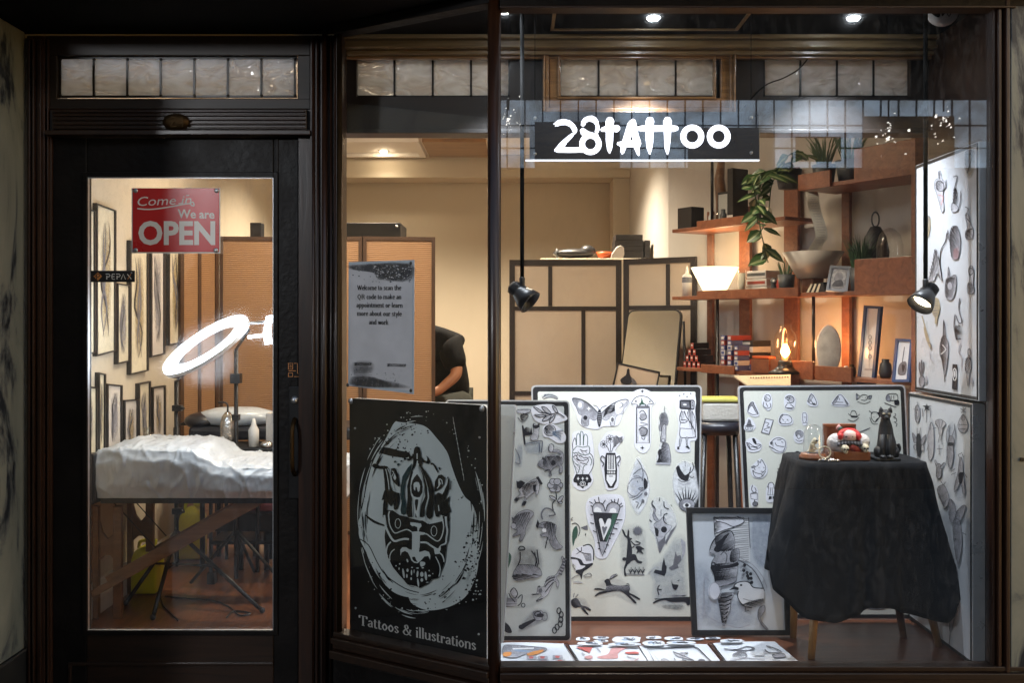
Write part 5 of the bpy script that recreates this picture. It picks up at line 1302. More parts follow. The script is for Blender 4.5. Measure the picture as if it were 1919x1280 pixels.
mb = MB(); mb.lathe(p, [(0, 0), (30*s_, .001), (31*s_, .01), (20*s_, .025), (13*s_, .045), (14*s_, .06), (10*s_, .075), (0, .077)], 'black_metal', 28); mb.build('base', t)
mb = MB(); mb.lathe(p+V((0, 0, .07)), [(11*s_, 0), (19*s_, 14*s_), (21*s_, 34*s_), (19*s_, 48*s_), (11*s_, 60*s_), (11*s_, 68*s_)], 'lantern_glass', 28); mb.build('chimney', t)
mb = MB(); mb.lathe(p+V((0, 0, .082)), [(0, 0), (5*s_, 4*s_), (9*s_, 11*s_), (6.5*s_, 19*s_), (3*s_, 26*s_), (0, 33*s_)], 'flame_glow', 18); mb.build('flame', t)
mb = MB(); mb.tube([p+V((a, 0, .14)) for a in (0,)]+[p+V((0, 0, .19))], .008, 'brass', 8); mb.build('coil', t)
point_light('lantern_light', p+V((0, -.03, .16)), 3.5, (1, .45, .16), .03)
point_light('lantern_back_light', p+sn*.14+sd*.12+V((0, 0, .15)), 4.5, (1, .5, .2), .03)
t, p = onshelf('oval_plate', 'grey oval stone plate standing on edge beside the lantern', 'plate', 1553, Z4, .05)
s_ = sc(p); mb = MB(); T_ = Matrix.Rotation(R(78), 4, 'X'); mb.lathe(p+V((0, 0, 48*s_)), [(0, .006), (21*s_, .006), (23*s_, .002), (21*s_, -.006), (0, -.006)], 'stone', 30, T=Matrix.Rotation(R(-20), 4, 'Z')@T_@Matrix.Diagonal((1, 2.08, 1, 1))); mb.build('plate', t)
t, p = onshelf('open_notebook', 'open spiral notebook lit orange at the shelf edge', 'notebook', 1430, Z4-.055, -.05)
a, b, c, d = W(1372, 702, p.y+.25), W(1480, 700, p.y), W(1480, 722, p.y-.12), W(1390, 724, p.y+.05)
mb = MB(); q = [W(1376, 704, 5.0), W(1482, 702, 4.86), W(1482, 722, 4.74), W(1402, 722, 4.82)]
mb.hexa([V((v.x, v.y, v.z)) for v in q], V((0, 0, -.008)), 'paper_tan'); mb.build('page', t)
mb = MB()
for k in range(15):
    f = k/14; c0 = q[0].lerp(q[1], .25+.7*f).lerp(q[3].lerp(q[2], .25+.7*f), .3); mb.ball(c0+V((0, 0, .003)), .004, 'ink', 6)
mb.build('hole', t)
for x0, x1, y0, y1, dpt, nm, lab, fm_, sm_ in ((1606, 1651, 572, 720, .10, 'tall_picture', 'tall narrow blue framed print of small ornaments', 'blue_frame', 'sheet_blue'), (1671, 1711, 634, 716, .0, 'framed_print', 'small blue framed drawing of a feathered shape', 'blue_frame', 'sheet_blue')):
    p0 = sp((x0+x1)/2, y1, dpt); t = thing(nm, lab, 'picture', p0)
    L0 = sp(x0, y1, dpt); R0 = sp(x1-8, y1, dpt-.03); T0_ = L0+V((.02, .05, .3))
    fr = Fr(L0, R0, T0_); sl = (y1-y0)*.09
    flat_art(fr, [(x0+sl, y0), (x1, y0+2), (x1-sl, y1), (x0, y1)], 5, t, fm_, sm_, .016)
    ink = Ink(fr, 0, 0, 1, -.004); cx = (x0+x1)/2
    if nm == 'tall_picture':
        for yy in (632, 642, 652, 668): ink.o(cx+1, yy, 3, 4, 1.2, 'ink_mid', 10)
        ink.l([(cx-2, 600), (cx, 690)], .8, 'ink_soft'); ink.l([(cx-9, 692), (cx+6, 693)], 4, 'ink_soft')
    else:
        ink.l([(cx+3, 650), (cx-1, 680)], 1.2, 'ink'); ink.b([(cx-4, 680), (cx+6, 678), (cx+7, 692), (cx+4, 702), (cx-8, 702), (cx-9, 690)], 'ink_mid'); ink.b([(cx-2, 684), (cx+4, 686), (cx, 698)], 'ink')
    ink.done('drawing', t)

for k, (px, z, d, c, h) in enumerate(((1405, Z1, .05, 'box_white', .05), (1418, Z1, .08, 'pot_grey', .08), (1441, Z1, .04, 'paper_tan', .06), (1504, Z4, .06, 'pot_grey', .07), (1586, Z4, .08, 'box_white', .05), (1597, Z4, .05, 'brass', .06), (1660, Z4, .12, 'pot_grey', .09), (1466, Z3, .16, 'box_red', .10))):
    t, p = onshelf('small_jar', ['squat white', 'tall dark', 'tan', 'dark', 'low white', 'brassy', 'broad dark', 'reddish'][k]+' little pot among the shelf clutter, '+['on the upper left shelf end', 'behind the upper leaves', 'beside the hanging vine', 'right of the lantern', 'right of the oval plate', 'left of the tall print', 'between the two blue prints', 'behind the square pot'][k], 'pot', px, z, d, 'little pots among the shelf clutter')
    MB().lathe(p, [(0, 0), (h*.26, .001), (h*.34, h*.3), (h*.28, h*.75), (h*.18, h*.85), (h*.2, h), (0, h)], c, 16).build('pot', t)
# storage tub on a dark stool between the boards
t = thing('stool', 'dark stool half hidden between the two large picture boards', 'stool', W(1352, 950, 4.4))
p = W(1352, 792, 4.4); mb = MB(); mb.lathe(V((p.x, 4.5, p.z-.06)), [(0, .06), (.12, .058), (.13, .03), (.10, 0), (0, 0)], 'vinyl', 24); mb.build('seat', t)
mb = MB()
for dx in (-.07, .07):
    for dy in (-.07, .07): mb.tube([(p.x+dx, 4.5+dy, p.z-.06), (p.x+dx*1.5, 4.5+dy*1.5, FZ)], .012, 'black_metal')
mb.build('leg', t)
t = thing('storage_tub', 'ribbed grey storage tub with a yellow lid on the dark stool', 'tub', W(1355, 792, 4.4))
MB().box((p.x+.01, 4.5, p.z+.045), (.18, .16, .088), 'tub').build('tub', t, bevel=.012); MB().box((p.x+.01, 4.5, p.z+.098), (.19, .17, .016), 'lid_yellow').build('lid', t, bevel=.005)

# dark leather chair back behind the boards' gap
# ================================================================== display window contents
# --- pendant rods and spot heads
def rod_lamp(px, ptop, pbot, Y, lab, lit, dirv, power=0):
    t = thing('rod_spotlight', lab, 'spotlight', W(px, 24, Y), 'rod mounted window spotlights')
    a, b = W(px, pbot, Y), V((wx(px, Y), Y, 2.60))
    MB().tube([a, b], .0075, 'soffit_paint', 10).build('rod', t)
    mb = MB(); mb.tube([a+V((0, 0, .01)), a+V((0, 0, -.03))], .010, 'black_plastic', 12); mb.box(a+V((0, 0, -.035)), (.03, .03, .03), 'black_plastic'); mb.build('joint', t, bevel=.004)
    d = V(dirv).normalized(); T = d.to_track_quat('Z', 'Y').to_matrix().to_4x4(); c = a+V((0, 0, -.052))-d*.02
    mb = MB(); mb.lathe(c, [(0, -.035), (.018, -.034), (.024, -.02), (.024, -.002), (.030, .010), (.040, .035), (.046, .062), (.043, .062), (.034, .03), (.018, .012), (0, .012)], 'black_plastic', 28, T=T)
    for k in range(5): mb.lathe(c, [(.0245, -.026+k*.006), (.0275, -.025+k*.006), (.0245, -.023+k*.006)], 'black_plastic', 24, T=T)
    mb.build('head', t)
    mb = MB(); mb.lathe(c, [(0, .038), (.034, .035)], 'clip_glow' if lit else 'steel', 24, T=T); mb.build('lamp', t)
    if lit:
        spot_light('rod_light', c+d*.07, c+d*2, power, (1, .86, .66), 100, .5, .02)
    return t
rod_lamp(979, 24, 525, 3.42, 'unlit black spotlight head on a long rod near the corner post', False, (.75, -.35, -.7))
rod_lamp(1735, 24, 528, 3.40, 'lit black spotlight head on a long rod before the side pictures', True, (-.55, -.28, -.65), 4)

# --- glowing name board
nb = thing('name_board', 'black hanging sign with glowing brushed letters 28tattoo', 'sign', W(1208, 300, 3.36))
YN = 3.35
mb = MB(); rect(mb, 993, 1424, 209, 298, YN, .012, 'board_navy'); mb.build('board', nb, bevel=.001)
mb = MB(); rect(mb, 985, 1424, 298.6, 301, YN-.001, .014, 'edge_glow'); mb.build('light_edge', nb)
for x, y in ((1003, 221), (1003, 288), (1408, 220), (1408, 286)):
    MB().lathe(W(x, y, YN), [(0, .008), (.005, .008), (.006, 0)], 'steel', 14, T=Matrix.Rotation(R(90), 4, 'X')).build('stud', nb)
mb = MB()
for x in (1003, 1408): p = W(x, 221, YN+.012); mb.tube([p, (p.x, p.y, 2.60)], .0012, 'soffit_paint', 6)
mb.build('hanging_wire', nb)
fn = Fr(W(993, 209, YN), W(1424, 209, YN), W(993, 298, YN))
g = 'sign_glow'
def glyphs(ink):
    ink.f('72,210 130,160 120,172 160,140 270,122 370,150 450,215 500,300 495,350 460,395 425,365 400,300 360,255 290,228 200,230 140,258 150,240 95,258 120,225 82,222', g)
    ink.f('455,378 430,430 330,540 300,555 310,570 262,632 545,632 600,700 600,722 380,728 150,724 90,700 92,670 200,540 330,430 400,380', g)
    ink.f('568,235 572,170 620,105 690,70 770,62 840,95 880,160 880,200 900,250 905,300 880,370 830,378 815,345 835,290 830,235 790,185 715,160 660,185 640,235 605,262', g)
    # lower bowl of the 8 as an annulus
    def ann(cx, cy, ro_, ri_, sx=1, sy=1, k=36):
        for part in range(k):
            a0, a1 = 2*math.pi*part/k, 2*math.pi*(part+1)/k
            ink.mb.poly([ink.T((cx+r_*math.cos(a)*sx, cy+r_*math.sin(a)*sy)) for r_, a in ((ri_, a0), (ro_, a0), (ro_, a1), (ri_, a1))], [(0, 1, 2, 3)], g)
    ink.up(); ann(738, 570, 198, 98, 1.01, 1.0)
    ink.f('548,320 590,285 640,300 700,345 800,372 860,372 890,430 800,460 680,440 620,440 570,400', g)
    ink.f('1012,160 1040,100 1085,85 1135,100 1165,160 1150,235 1230,230 1270,265 1270,310 1220,360 1150,350 1145,500 1130,640 1095,735 1075,745 1040,680 1015,520 1015,352 930,345 918,310 940,275 1010,250', g)
    ink.f('1405,205 1440,155 1500,115 1545,140 1570,230 1600,400 1635,500 1650,570 1620,640 1625,760 1605,790 1575,760 1515,628 1385,628 1340,740 1305,760 1280,720 1280,620 1245,600 1210,580 1225,540 1310,520', g)
    ink.f('1495,390 1450,500 1495,505', 'board_navy')
    ink.f('1730,170 1755,100 1805,85 1860,100 1885,165 1870,235 2040,238 2040,345 1870,345 1865,540 1840,680 1810,760 1795,760 1760,680 1735,520 1728,345 1640,345 1575,318 1570,265 1650,240 1735,235', g)
def glyphs2(ink):
    ink.f('98,160 125,100 170,85 220,100 245,160 240,232 415,240 415,160 445,98 490,82 540,98 570,160 565,232 660,245 690,280 680,325 600,350 556,350 545,520 520,700 498,765 480,760 440,650 425,345 235,352 228,540 205,690 180,762 160,755 118,650 100,500 98,345 0,340 0,245 98,235', g)
ink = Ink(fn, 1030, 210, 9.595, .002); glyphs(ink)
def ann(ink, cx, cy, ro_, ri_, k=36):
    ink.up()
    for part in range(k):
        a0, a1 = 2*math.pi*part/k, 2*math.pi*(part+1)/k
        ink.mb.poly([ink.T((cx+r_*math.cos(a), cy+r_*math.sin(a))) for r_, a in ((ri_, a0), (ro_, a0), (ro_, a1), (ri_, a1))], [(0, 1, 2, 3)], g)
ink.x0 = 1200; glyphs2(ink); ann(ink, 936, 437, 214, 110); ann(ink, 1412, 437, 212, 110)
ink.done('lettering', nb)

# --- white mask hung at the top right
t = thing('hanging_mask', 'white rounded mask with black eye patches hung high in the window corner', 'mask', W(1765, 40, 3.42))
c = W(1766, 18, 3.45); mb = MB(); mb.ball(c, (31*c.y/F, .035, 31*c.y/F), 'white_plastic', 28); mb.build('face', t)
fk = Fr(c+V((0, -.036, 0)), c+V((.1, -.036, 0)), c+V((0, -.036, .1))); ink = Ink(fk, 0, 0, 1)
ink.b('1744,20 1752,16 1762,24 1760,32 1750,28', 'ink'); ink.b('1765,18 1772,22 1766,30', 'ink'); ink.c('1775,24 1779,30 1783,22', 1.5, 'ink'); ink.done('eye_patch', t)

# --- art poster on the canted side
ps = thing('mask_poster', 'black poster board with a grey brushed mask drawing and the words Tattoos & illustrations', 'poster', W(790, 1230, 3.48))
P0, P1 = W(660, 1197, 3.632), W(912, 1250, 3.336)
fp = Fr(P0, P1, P0+V((0, 0, 1)))
q = rounded([(656, 746), (913, 759.5), (913, 1253), (657, 1197)], 10)
mb = MB(); mb.slab([fp.p(x, y) for x, y in q], -fp.n*.010, 'white_plastic'); mb.build('backing', ps)
mb = MB(); mb.slab([fp.p(x, y, .002) for x, y in q], -fp.n*.0018, 'poster_black'); mb.build('panel', ps)
for x, y in ((667, 803), (900, 820), (668, 1140), (898.5, 1189)): MB().ball(fp.p(x, y, .003), (.0045, .0045, .0045), 'steel', 8).build('stud', ps)
for x, y in ((659, 752), (905, 766)): MB().ball(fp.p(x, y, .002), (.011, .006, .011), 'steel', 12).build('stud', ps)
# --- pale board behind it
t = thing('blank_board', 'plain pale board leaning beside the corner post behind the black poster', 'board', W(940, 1205, 3.44))
fb = Fr(W(870, 1205, 3.46), W(944, 1203, 3.44), W(968, 762, 3.50))
q = rounded([(850, 757), (968, 759), (944, 1206), (850, 1210)], 5)
MB().slab([fb.p(x, y) for x, y in q], -fb.n*.012, 'alu').build('edge', t); q = rounded([(850, 757), (965, 761), (941, 1206), (850, 1210)], 5); MB().slab([fb.p(x, y, .001) for x, y in q], -fb.n*.0009, 'sheet_grey').build('face', t)

# --- notice with the text
nt_ = thing('notice_sheet', 'grey paper notice welcoming visitors taped to the canted side glass', 'notice', W(715, 738, 3.5))
gd = (V((BX1, BY1, 0))-V((BX0, BY0, 0))).normalized()
g0 = V((BX0, BY0, 1))-nrm*.016
fx = Fr(g0, g0+gd, g0+V((0, 0, 1)))
q = [(654, 491), (777, 487), (776, 739), (653, 723)]
MB().slab([fx.p(x, y) for x, y in q], -fx.n*.0012, 'sheet_blue').build('sheet', nt_)
MB().slab([fx.p(x, y, .001) for x, y in ((656.5, 496), (774, 493), (772.5, 733), (656, 717))], -fx.n*.0005, 'notice_grey').build('print_ground', nt_)
# notice print
ink = Ink(fx, 650, 480, 4.829, .0022)
ink.g('35,75 590,60 590,225 300,215 240,150 35,120', 'wash_black', .95, .25); ink.g('260,80 590,70 585,210 330,200', 'wash_black', .9, .3); ink.g('40,1090 200,1080 380,1140 420,1190 60,1180', 'wash_black', .95, .3); ink.g('40,1120 300,1110 560,1170 540,1200 60,1175', 'wash_black', .7, .4); ink.g('50,960 240,950 240,1060 60,1080', 'wash_black', .6, .5)
ink.specks(160, 40, 70, 590, 240, 7, 'ink_mid', lambda x, y: rnd.random() < (x-20)/560); ink.specks(110, 40, 1000, 500, 1190, 6, 'ink_mid', lambda x, y: rnd.random() < (y-960)/230)
ink.specks(120, 240, 80, 590, 220, 6, 'notice_grey')
m_ = 'ink'
serif(ink, 'Welcome to scan the', (100, 306), (498, 306), 5.6, m_, 1.5, .6)
serif(ink, 'QR code to make an', (102, 388), (500, 388), 5.6, m_, 1.5, .6)
serif(ink, 'appointment or learn', (92, 462), (512, 466), 5.6, m_, 1.5, .6)
serif(ink, 'more about our style', (98, 538), (503, 543), 5.6, m_, 1.5, .6)
serif(ink, 'and work', (205, 617), (383, 620), 5.6, m_, 1.5, .6)
text(ink, '28TATTOOSHOP', [(370, 972), (542, 976), (542, 1004), (370, 1000)], m_, .03); text(ink, '28TATTOOSHOP', [(76, 962), (230, 964), (230, 990), (76, 988)], m_, .03)
for k in range(5): ink.l([(70, 1015+k*15), (200+rnd.uniform(0, 50), 1016+k*15)], 2.5, 'ink_mid')
ink.done('print', nt_)
mb = MB()
for x, y in ((771, 493), (652.5, 722), (771, 732)): mb.ball(fx.p(x, y, .0015), (.0055, .003, .0065), 'black_plastic', 10)
mb.build('pin', nt_)

# ------------------------------------------------------------------ the brushed mask
G = 'poster_grey'; K = 'poster_black'
ink = Ink(fp, 620, 720, 2.285, .0026)
ink.b('275,165 300,163 400,178 455,230 500,290 520,350 545,420 575,480 605,510 625,560 634,640 636,720 630,800 605,870 575,915 520,950 450,968 400,965 350,940 330,905 290,890 240,855 200,810 160,730 125,655 126,590 136,540 148,480 162,410 178,350 200,300 240,230', G, 6)
ink.b('130,570 165,560 185,575 230,590 240,640 245,760 290,850 350,900 330,912 270,890 210,830 170,760 145,690 130,650 120,600', G)
def near(x, y, cx, cy, rx, ry, lo, hi):
    d = math.hypot((x-cx)/rx, (y-cy)/ry); return lo < d < hi
C_ = (385, 560, 255, 405)
# dry brush edges: dark flecks inside the rim, grey flecks outside
ink.specks(520, 100, 120, 650, 980, 4.2, K, lambda x, y: near(x, y, *C_, .90, 1.02) or (near(x, y, 600, 850, 150, 150, 0, .9) and rnd.random() < .7) or near(x, y, 560, 420, 60, 120, 0, .8))
ink.specks(620, 80, 110, 660, 985, 3.4, G, lambda x, y: near(x, y, *C_, 1.0, 1.12) and (x > 500 or y > 780 or y < 300))
ink.specks(200, 180, 150, 420, 360, 4.5, K, lambda x, y: near(x, y, 270, 275, 110, 45, 0, 1) or near(x, y, 340, 200, 90, 20, 0, 1))
ink.b('190,285 230,270 300,285 340,295 330,315 270,310 230,300', K); ink.b('190,340 215,350 245,352 240,362 200,362 180,352', K)
ink.c('150,560 190,590 245,610', 11, K, taper=True); ink.c('120,660 165,690 200,760 240,820 320,875 380,893', 4, K)
ink.b('550,560 590,620 600,700 570,780 600,860 560,900 610,880 632,800 634,700 626,620 600,560', K) if False else None
ink.specks(240, 520, 600, 640, 960, 6, K, lambda x, y: near(x, y, 625, 790, 60, 190, 0, 1))
ink.specks(130, 520, 600, 650, 940, 4, G)
for k in range(26): a = -1.15+k*.045+rnd.uniform(-.02, .02); x, y = 385+258*math.cos(a), 560+400*math.sin(a); ink.l([(x-6, y-16), (x+rnd.uniform(-4, 8), y+14)], rnd.uniform(2, 5), K, taper=True)
def arc_(k0, k1, a0, a1, w, m):
    for _ in range(w):
        q = rnd.uniform(k0, k1); a = rnd.uniform(a0, a1); b = a+rnd.uniform(.06, .3)
        ink.l([(385+255*q*math.cos(a+(b-a)*i/6), 560+405*q*math.sin(a+(b-a)*i/6)) for i in range(7)], rnd.uniform(1.6, 5), m, taper=True)
arc_(.84, 1.0, -.3, 2.5, 40, K); arc_(1.0, 1.1, -.5, 2.6, 34, G); arc_(.86, 1.0, 2.7, 4.4, 26, K); arc_(.95, 1.06, 2.6, 4.6, 26, G)
for k in range(12): ink.l([(530+k*4, 140+k*22), (533+k*4, 170+k*22)], 1.5, G)
# crown and plumes, drawing coordinates of the finer tracing
ink.x0, ink.y0, ink.sc = 700, 820, 8
ink.c('500,330 490,280 520,245 560,265 575,320 530,330', 34, K); ink.c('575,310 640,270', 38, K)
ink.f('620,300 628,200 645,145 680,128 712,145 730,200 742,290 790,340 830,350 830,300 815,265 850,300 875,350 860,390 820,390 760,365 740,420 820,520 890,640 930,790 930,900 910,1180 870,1225 830,1200 810,1150 860,900 850,760 800,600 740,470 700,400 680,340 660,410 600,500 560,600 600,900 612,1180 540,1190 520,1130 535,900 530,720 600,470 620,390', K)
ink.c('700,390 600,560 560,700 575,900 600,1000 605,1190', 24, G); ink.f('676,345 660,450 600,560 570,700 580,850 610,900 640,930 660,1200 710,1200 715,1080 740,940 770,850 785,720 740,570 700,450 690,345', G)
ink.c('690,420 640,400 560,520 460,680 430,850 450,1010 430,1080 440,1140 480,1160 510,1120 515,1000 490,850 510,700 560,590 600,480', 60, K) if False else None
ink.f('600,385 540,450 460,580 430,740 430,860 445,980 430,1080 440,1140 480,1160 515,1130 522,1050 495,900 490,780 510,650 560,540 590,480', 'poster_teal')
ink.f('745,540 800,640 820,760 830,900 790,1000 720,1180 780,1240 800,1240 780,1180 840,960 860,880 830,720 790,590', G)
ink.f('600,470 560,600 530,740 540,900 560,1100 545,1190 612,1190 600,940 575,760 590,620 620,520', K)
ink.f('700,400 760,560 790,700 800,880 740,1010 720,1190 790,1200 800,1050 840,900 830,740 780,560', K)
ink.f('680,545 720,600 755,660 765,740 760,820 720,890 680,895 630,880 595,820 590,720 610,640 640,590', K)
ink.f('670,662 705,668 725,720 715,800 695,815 685,790 675,740 655,740 650,800 630,770 625,700 640,670', G)
ink.f('675,920 698,930 695,980 675,1090 660,1090 645,980 650,930', K); ink.f('655,1130 680,1200 650,1190', K)
ink.l('680,235 680,320', 16, G)
ink.f('60,425 200,420 260,460 270,700 310,790 200,800 190,640 170,470 70,460', K); ink.c('210,470 240,600 260,780', 12, G); ink.c('240,460 300,620 340,800', 12, G)
ink.f('290,460 350,455 400,560 420,720 400,735 350,690 310,640 290,560', K); ink.f('320,600 345,530 370,600 350,640', G); ink.c('300,500 330,520 300,580', 10, G)
ink.f('190,790 260,800 310,790 370,820 415,830 415,960 385,1060 350,1085 330,1060 330,960 290,1030 262,1000 240,960 210,1180 185,1215 165,1180 170,1000 185,930 148,935', K)
ink.f('935,760 950,650 1000,560 1050,552 1100,600 1080,700 1030,760 940,810', K); ink.c('980,760 1020,700 1010,620 1050,640 1060,700', 14, G); ink.f('1000,620 1040,690 1000,720', G)
ink.f('940,860 1000,820 1060,850 1130,700 1150,590 1165,640 1160,760 1110,900 1080,960 1170,870 1165,930 1150,980 1190,1110 1160,1120 1165,1250 1120,1260 1110,1160 1060,1170 1020,1140 1000,1190 960,1180 935,1080', K)
ink.l('1000,1010 1010,1100', 12, G); ink.l('1190,650 1180,780', 14, K, taper=True); ink.f('1110,640 1145,575 1150,600', K)
for a, b, c in ((350, 360, 40), (400, 400, 46), (445, 350, 30), (900, 390, 40)): ink.e(a, b, c*.5, c*.35, 'poster_teal' if a < 600 else K, rot=-.6)
ink.l('915,385 950,430 995,525', 28, K, taper=True); ink.e(1015, 460, 12, 24, K, rot=-.3)
# face
ink.y0 = 960
ink.f('225,-40 320,-30 420,40 520,60 560,80 640,100 720,120 760,120 860,170 960,140 1060,130 1075,110 1060,60 1110,40 1150,70 1165,220 1150,420 1120,480 1105,650 1090,760 1040,880 1000,980 900,1000 860,1060 720,1130 660,1100 540,1080 480,1010 400,920 320,820 290,760 230,640 215,560 195,360 205,260 240,200 215,100 200,20', K)
ink.c('190,40 205,180 245,290 300,390 350,430 420,410 500,395 560,402', 30, G); ink.c('258,60 262,140 290,230 350,308 440,280 530,255 600,290', 16, G); ink.c('268,-20 255,40 265,120', 18, G)
ink.l('850,160 800,120 790,60', 24, G, True); ink.c('860,165 960,145 1060,120', 18, G); ink.c('1065,120 1080,220 1050,360 990,430 900,380 820,320 760,330', 18, G)
ink.c('1110,60 1120,180 1135,280 1120,380 1110,460 1040,500 1000,560 960,540 880,490 820,450 730,448', 28, G); ink.f('930,530 1040,540 1010,620 950,625', G)
ink.f('580,145 640,150 740,165 750,205 720,235 708,285 800,300 800,325 725,340 722,500 710,590 730,590 800,570 860,590 880,640 878,710 850,650 790,660 740,720 690,760 640,755 600,720 575,660 545,600 500,575 450,600 435,650 430,560 460,520 520,520 560,550 605,560 608,330 600,290 690,280 685,220 640,200 610,205 580,180', G)
ink.e(395, 165, 46, 76, G, 24); ink.e(395, 165, 36, 66, K, 24); ink.e(935, 278, 48, 80, G, 24); ink.e(935, 278, 38, 70, K, 24)
ink.b('610,670 650,665 670,710 690,740 650,735 620,710', K); ink.b('745,730 780,680 830,665 850,690 820,720', K)
ink.c('290,440 240,500 220,600 240,660', 22, G); ink.c('345,550 300,590 275,650 275,720', 14, G); ink.c('1000,590 1060,640 1085,720 1080,740', 20, G); ink.c('960,660 1010,760 1030,860 1010,960', 14, G); ink.f('1035,500 1110,480 1120,560 1080,650 1040,580', K)
ink.b('730,740 800,745 795,790 740,810', G)
for x, y, w, h, s_ in ((480, 910, 15, 75, -.15), (540, 865, 16, 26, 0), (530, 950, 13, 30, 0), (600, 900, 11, 42, 0), (595, 990, 12, 22, 0), (690, 920, 15, 50, .1), (755, 925, 26, 38, 0), (755, 1010, 20, 26, 0), (815, 950, 18, 68, -.1), (700, 1050, 14, 68, -.12), (768, 828, 18, 10, 0), (690, 832, 20, 10, 0), (868, 945, 22, 13, 0), (610, 822, 14, 9, 0), (865, 870, 10, 12, 0), (425, 770, 9, 12, 0), (415, 840, 9, 18, 0), (370, 798, 10, 10, 0), (540, 720, 12, 28, -.3), (640, 880, 6, 30, 0), (920, 915, 8, 10, 0), (840, 1045, 24, 6, 0)):
    ink.e(x, y, w, h, G, 12, s_)
ink.c('570,1020 580,1100 640,1110', 6, K); ink.done('mask_drawing', ps)
ink = Ink(fp, 620, 720, 2.285, .0035)
serif(ink, 'Tattoos & illustrations', (124, 1030), (626, 1140), 5.4, 'lamp_grey', 1.2, .42, size1=5.7)
ink.done('lettering', ps)

# ------------------------------------------------------------------ flash boards
Ink.bold = 1.25
def board(lab, q, Yb, Yt, bw=8, rimw=3, sheet='sheet_cream', grp='tattoo flash boards in the window', r=9, name='flash_board'):
    """q: TL TR BR BL photo corners; Yb depths of BL, BR; Yt depth of TL"""
    t = thing(name, lab, 'display board', W((q[2][0]+q[3][0])/2, q[2][1], (Yb[0]+Yb[1])/2), grp)
    fr = Fr(W(*q[3], Yb[0]), W(*q[2], Yb[1]), W(*q[0], Yt))
    inn = flat_art(fr, q, bw+rimw, t, 'black_plastic', sheet, .012, outer=(rimw, 'alu'), r=r)
    return t, fr, inn
class Art:
    """collects drawings for one board; each becomes its own part"""
    def __init__(s, fr, parent, x0, y0, sc): s.a = (fr, x0, y0, sc); s.p = parent; s.n = 0
    def new(s, x0=None, y0=None, sc=None):
        fr, a, b, c = s.a; s.n += 1
        return Ink(fr, a if x0 is None else x0, b if y0 is None else y0, c if sc is None else sc, .0026)
    def sticker(s, ink, st, m='sticker', edge='ink_soft'):
        pts = cat(P2(st), True, 4); ink.up()
        sh = [(x+6, y+8) for x, y in pts]; ink.g(sh, 'wash_grey', .35, .12) if False else None
        ink._fill([(x+3, y+4) for x, y in pts], edge); ink._fill(pts, m)  # grey offset copy paints the sticker's drop shadow on the sheet

# big centre board -----------------------------------------------------
b2, f2, _ = board('large picture board with a moth at its top and a leaping hare at its foot', [(996, 722), (1316, 722), (1309, 1168), (1003, 1168)], (3.84, 3.84), 3.93, 9, 3)
A = Art(f2, b2, 1060, 720, 5.565)
i = A.new(); A.sticker(i, '60,140 110,130 230,190 350,230 480,190 620,140 680,160 600,310 540,430 400,440 330,470 200,450 140,400 110,300 70,220')
i.b('70,150 120,146 210,180 280,235 340,300 345,345 300,380 250,360 240,430 190,440 165,400 170,330 140,310 110,240 85,200', 'ink_mid'); i.e(160, 220, 38, 50, 'ink_soft'); i.e(152, 218, 20, 30, 'ink_white'); i.e(205, 350, 38, 36, 'ink_soft'); i.e(208, 352, 22, 24, 'ink')
i.b('655,165 600,160 510,195 440,240 380,300 370,345 420,380 460,360 470,430 510,430 520,360 550,320 600,310 610,260 650,210', 'ink_soft')
for k in range(6): i.c([(395+k*4, 345-k*16), (430+k*8, 310-k*16), (470+k*8, 300-k*14), (520, 270-k*13)], 7, 'ink')
i.b('520,210 560,180 640,168 600,220 590,280 545,318 520,280', 'ink_white'); i.c('570,200 600,205 585,240 560,245', 6); i.e(487, 370, 26, 34, 'ink_white'); i.e(490, 372, 16, 24, 'ink_mid')
i.f('235,250 243,232 251,250 268,256 251,262 243,282 235,262 218,256', 'ink_white'); i.c('350,270 330,235 290,220', 4); i.c('362,270 385,240 430,225', 4)
i.b('345,270 365,270 378,320 378,380 366,430 354,450 342,430 330,380 334,320', 'ink')
for k in range(6): i.l([(338, 300+k*22), (372, 300+k*22)], 5, 'ink_soft')
i.c('70,150 120,146 210,180 280,235 340,300', 5); i.c('655,165 600,160 510,195 440,240 380,300', 5); i.done('moth_drawing', b2)
i = A.new(); A.sticker(i, '700,90 800,50 900,90 940,190 895,260 890,600 860,690 810,720 750,690 715,600 720,260 680,200')
i.b('690,205 720,150 775,125 805,125 850,135 900,175 915,205 860,215 850,235 810,205 790,210 760,235 745,215', 'ink_white'); i.c('690,205 720,150 775,125 850,135 900,175 915,205 860,212 850,235 810,200 760,235 745,212', 7, closed=True); i.b('795,140 815,195 850,215 800,215 760,215 785,190', 'ink_green')
i.e(735, 180, 10, 10); i.e(880, 182, 9, 9); i.l('740,245 740,615 875,615 875,245', 9, closed=True); i.l('738,240 878,240', 22, 'ink_mid'); i.l('755,260 755,600 862,600 862,260', 4, 'ink_mid', closed=True)
i.c('770,300 800,275 830,300 845,350 800,380 770,350', 7); i.g('770,310 830,300 850,370 780,380', 'wash_black', .8); i.c('765,480 800,450 850,470 840,530 790,540', 8); i.g('760,470 850,450 860,540 790,560', 'wash_black', .9); i.c('780,400 860,420 770,440', 5); i.c('790,560 820,580 830,550', 6)
for y in (75, 665): i.f([(802, y-24), (808, y-6), (826, y), (808, y+6), (802, y+24), (796, y+6), (778, y), (796, y-6)])
i.done('lantern_moth_drawing', b2)
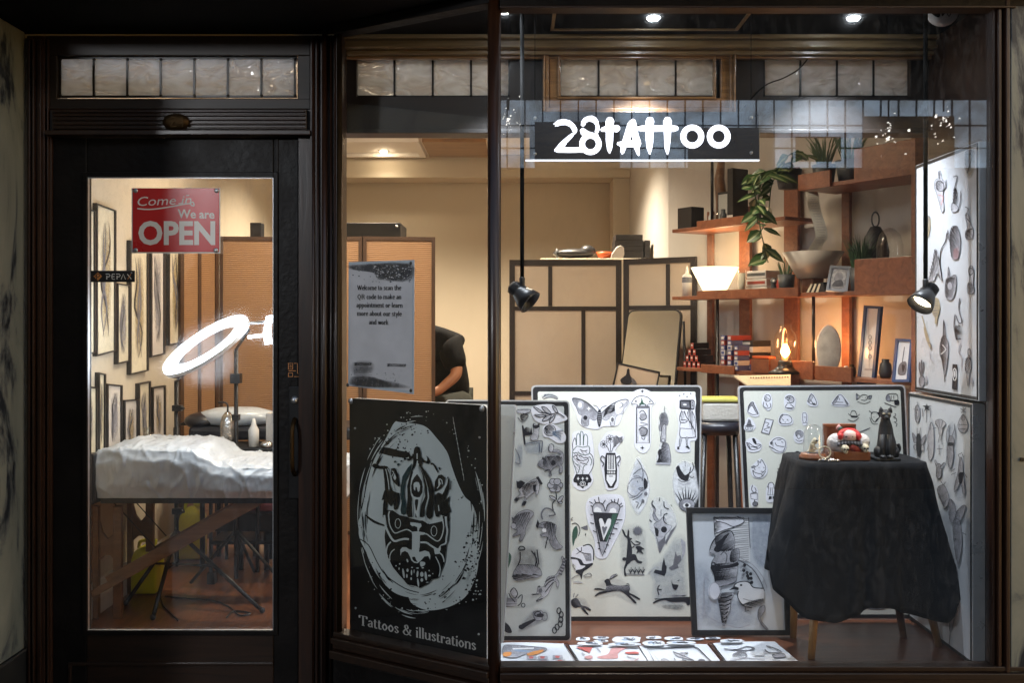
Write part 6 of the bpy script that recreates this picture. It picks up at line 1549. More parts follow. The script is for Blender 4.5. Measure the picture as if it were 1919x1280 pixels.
i = A.new(); i.g('1030,210 1090,330 1060,440 1050,600 1095,700 1110,860 950,860 940,780 985,600 960,430 980,300', 'wash_white', .8); i.b('1000,310 1040,300 1060,340 1072,400 1060,430 1030,415 1010,450 990,495 975,450 990,400 980,350', 'ink_mid'); i.g('990,310 1060,310 1070,420 990,480', 'wash_black', .8)
i.b('1005,450 1045,420 1048,520 1045,590 1020,612 990,590 1000,520', 'ink_soft'); i.c('1005,450 1000,520 990,590 1020,612 1045,590 1048,520 1045,420', 5); i.o(1018, 585, 18, 18, 4)
i.b('1005,640 1030,615 1070,625 1090,700 1092,825 1000,820 1000,720', 'ink_mid'); i.h('1005,640 1030,615 1070,625 1090,700 1092,825 1000,820', 20, 14, 5); i.b('965,700 1000,680 990,780 1005,810 950,820 970,770', 'ink'); i.l('945,828 1095,832', 16, 'ink_soft'); i.l('1035,230 1035,300', 4); i.done('candle_figure_drawing', b2)
i = A.new(); A.sticker(i, '1180,100 1330,90 1360,180 1350,280 1370,560 1300,600 1300,700 1180,710 1140,660 1160,560 1180,420 1150,260')
i.f('1190,170 1205,163 1335,163 1348,178 1345,262 1330,270 1200,262 1188,250'); i.f('1205,182 1290,185 1295,248 1208,242', 'ink_mid'); i.e(1245, 214, 20, 9, 'ink_white'); i.f('1310,175 1338,177 1336,258 1312,255', 'ink_soft'); i.e(1324, 195, 6, 8); i.e(1324, 222, 6, 8)
i.c('1215,270 1190,340 1200,400 1250,400 1270,380 1200,370', 6); i.c('1240,280 1260,340 1300,400 1345,480 1355,555', 7); i.c('1320,280 1350,360 1355,470 1352,550', 5); i.l('1200,400 1190,460 1320,468 1300,300', 5); i.c('1195,465 1195,550 1260,560 1355,555', 6)
i.h('1270,290 1325,290 1350,540 1320,540', 80, 12, 4); i.h('1200,300 1240,290 1240,400 1205,390', 70, 12, 3); i.b('1195,560 1215,560 1205,610 1190,655 1185,600', 'ink_soft'); i.f('1165,655 1185,650 1188,680 1165,680'); i.b('1255,560 1280,560 1270,600 1275,640 1262,640', 'ink_soft'); i.f('1248,650 1280,645 1297,670 1290,680 1262,662')
for x, y in ((1190, 122), (1234, 106), (1306, 100), (1268, 132)): i.f([(x-12, y), (x-3, y-4), (x, y-14), (x+4, y-4), (x+12, y), (x+2, y+3), (x, y+12), (x-4, y+3)])
i.done('television_head_drawing', b2)
i = A.new(); A.sticker(i, '90,500 240,490 280,560 300,800 270,900 290,1010 220,1100 130,1100 70,1030 100,900 60,750 70,580')
i.b('95,560 120,510 150,500 165,488 185,500 215,520 240,560 245,640 260,720 285,760 285,880 240,940 115,940 80,840 75,700', 'sticker')
for s_ in ('80,700 75,620 100,560 110,600 112,640', '115,640 118,540 135,515 150,540 152,640', '155,640 158,510 170,495 185,520 186,640', '188,640 195,540 215,525 232,560 230,640', '75,700 120,650 180,660 245,650 250,720 200,740 130,720 80,720', '80,760 130,740 200,770 260,760', '75,700 78,800 110,900 120,945', '250,720 285,760 288,860 245,940', '110,780 180,800 240,780 220,830 150,820', '100,830 150,860 130,930', '230,840 190,860 180,940', '150,680 190,700 230,690', '120,740 125,790 150,800', '255,760 275,800 262,850'): i.c(s_, 6, 'ink_green' if rnd.random() < .4 else 'ink')
i.h('85,720 240,720 230,930 120,930', 50, 26, 3, 'ink_mid'); i.f('108,940 248,940 275,1000 265,1025 235,1030 232,1060 205,1062 180,1090 150,1062 125,1060 120,1032 85,1022 82,995', 'ink')
for x in (133, 180, 225): i.f([(x-16, 985), (x-4, 980), (x, 964), (x+5, 980), (x+16, 985), (x+5, 992), (x, 1010), (x-4, 992)], 'ink_white')
i.o(180, 1040, 28, 24, 4, 'ink_white'); i.o(180, 1042, 12, 14, 4, 'ink_white'); i.done('hand_drawing', b2)
i = A.new(); A.sticker(i, '370,590 440,500 560,500 610,560 520,690 580,760 560,880 550,1060 500,1100 430,1100 400,1000 370,860 360,760 340,660')
for cx, cy, r_ in ((400, 628, 34), (465, 572, 38)):
    for k in range(7): a = k*.9; i.o(cx+r_*.75*math.cos(a), cy+r_*.75*math.sin(a), 14, 14, 4, 'ink_mid', 10)
    i.f([(cx+(20 if j % 2 else 8)*math.cos(j*.628), cy+(20 if j % 2 else 8)*math.sin(j*.628)) for j in range(10)])
for k in range(9): i.c([(500, 560+k*12), (530+k*3, 540+k*9), (560, 560+k*6), (596, 545+k*8)], 4, 'ink_mid')
i.c('460,710 440,660 420,640', 5); i.c('480,710 500,660 530,640', 5); i.c('470,715 470,620', 5)
i.f('425,718 520,718 528,760 540,900 535,1010 500,1080 450,1080 415,1000 405,880 415,760'); i.f('437,740 512,740 522,900 435,900', 'ink_white')
for x in (452, 468, 484, 500): i.l([(x, 735), (x+2, 890)], 7)
i.f('430,945 522,945 518,1000 480,1065 470,1065 428,1000', 'ink_white'); i.l('455,962 495,962', 8, 'ink_mid')
for k in range(5): i.l([(444+k*17, 908), (444+k*17, 934)], 7, 'ink_white')
i.c('412,770 380,750 370,790 400,830 385,858', 8); i.c('530,770 562,750 570,790 545,830 558,858', 8); i.done('vase_drawing', b2)
i = A.new(); i.g('745,755 800,800 860,960 890,1080 850,1250 760,1380 700,1300 650,1180 640,1060 690,900', 'wash_white', .95, .15); i.g('745,790 830,880 860,1100 780,1280 680,1150 660,1040', 'wash_blue', .55, .4)
for s_ in ('750,790 790,850 810,930 800,1010', '705,945 750,905 795,880', '710,965 760,960 800,985', '655,1050 700,990 780,980 810,1000', '665,1180 720,1180 790,1120 830,1100', '700,1210 760,1180 800,1140', '655,1060 650,1120 700,1170 760,1160', '800,880 850,950 860,1040', '760,1300 790,1250 800,1200', '730,1230 760,1240 740,1290'): i.c(s_, 6, 'ink_mid' if rnd.random() < .5 else 'ink')
i.b('820,980 850,1010 855,1070 825,1100 815,1040', 'ink'); i.b('760,1090 810,1080 800,1110', 'ink_mid'); i.e(838, 1145, 18, 22, 'ink_mid'); i.e(752, 1016, 6, 6); i.e(808, 1222, 16, 20, 'ink_mid'); i.done('floral_drawing', b2)
i = A.new(); i.g('1240,790 1350,850 1380,1000 1400,1160 1330,1280 1180,1290 1130,1180 1110,1000 1150,850', 'wash_white', .9, .15)
i.b('1155,870 1185,850 1195,880 1220,920 1250,950 1290,920 1300,870 1310,880 1290,960 1280,1000 1240,1010 1190,980 1165,930', 'ink'); i.c('1325,820 1335,880 1300,930', 7); i.c('1245,800 1250,860', 4); i.c('1170,990 1220,1020 1300,1000', 7, 'ink_mid'); i.c('1175,1025 1230,1050 1300,1030', 7, 'ink_soft'); i.c('1340,960 1320,980 1290,960', 5)
for x, y in ((1130, 1110), (1165, 1095), (1212, 1065), (1250, 1050), (1290, 1065), (1320, 1090), (1360, 1110), (1385, 1150)): i.f([(x, y), (1262+(x-1262)*.42-10, 1235), (1262+(x-1262)*.42+12, 1235)])
i.b('1185,1240 1230,1205 1300,1205 1345,1240 1330,1300 1260,1330 1200,1300', 'ink_mid'); i.e(1265, 1265, 40, 26, 'ink_white'); i.e(1266, 1264, 20, 20, 'ink'); i.done('eye_drawing', b2)
A.a = (f2, 1060, 930, 5.335)
i = A.new(); A.sticker(i, '210,60 330,-10 560,-5 600,150 570,300 470,500 400,620 300,600 290,440 220,250', 'sticker', 'ink_soft'); i.g('230,40 560,20 580,260 400,600 330,560 230,200', 'wash_grey', .35, .25)
i.f('275,160 270,110 300,70 340,65 380,90 400,150 420,90 470,60 520,75 545,110 530,165 500,260 400,530 368,600 345,530 300,330', 'ink_soft')
i.f('275,162 530,172 412,460 345,455', 'ink'); i.f('470,180 530,172 412,460 400,440', 'ink_green'); i.f('285,158 290,120 320,108 350,125 365,162', 'ink_white'); i.f('437,166 450,128 480,118 508,135 510,168', 'ink_white')
i.f('335,240 345,222 368,225 395,290 420,230 445,222 458,240 450,290 380,445', 'ink_white'); i.f('362,310 378,300 390,315 405,302 420,310 384,400', 'ink_mid'); i.f('384,440 360,330 400,380', 'ink_soft') if False else None
for a, b, c, d in ((238, 55, 272, 75), (250, 95, 275, 108), (330, 10, 338, 62), (290, 35, 305, 68), (400, 40, 372, 82), (455, 35, 470, 60), (492, 30, 492, 62), (530, 25, 522, 72), (575, 95, 545, 115), (565, 70, 540, 90), (250, 265, 285, 278), (275, 345, 308, 362), (570, 238, 508, 238), (530, 268, 500, 275), (320, 465, 345, 470), (325, 525, 350, 530), (490, 380, 440, 378), (455, 425, 430, 420), (435, 492, 405, 485), (405, 560, 385, 555), (520, 330, 480, 318), (250, 180, 275, 190)): i.l([(a, b), (c, d)], 7, taper=False)
i.c('275,160 270,110 300,70 340,65 380,90 400,150 420,90 470,60 520,75 545,110 530,165', 6); i.l('278,160 345,530 368,600 405,520 530,170', 6); i.done('heart_drawing', b2)
i = A.new(); i.g('540,320 700,270 800,330 820,600 800,790 560,790 540,560', 'wash_grey', .4, .25)
i.b('565,335 585,345 612,400 625,340 638,350 640,410 668,425 650,450 665,520 665,620 650,660 620,690 600,740 612,795 590,795 585,720 600,670 610,600 618,500 620,430 590,400', 'ink'); i.b('650,590 700,585 725,640 765,655 760,672 720,668 690,640 650,650', 'ink'); i.e(590, 630, 22, 18); i.c('655,450 700,490 750,470 700,450', 8); i.c('640,470 660,515 690,500', 8)
cx, cy = 722, 348; i.f([(cx+(58 if k % 2 else 32)*math.cos(k*.19635), cy+(58 if k % 2 else 32)*math.sin(k*.19635)) for k in range(32)], 'ink_mid'); i.b('700,510 740,500 790,530 760,540 780,580 740,560 710,570 720,540', 'ink')
for x in (650, 690, 730, 770): i.l([(x, 780), (x+8, 710)], 5); i.l([(x, 770), (x-16, 735)], 7); i.l([(x+4, 765), (x+22, 730)], 7)
i.l('610,780 790,785', 8, 'ink_mid'); i.done('dancing_hare_drawing', b2)
i = A.new(); i.g('280,900 400,810 540,800 660,880 760,1030 700,1100 500,1010 300,1030', 'wash_grey', .35, .3)
i.b('388,850 415,828 440,835 450,860 470,885 560,895 620,890 645,925 640,965 690,990 745,1025 735,1038 680,1010 640,990 690,1040 710,1068 690,1072 650,1030 590,975 540,950 470,955 420,965 340,985 300,1005 295,995 340,960 410,945 350,940 290,935 300,922 350,922 400,935 408,900 400,870', 'ink'); i.b('440,830 465,795 512,778 490,800 460,825', 'ink_mid'); i.c('445,832 490,810 525,788', 6); i.c('610,880 632,880 640,915', 6); i.h('410,900 640,900 640,960 480,950 420,960', 60, 12, 3, 'ink_soft'); i.done('leaping_hare_drawing', b2)
i = A.new(); i.g('830,300 860,30 1010,20 1130,270 1010,480 940,580 880,400', 'wash_white', .7, .2); i.c('875,45 865,80 900,130 880,180 890,240', 9); i.b('868,60 872,100 905,135 895,180 935,250 900,245 872,190 885,140 864,90', 'ink_mid')
i.b('885,280 940,245 975,210 1000,230 1010,280 1060,300 1045,340 1005,380 980,430 965,520 938,565 925,470 905,400 895,330', 'ink_soft'); i.e(985, 335, 30, 32, 'ink'); i.b('895,315 930,340 925,400 905,390', 'ink'); i.c('1020,175 985,190 985,250 1010,280', 9); i.f('920,470 1000,400 995,470 940,565', 'ink_mid'); i.f('1115,285 1050,350 990,470 1010,480 1060,380', 'ink_mid'); i.c('985,55 990,110 1035,130', 8); i.l('940,15 942,50', 6); i.l('840,235 862,258', 8); i.l('955,135 955,200', 4); i.e(1060, 92, 5, 5); i.done('horned_mask_drawing', b2)
i = A.new(); i.g('820,740 960,600 1100,380 1215,420 1230,760 1220,1140 960,1140 860,1060 860,860', 'wash_blue', .55, .3)
i.f('965,700 985,610 1000,690 1012,700 1008,760 990,800 880,765 900,735 960,748', 'ink'); i.f('1075,690 1100,550 1115,600 1150,590 1160,640 1120,690 1135,715 1060,740 1030,720', 'ink_mid'); i.f('1150,420 1170,560 1160,640 1200,560 1200,460', 'ink_soft'); i.l('820,780 905,705', 4, 'ink_soft')
i.b('965,980 990,955 1010,870 1022,840 1028,880 1015,960 1040,990 1180,1000 1235,990 1245,1080 1215,1090 1190,1060 1060,1060 1000,1040 940,1050 880,1075 880,1060 940,1030 985,1020 900,1035 895,1020 940,1000', 'ink'); i.c('940,890 920,930 935,990', 8); i.l('918,930 962,938', 8); i.b('1060,840 1075,880 1130,890 1100,940 1070,910', 'ink'); i.c('1120,850 1140,840', 6); i.c('1050,990 1110,1000 1190,985', 5, 'ink_soft'); i.g('960,1090 1170,1080 1180,1140 1000,1130', 'wash_black', .7); i.done('night_hare_drawing', b2)
i = A.new(); i.c('75,215 60,225 58,240 75,240', 5); i.c('65,280 100,270 135,300 145,350 130,400', 6); i.b('80,330 110,300 125,350 115,410 95,440 78,500 68,400', 'ink_green'); i.f('150,315 220,290 225,340 190,335', 'ink_mid'); i.e(202, 385, 5, 12); i.done('fish_drawing', b2)
i = A.new(); i.b('65,560 110,520 200,490 260,510 280,570 275,650 270,690 220,730 180,760 160,835 150,790 105,760 100,700 75,680 60,630', 'sticker'); i.b('60,610 150,630 190,680 270,670 270,690 220,730 180,760 160,835 145,790 105,765 110,740 160,730 200,700 150,690 120,640 60,630', 'ink'); i.c('175,500 240,485 280,540 280,640', 9)
for k in range(7): i.c([(150+k*14, 560+k*4), (180+k*12, 580), (210+k*8, 650)], 4)
i.c('160,510 155,560 110,520', 6); i.c('155,550 110,580', 5); i.c('80,680 75,700 100,740', 5); i.c('60,830 100,800 140,790', 5, 'ink_mid'); i.c('180,800 240,770 260,800 190,810', 5, 'ink_mid'); i.l('80,860 170,865', 8, 'ink_soft'); i.done('mushroom_head_drawing', b2)
i = A.new(); i.b('60,1040 110,1020 145,1060 160,1090 210,1105 255,1135 240,1148 190,1125 230,1180 220,1188 170,1140 150,1110 100,1120 62,1090', 'ink'); i.c('80,1010 90,970', 5, 'ink_mid'); i.c('100,1015 130,980', 5, 'ink_mid'); i.g('60,1020 180,1010 260,1130 150,1130', 'wash_grey', .5); i.done('small_hare_drawing', b2)
i = A.new(0+940, 700, 2.285); i.c('175,105 200,90 235,100 240,112', 3, 'ink_mid'); i.l('186,88 188,96', 3, 'ink'); i.c('180,110 210,100 240,110', 3, 'ink_mid'); i.g('165,100 210,80 250,105', 'wash_blue', .5); i.done('shell_drawing', b2)

# narrow board on the near side -----------------------------------------
b1, f1, _ = board('tall picture board of squirrels cats and a leaf beside the corner post', [(835, 749), (1068, 751), (1071, 1203), (838, 1203)], (3.60, 3.60), 3.655, 8, 2.5, 'sheet_grey')
A = Art(f1, b1, 940, 740, 5.336)
i = A.new(); A.sticker(i, '310,120 500,95 570,150 660,230 600,270 480,290 380,280 320,230')
for s_ in ('318,120 370,140 425,185 380,175', '402,120 450,130 500,190 440,175', '508,108 545,130 568,185 530,160', '330,200 390,200 450,205 390,225', '408,262 440,220 500,200 470,250', '480,285 490,240 540,200 520,250'): i.b(s_, 'ink_soft'); i.c(s_, 6, closed=True)
i.c('400,170 480,195 565,185 630,225', 8); i.done('leaf_sprig_drawing', b1)
i = A.new(); i.f('205,305 220,305 232,360 290,375 300,320 310,400 235,410 245,500 228,500', 'ink'); i.h('235,330 300,330 305,400 235,400', 0, 10, 5); i.b('315,300 330,285 345,300 365,298 378,285 382,320 375,360 372,420 350,450 300,455 290,420 320,370', 'ink_soft'); i.f('312,310 318,288 330,305 360,305 378,290 380,325 345,340 318,330', 'ink'); i.c('235,490 300,480 400,460 410,490 400,580', 8, 'ink_mid'); i.l('378,480 385,570', 10, 'ink_mid'); i.g('230,470 410,450 410,590 240,590', 'wash_blue', .5); i.done('cat_on_chair_drawing', b1)
i = A.new(); A.sticker(i, '420,320 500,290 580,330 640,400 630,470 560,480 480,430 420,410'); i.o(485, 358, 58, 56, 6); i.b('440,330 490,310 530,350 500,400 450,390', 'ink_soft'); i.h('440,330 490,310 530,350 500,400 450,390', 45, 9, 4)
for k in range(9): i.c([(510, 370+k*3), (560, 360+k*8), (600+rnd.uniform(-10, 20), 350+k*13)], 4, 'ink' if k % 2 else 'ink_blue')
i.done('jellyfish_drawing', b1)
i = A.new(); i.g('360,620 480,480 640,560 630,790 440,830 380,760', 'wash_grey', .45, .25); i.b('475,560 470,520 500,490 525,510 520,545 570,550 620,590 615,680 600,700 615,740 600,785 575,770 580,720 545,720 500,760 500,810 475,810 478,770 420,740 365,710 375,670 420,640 450,610 520,600 560,610 590,600 560,580 510,575', 'ink_mid'); i.b('480,500 515,500 520,545 500,575 478,560', 'ink_soft'); i.h('440,620 600,620 600,700 500,740 420,720', 60, 11, 5); i.f('405,640 418,610 425,650'); i.c('430,770 480,750 500,810', 7); i.e(520, 680, 24, 26, 'ink'); i.done('squirrel_drawing', b1)
i = A.new(); i.g('140,860 300,800 410,880 380,1010 240,1110 130,1060', 'wash_grey', .45); i.b('200,930 280,870 350,840 375,880 380,930 360,1000 345,990 350,950 320,980 250,1040 235,1105 205,1100 225,1060 240,1020 190,1030 150,1065 130,1055 145,1030 190,990 170,950', 'ink_soft'); i.f('150,860 170,870 195,855 240,880 215,910 190,940 158,930', 'ink'); i.f('345,825 370,815 415,890 395,905'); i.f('130,1055 145,1030 185,1025 160,1065'); i.f('205,1100 228,1060 255,1070 235,1108'); i.f('315,905 350,895 340,970 320,960'); i.h('210,920 350,860 370,930 250,1020', 40, 12, 4); i.done('siamese_cat_drawing', b1)
i = A.new(); 
for k in range(6): a = k*1.05; i.e(538+42*math.cos(a), 905+42*math.sin(a), 36, 32, 'ink_soft'); i.o(538+42*math.cos(a), 905+42*math.sin(a), 36, 32, 5, 'ink', 14)
i.e(540, 925, 24, 26, 'ink_mid'); i.c('545,975 550,1040 510,1090 520,1160', 8)
for s_ in ('545,1055 500,1040 480,1010 520,1015 548,1045', '560,1060 590,1020 620,1015 600,1060 570,1075', '570,1070 610,1070 600,1090 572,1082'): i.b(s_, 'ink_soft'); i.c(s_, 5, closed=True)
i.done('rose_drawing', b1)
i = A.new(); i.g('160,500 215,500 210,700 180,740 130,700', 'wash_blue', .6); i.c('140,540 180,620 185,690 140,680', 6, 'ink_mid'); i.done('bird_drawing', b1)
i = A.new(); i.b('165,150 280,145 285,170 250,185 165,180', 'ink_soft'); i.c('165,150 285,148 285,170 240,190 270,210 210,275 165,225', 6, 'ink_mid'); i.h('190,200 265,190 270,225 215,270', 20, 12, 7); i.done('pot_drawing', b1)
A.a = (f1, 940, 960, 4.264)
i = A.new(); i.g('80,-10 270,-30 240,140 150,230 70,150', 'wash_grey', .55); i.b('85,100 120,20 200,-20 260,10 220,70 190,140 190,180 160,232 140,228 155,180 120,190 92,200 95,180 130,150 80,125', 'ink_mid'); i.h('100,40 230,0 200,130 120,130', 70, 12, 5); i.e(98, 110, 18, 22, 'ink_soft'); i.c('90,40 95,80 110,90', 6); i.done('rabbit_drawing', b1)
i = A.new(); i.g('280,80 320,-60 440,0 500,280 350,310 300,180', 'wash_grey', .5); i.c('330,60 320,10 350,-30 400,-20 430,20 380,30', 9, 'ink_mid'); i.b('300,95 345,75 400,85 440,110 430,180 460,250 490,280 440,300 400,270 370,200 330,195 310,180 345,165 330,130 280,120', 'ink_mid'); i.e(345, 145, 20, 16, 'ink_white'); i.h('340,90 430,100 430,270 380,220', 80, 10, 5); i.f('290,60 305,90 290,128 275,110'); i.c('370,200 350,290', 6); i.done('curled_squirrel_drawing', b1)
i = A.new(); i.g('80,420 130,270 310,290 330,500 120,560', 'wash_black', .6, .3); i.b('90,510 120,440 150,420 280,430 325,490 300,520 220,530 130,550', 'ink_mid'); i.c('135,300 150,275 180,280 185,300 140,305', 7); i.c('150,320 150,380 130,430', 7); i.l('285,300 300,420', 6); i.l('265,320 290,430', 6); i.c('240,310 280,370 270,430', 7); i.h('95,500 300,500 300,525 130,545', 10, 12, 6); i.done('frog_drawing', b1)
i = A.new(); i.b('250,665 245,655 280,650 290,600 305,590 320,600 340,590 360,540 380,515 430,505 460,460 490,400 478,365 488,352 508,390 505,450 470,495 440,520 460,560 455,600 440,595 435,560 420,560 390,620 370,660 320,700 290,718 280,705 320,670 300,655', 'ink_soft')
for k in range(6): a = .1+k*.16; i.l([(470+k*7-12, 490-k*24), (470+k*7+16, 500-k*24)], 11, 'ink_mid')
i.c('350,560 390,530 430,520', 7); i.c('345,600 380,560 420,540', 7); i.c('350,640 390,590 415,560', 6); i.e(312, 628, 16, 18, 'ink_mid'); i.f('290,600 302,585 312,605'); i.c('250,660 300,655', 7); i.c('280,710 330,690', 7); i.done('striped_cat_drawing', b1)
i = A.new(); i.f('20,690 130,690 120,750 20,755', 'ink_soft'); i.h('20,690 130,690 120,750 20,755', 0, 12, 4); i.b('70,640 100,605 130,650 110,690', 'ink_soft'); i.c('70,640 100,605 130,650 110,690', 6); i.c('130,690 165,660 160,720 130,750', 6); i.c('60,650 75,680 110,720', 6); i.o(175, 745, 14, 16, 5); i.f('20,600 40,600 50,690 20,690', 'ink_mid'); i.done('plant_bowl_drawing', b1)
i = A.new(); i.g('140,900 260,770 370,780 390,860 300,900 150,960', 'wash_grey', .7); i.f('140,920 170,890 270,850 275,865 200,915 165,940', 'ink'); i.o(160, 918, 18, 14, 7); i.b('255,830 260,795 320,790 330,815 320,860 280,865', 'ink_mid'); i.o(292, 815, 26, 20, 7); i.o(345, 835, 22, 34, 5, 'ink_mid'); i.e(310, 825, 30, 16, 'ink'); i.done('key_drawing', b1)
i = A.new()
for x, y, a in ((460, 790, 0), (478, 820, 0), (475, 860, 0), (470, 895, 0), (445, 920, 0), (425, 945, 0)): i.o(x, y, 16, 24, 7, 'ink'); 
i.done('chain_drawing', b1)
i = A.new(); i.b('20,880 60,905 85,960 50,965 20,940', 'ink'); i.b('45,320 80,350 70,410 45,450', 'ink_green'); i.done('dark_edge_drawing', b1)

# right board ------------------------------------------------------------
b3, f3, _ = board('wide picture board of small cartoon doodles behind the draped table', [(1383, 723), (1697, 721), (1716, 1162), (1404, 1162)], (3.86, 3.86), 3.93, 7, 3)
A = Art(f3, b3, 1380, 715, 5.225)
def outl(name, fills, lines, stick=None, w=5):
    i = A.new()
    if stick: A.sticker(i, stick)
    for s_, m in fills: i.b(s_, m)
    for s_ in lines: i.c(s_, w)
    i.done(name, b3); return i
outl('hood_drawing', [('115,290 125,240 150,205 170,205 175,235 215,315 190,300 155,240 130,260', 'ink_mid')], ['112,300 120,240 155,200 175,230 218,318', '115,300 160,325 215,320'], '105,300 115,240 150,195 180,205 225,320 170,345')
outl('ghost_drawing', [('275,160 300,150 300,185 280,180', 'ink_soft')], ['275,150 300,130 330,145 330,185 290,195 275,165', '270,200 265,240 300,265 335,250 330,210', '290,210 310,250', '315,165 322,180'], '250,180 280,125 330,120 350,180 345,250 310,285 260,240')
outl('duck_drawing', [('480,160 520,140 560,160 560,195 530,210 500,180', 'ink_soft')], ['480,160 520,138 562,160 560,200 520,215 495,205', '490,155 530,165 500,185', '500,220 480,255 540,260 560,250 530,225', '495,265 550,268'], '470,160 520,120 580,170 560,270 480,270')
outl('rice_cake_drawing', [('700,190 735,130 750,145 720,200', 'ink_soft')], ['698,195 735,120 785,200 775,230 720,215 698,195', '745,200 750,220 775,222', '720,180 725,185'], '690,195 735,110 800,200 780,245 710,235')
outl('bean_drawing', [], ['650,310 680,310 690,350 680,400 655,400 650,350 650,310', '660,350 682,352', '655,400 650,415', '682,400 690,412'], '640,320 670,295 700,330 690,420 645,420', 4)
i = A.new(); A.sticker(i, '75,440 110,360 150,365 190,440 150,485 90,480'); i.f('78,440 100,430 115,385 120,368 140,380 150,425 180,440 150,450 110,450', 'ink_mid'); i.l('100,428 152,425', 5); i.c('90,450 100,475 150,480 165,452', 5, 'ink_green'); i.o(115, 462, 6, 6, 3); i.o(140, 462, 6, 6, 3); i.done('witch_hat_drawing', b3)
i = A.new(); i.f('285,362 365,378 322,520 245,500', 'ink_soft'); i.f('292,372 355,385 315,508 256,492', 'sticker'); i.l('285,362 365,378 322,520 245,500', 5, closed=True); i.c('280,400 320,410 300,440 330,450 270,470 310,490', 5); i.done('bandage_drawing', b3)
outl('bun_drawing', [('420,370 440,330 460,325 430,380 440,410 425,405', 'ink_mid')], ['418,380 440,335 485,325 530,345 545,385 520,412 450,415 420,395', '450,365 465,385', '495,370 510,385', '475,400 485,400'], '408,385 440,320 500,315 555,370 540,420 440,430')
outl('fox_drawing', [('330,600 350,590 345,625', 'ink'), ('345,650 365,665 345,655', 'ink')], ['335,600 380,560 430,555 475,580 480,630 460,680 410,685 360,655 320,635', '355,590 360,640', '380,600 400,630 470,640', '440,590 460,600', '400,575 440,570'], '320,600 380,545 450,545 490,590 480,670 420,700 350,670')
outl('sushi_drawing', [('155,560 180,560 200,610 185,615 165,590', 'ink'), ('100,600 120,610 140,665 120,650', 'ink_mid')], ['100,595 115,640 160,670 230,650 240,620 200,615', '120,600 180,640 235,625', '140,640 210,650'], '90,590 150,550 200,560 250,620 220,680 120,685')
outl('flame_cat_drawing', [('145,840 175,825 185,840 160,850', 'ink_mid')], ['185,835 215,820 210,775 235,800 245,765 270,800 290,850 265,890 230,905 180,890 165,870', '160,870 180,930 240,940 290,880', '220,840 225,850', '265,840 275,850', '240,880 265,885', '175,850 185,870', '245,910 265,930'], '140,850 200,780 245,755 300,830 300,900 240,950 160,930')
outl('smoke_drawing', [], ['420,815 440,830 430,850 405,855 420,870', '400,880 430,900 460,890 450,930 410,920 400,880', '430,940 440,1000'], None, 5)
i = A.new(); A.sticker(i, '160,1010 210,1060 210,1180 190,1220 150,1220 130,1120 130,1050'); i.c('160,1015 150,1060 175,1090 195,1070 180,1040', 6); i.f('140,1100 205,1095 205,1160 145,1150', 'sticker'); i.l('140,1100 145,1150 205,1160 205,1095', 5); i.l('142,1098 204,1094', 10, 'ink_mid'); i.l('178,1160 180,1185', 9); i.e(185, 1200, 24, 20, 'ink_mid'); i.o(185, 1200, 26, 22, 5); i.done('lantern_drawing', b3)
i = A.new(); A.sticker(i, '300,1020 345,985 385,1040 395,1150 340,1185 290,1160'); i.c('305,1040 320,1000 350,990 370,1020 365,1040', 6); i.f('318,1040 365,1040 385,1110 310,1110', 'sticker'); i.l('318,1030 308,1112 388,1115 368,1030', 5); i.l('335,1040 332,1110', 4); i.l('350,1040 356,1110', 4); i.f('320,1125 345,1125 348,1150 315,1160'); i.f('355,1125 372,1125 385,1155 355,1150'); i.f('300,1030 318,1010 315,1040', 'ink_mid'); i.done('girl_drawing', b3)
A.a = (f3, 1490, 720, 8)
outl('dog_face_drawing', [('5,730 40,695 90,700 125,740 110,790 90,800 70,760 30,760 20,790', 'ink_mid')], ['30,760 40,810 60,820 80,800', '10,830 60,860 110,840'], '-20,760 50,680 130,720 130,850 60,890 -10,850', 7)
outl('black_cat_drawing', [('-10,1040 20,1005 60,1010 120,1050 90,1070 60,1110 40,1050 0,1090', 'ink')], ['0,1110 50,1120 90,1080'], None, 7)
outl('onigiri_drawing', [], ['190,250 240,150 325,260 300,300 240,295', '210,215 215,225', '262,205 268,215', '245,245 260,285 305,290'], None, 7)
outl('mountain_drawing', [('560,285 640,185 650,200 600,290', 'ink_mid'), ('740,220 800,300 770,300', 'ink_mid')], ['555,290 640,175 700,170 800,305', '620,270 720,275', '660,210 670,240', '560,310 790,320'], '540,300 640,160 710,160 820,310 680,340', 7)
outl('sweet_drawing', [('915,150 935,150 945,220 920,235', 'ink_mid'), ('1100,180 1150,170 1130,220', 'ink_mid')], ['980,190 1010,160 1070,165 1085,210 1050,245 990,235', '915,150 975,190 920,235', '1085,195 1150,170 1130,225 1085,215', '1010,195 1020,200', '1050,200 1060,205', '930,260 1040,295 1130,260'], None, 7)
outl('camera_drawing', [('1360,200 1400,150 1430,250 1380,250', 'ink_mid'), ('1490,250 1550,250 1550,300 1495,300', 'ink')], ['1400,150 1510,145 1540,190 1530,240 1430,245', '1480,245 1550,245 1555,310 1490,305', '1440,170 1440,230', '1480,165 1480,225', '1340,280 1440,320 1520,345'], None, 8)
i = A.new(); i.e(1518, 276, 16, 16, 'ink_white'); i.done('lens_drawing', b3)
outl('hut_drawing', [('840,480 930,480 930,500 850,500', 'ink')], ['830,470 850,405 900,405 930,470', '800,440 830,470 930,480 970,450', '790,530 880,560 960,500'], None, 7)
outl('heart_arrow_drawing', [('1230,430 1270,420 1290,470 1205,575 1215,530 1260,490', 'ink'), ('1105,395 1130,410 1120,420', 'ink')], ['1110,400 1160,440', '1140,460 1160,420 1210,420 1240,430 1275,470 1205,570 1150,520 1140,460', '1120,500 1160,590 1240,600', '1180,490 1185,500'], None, 8)
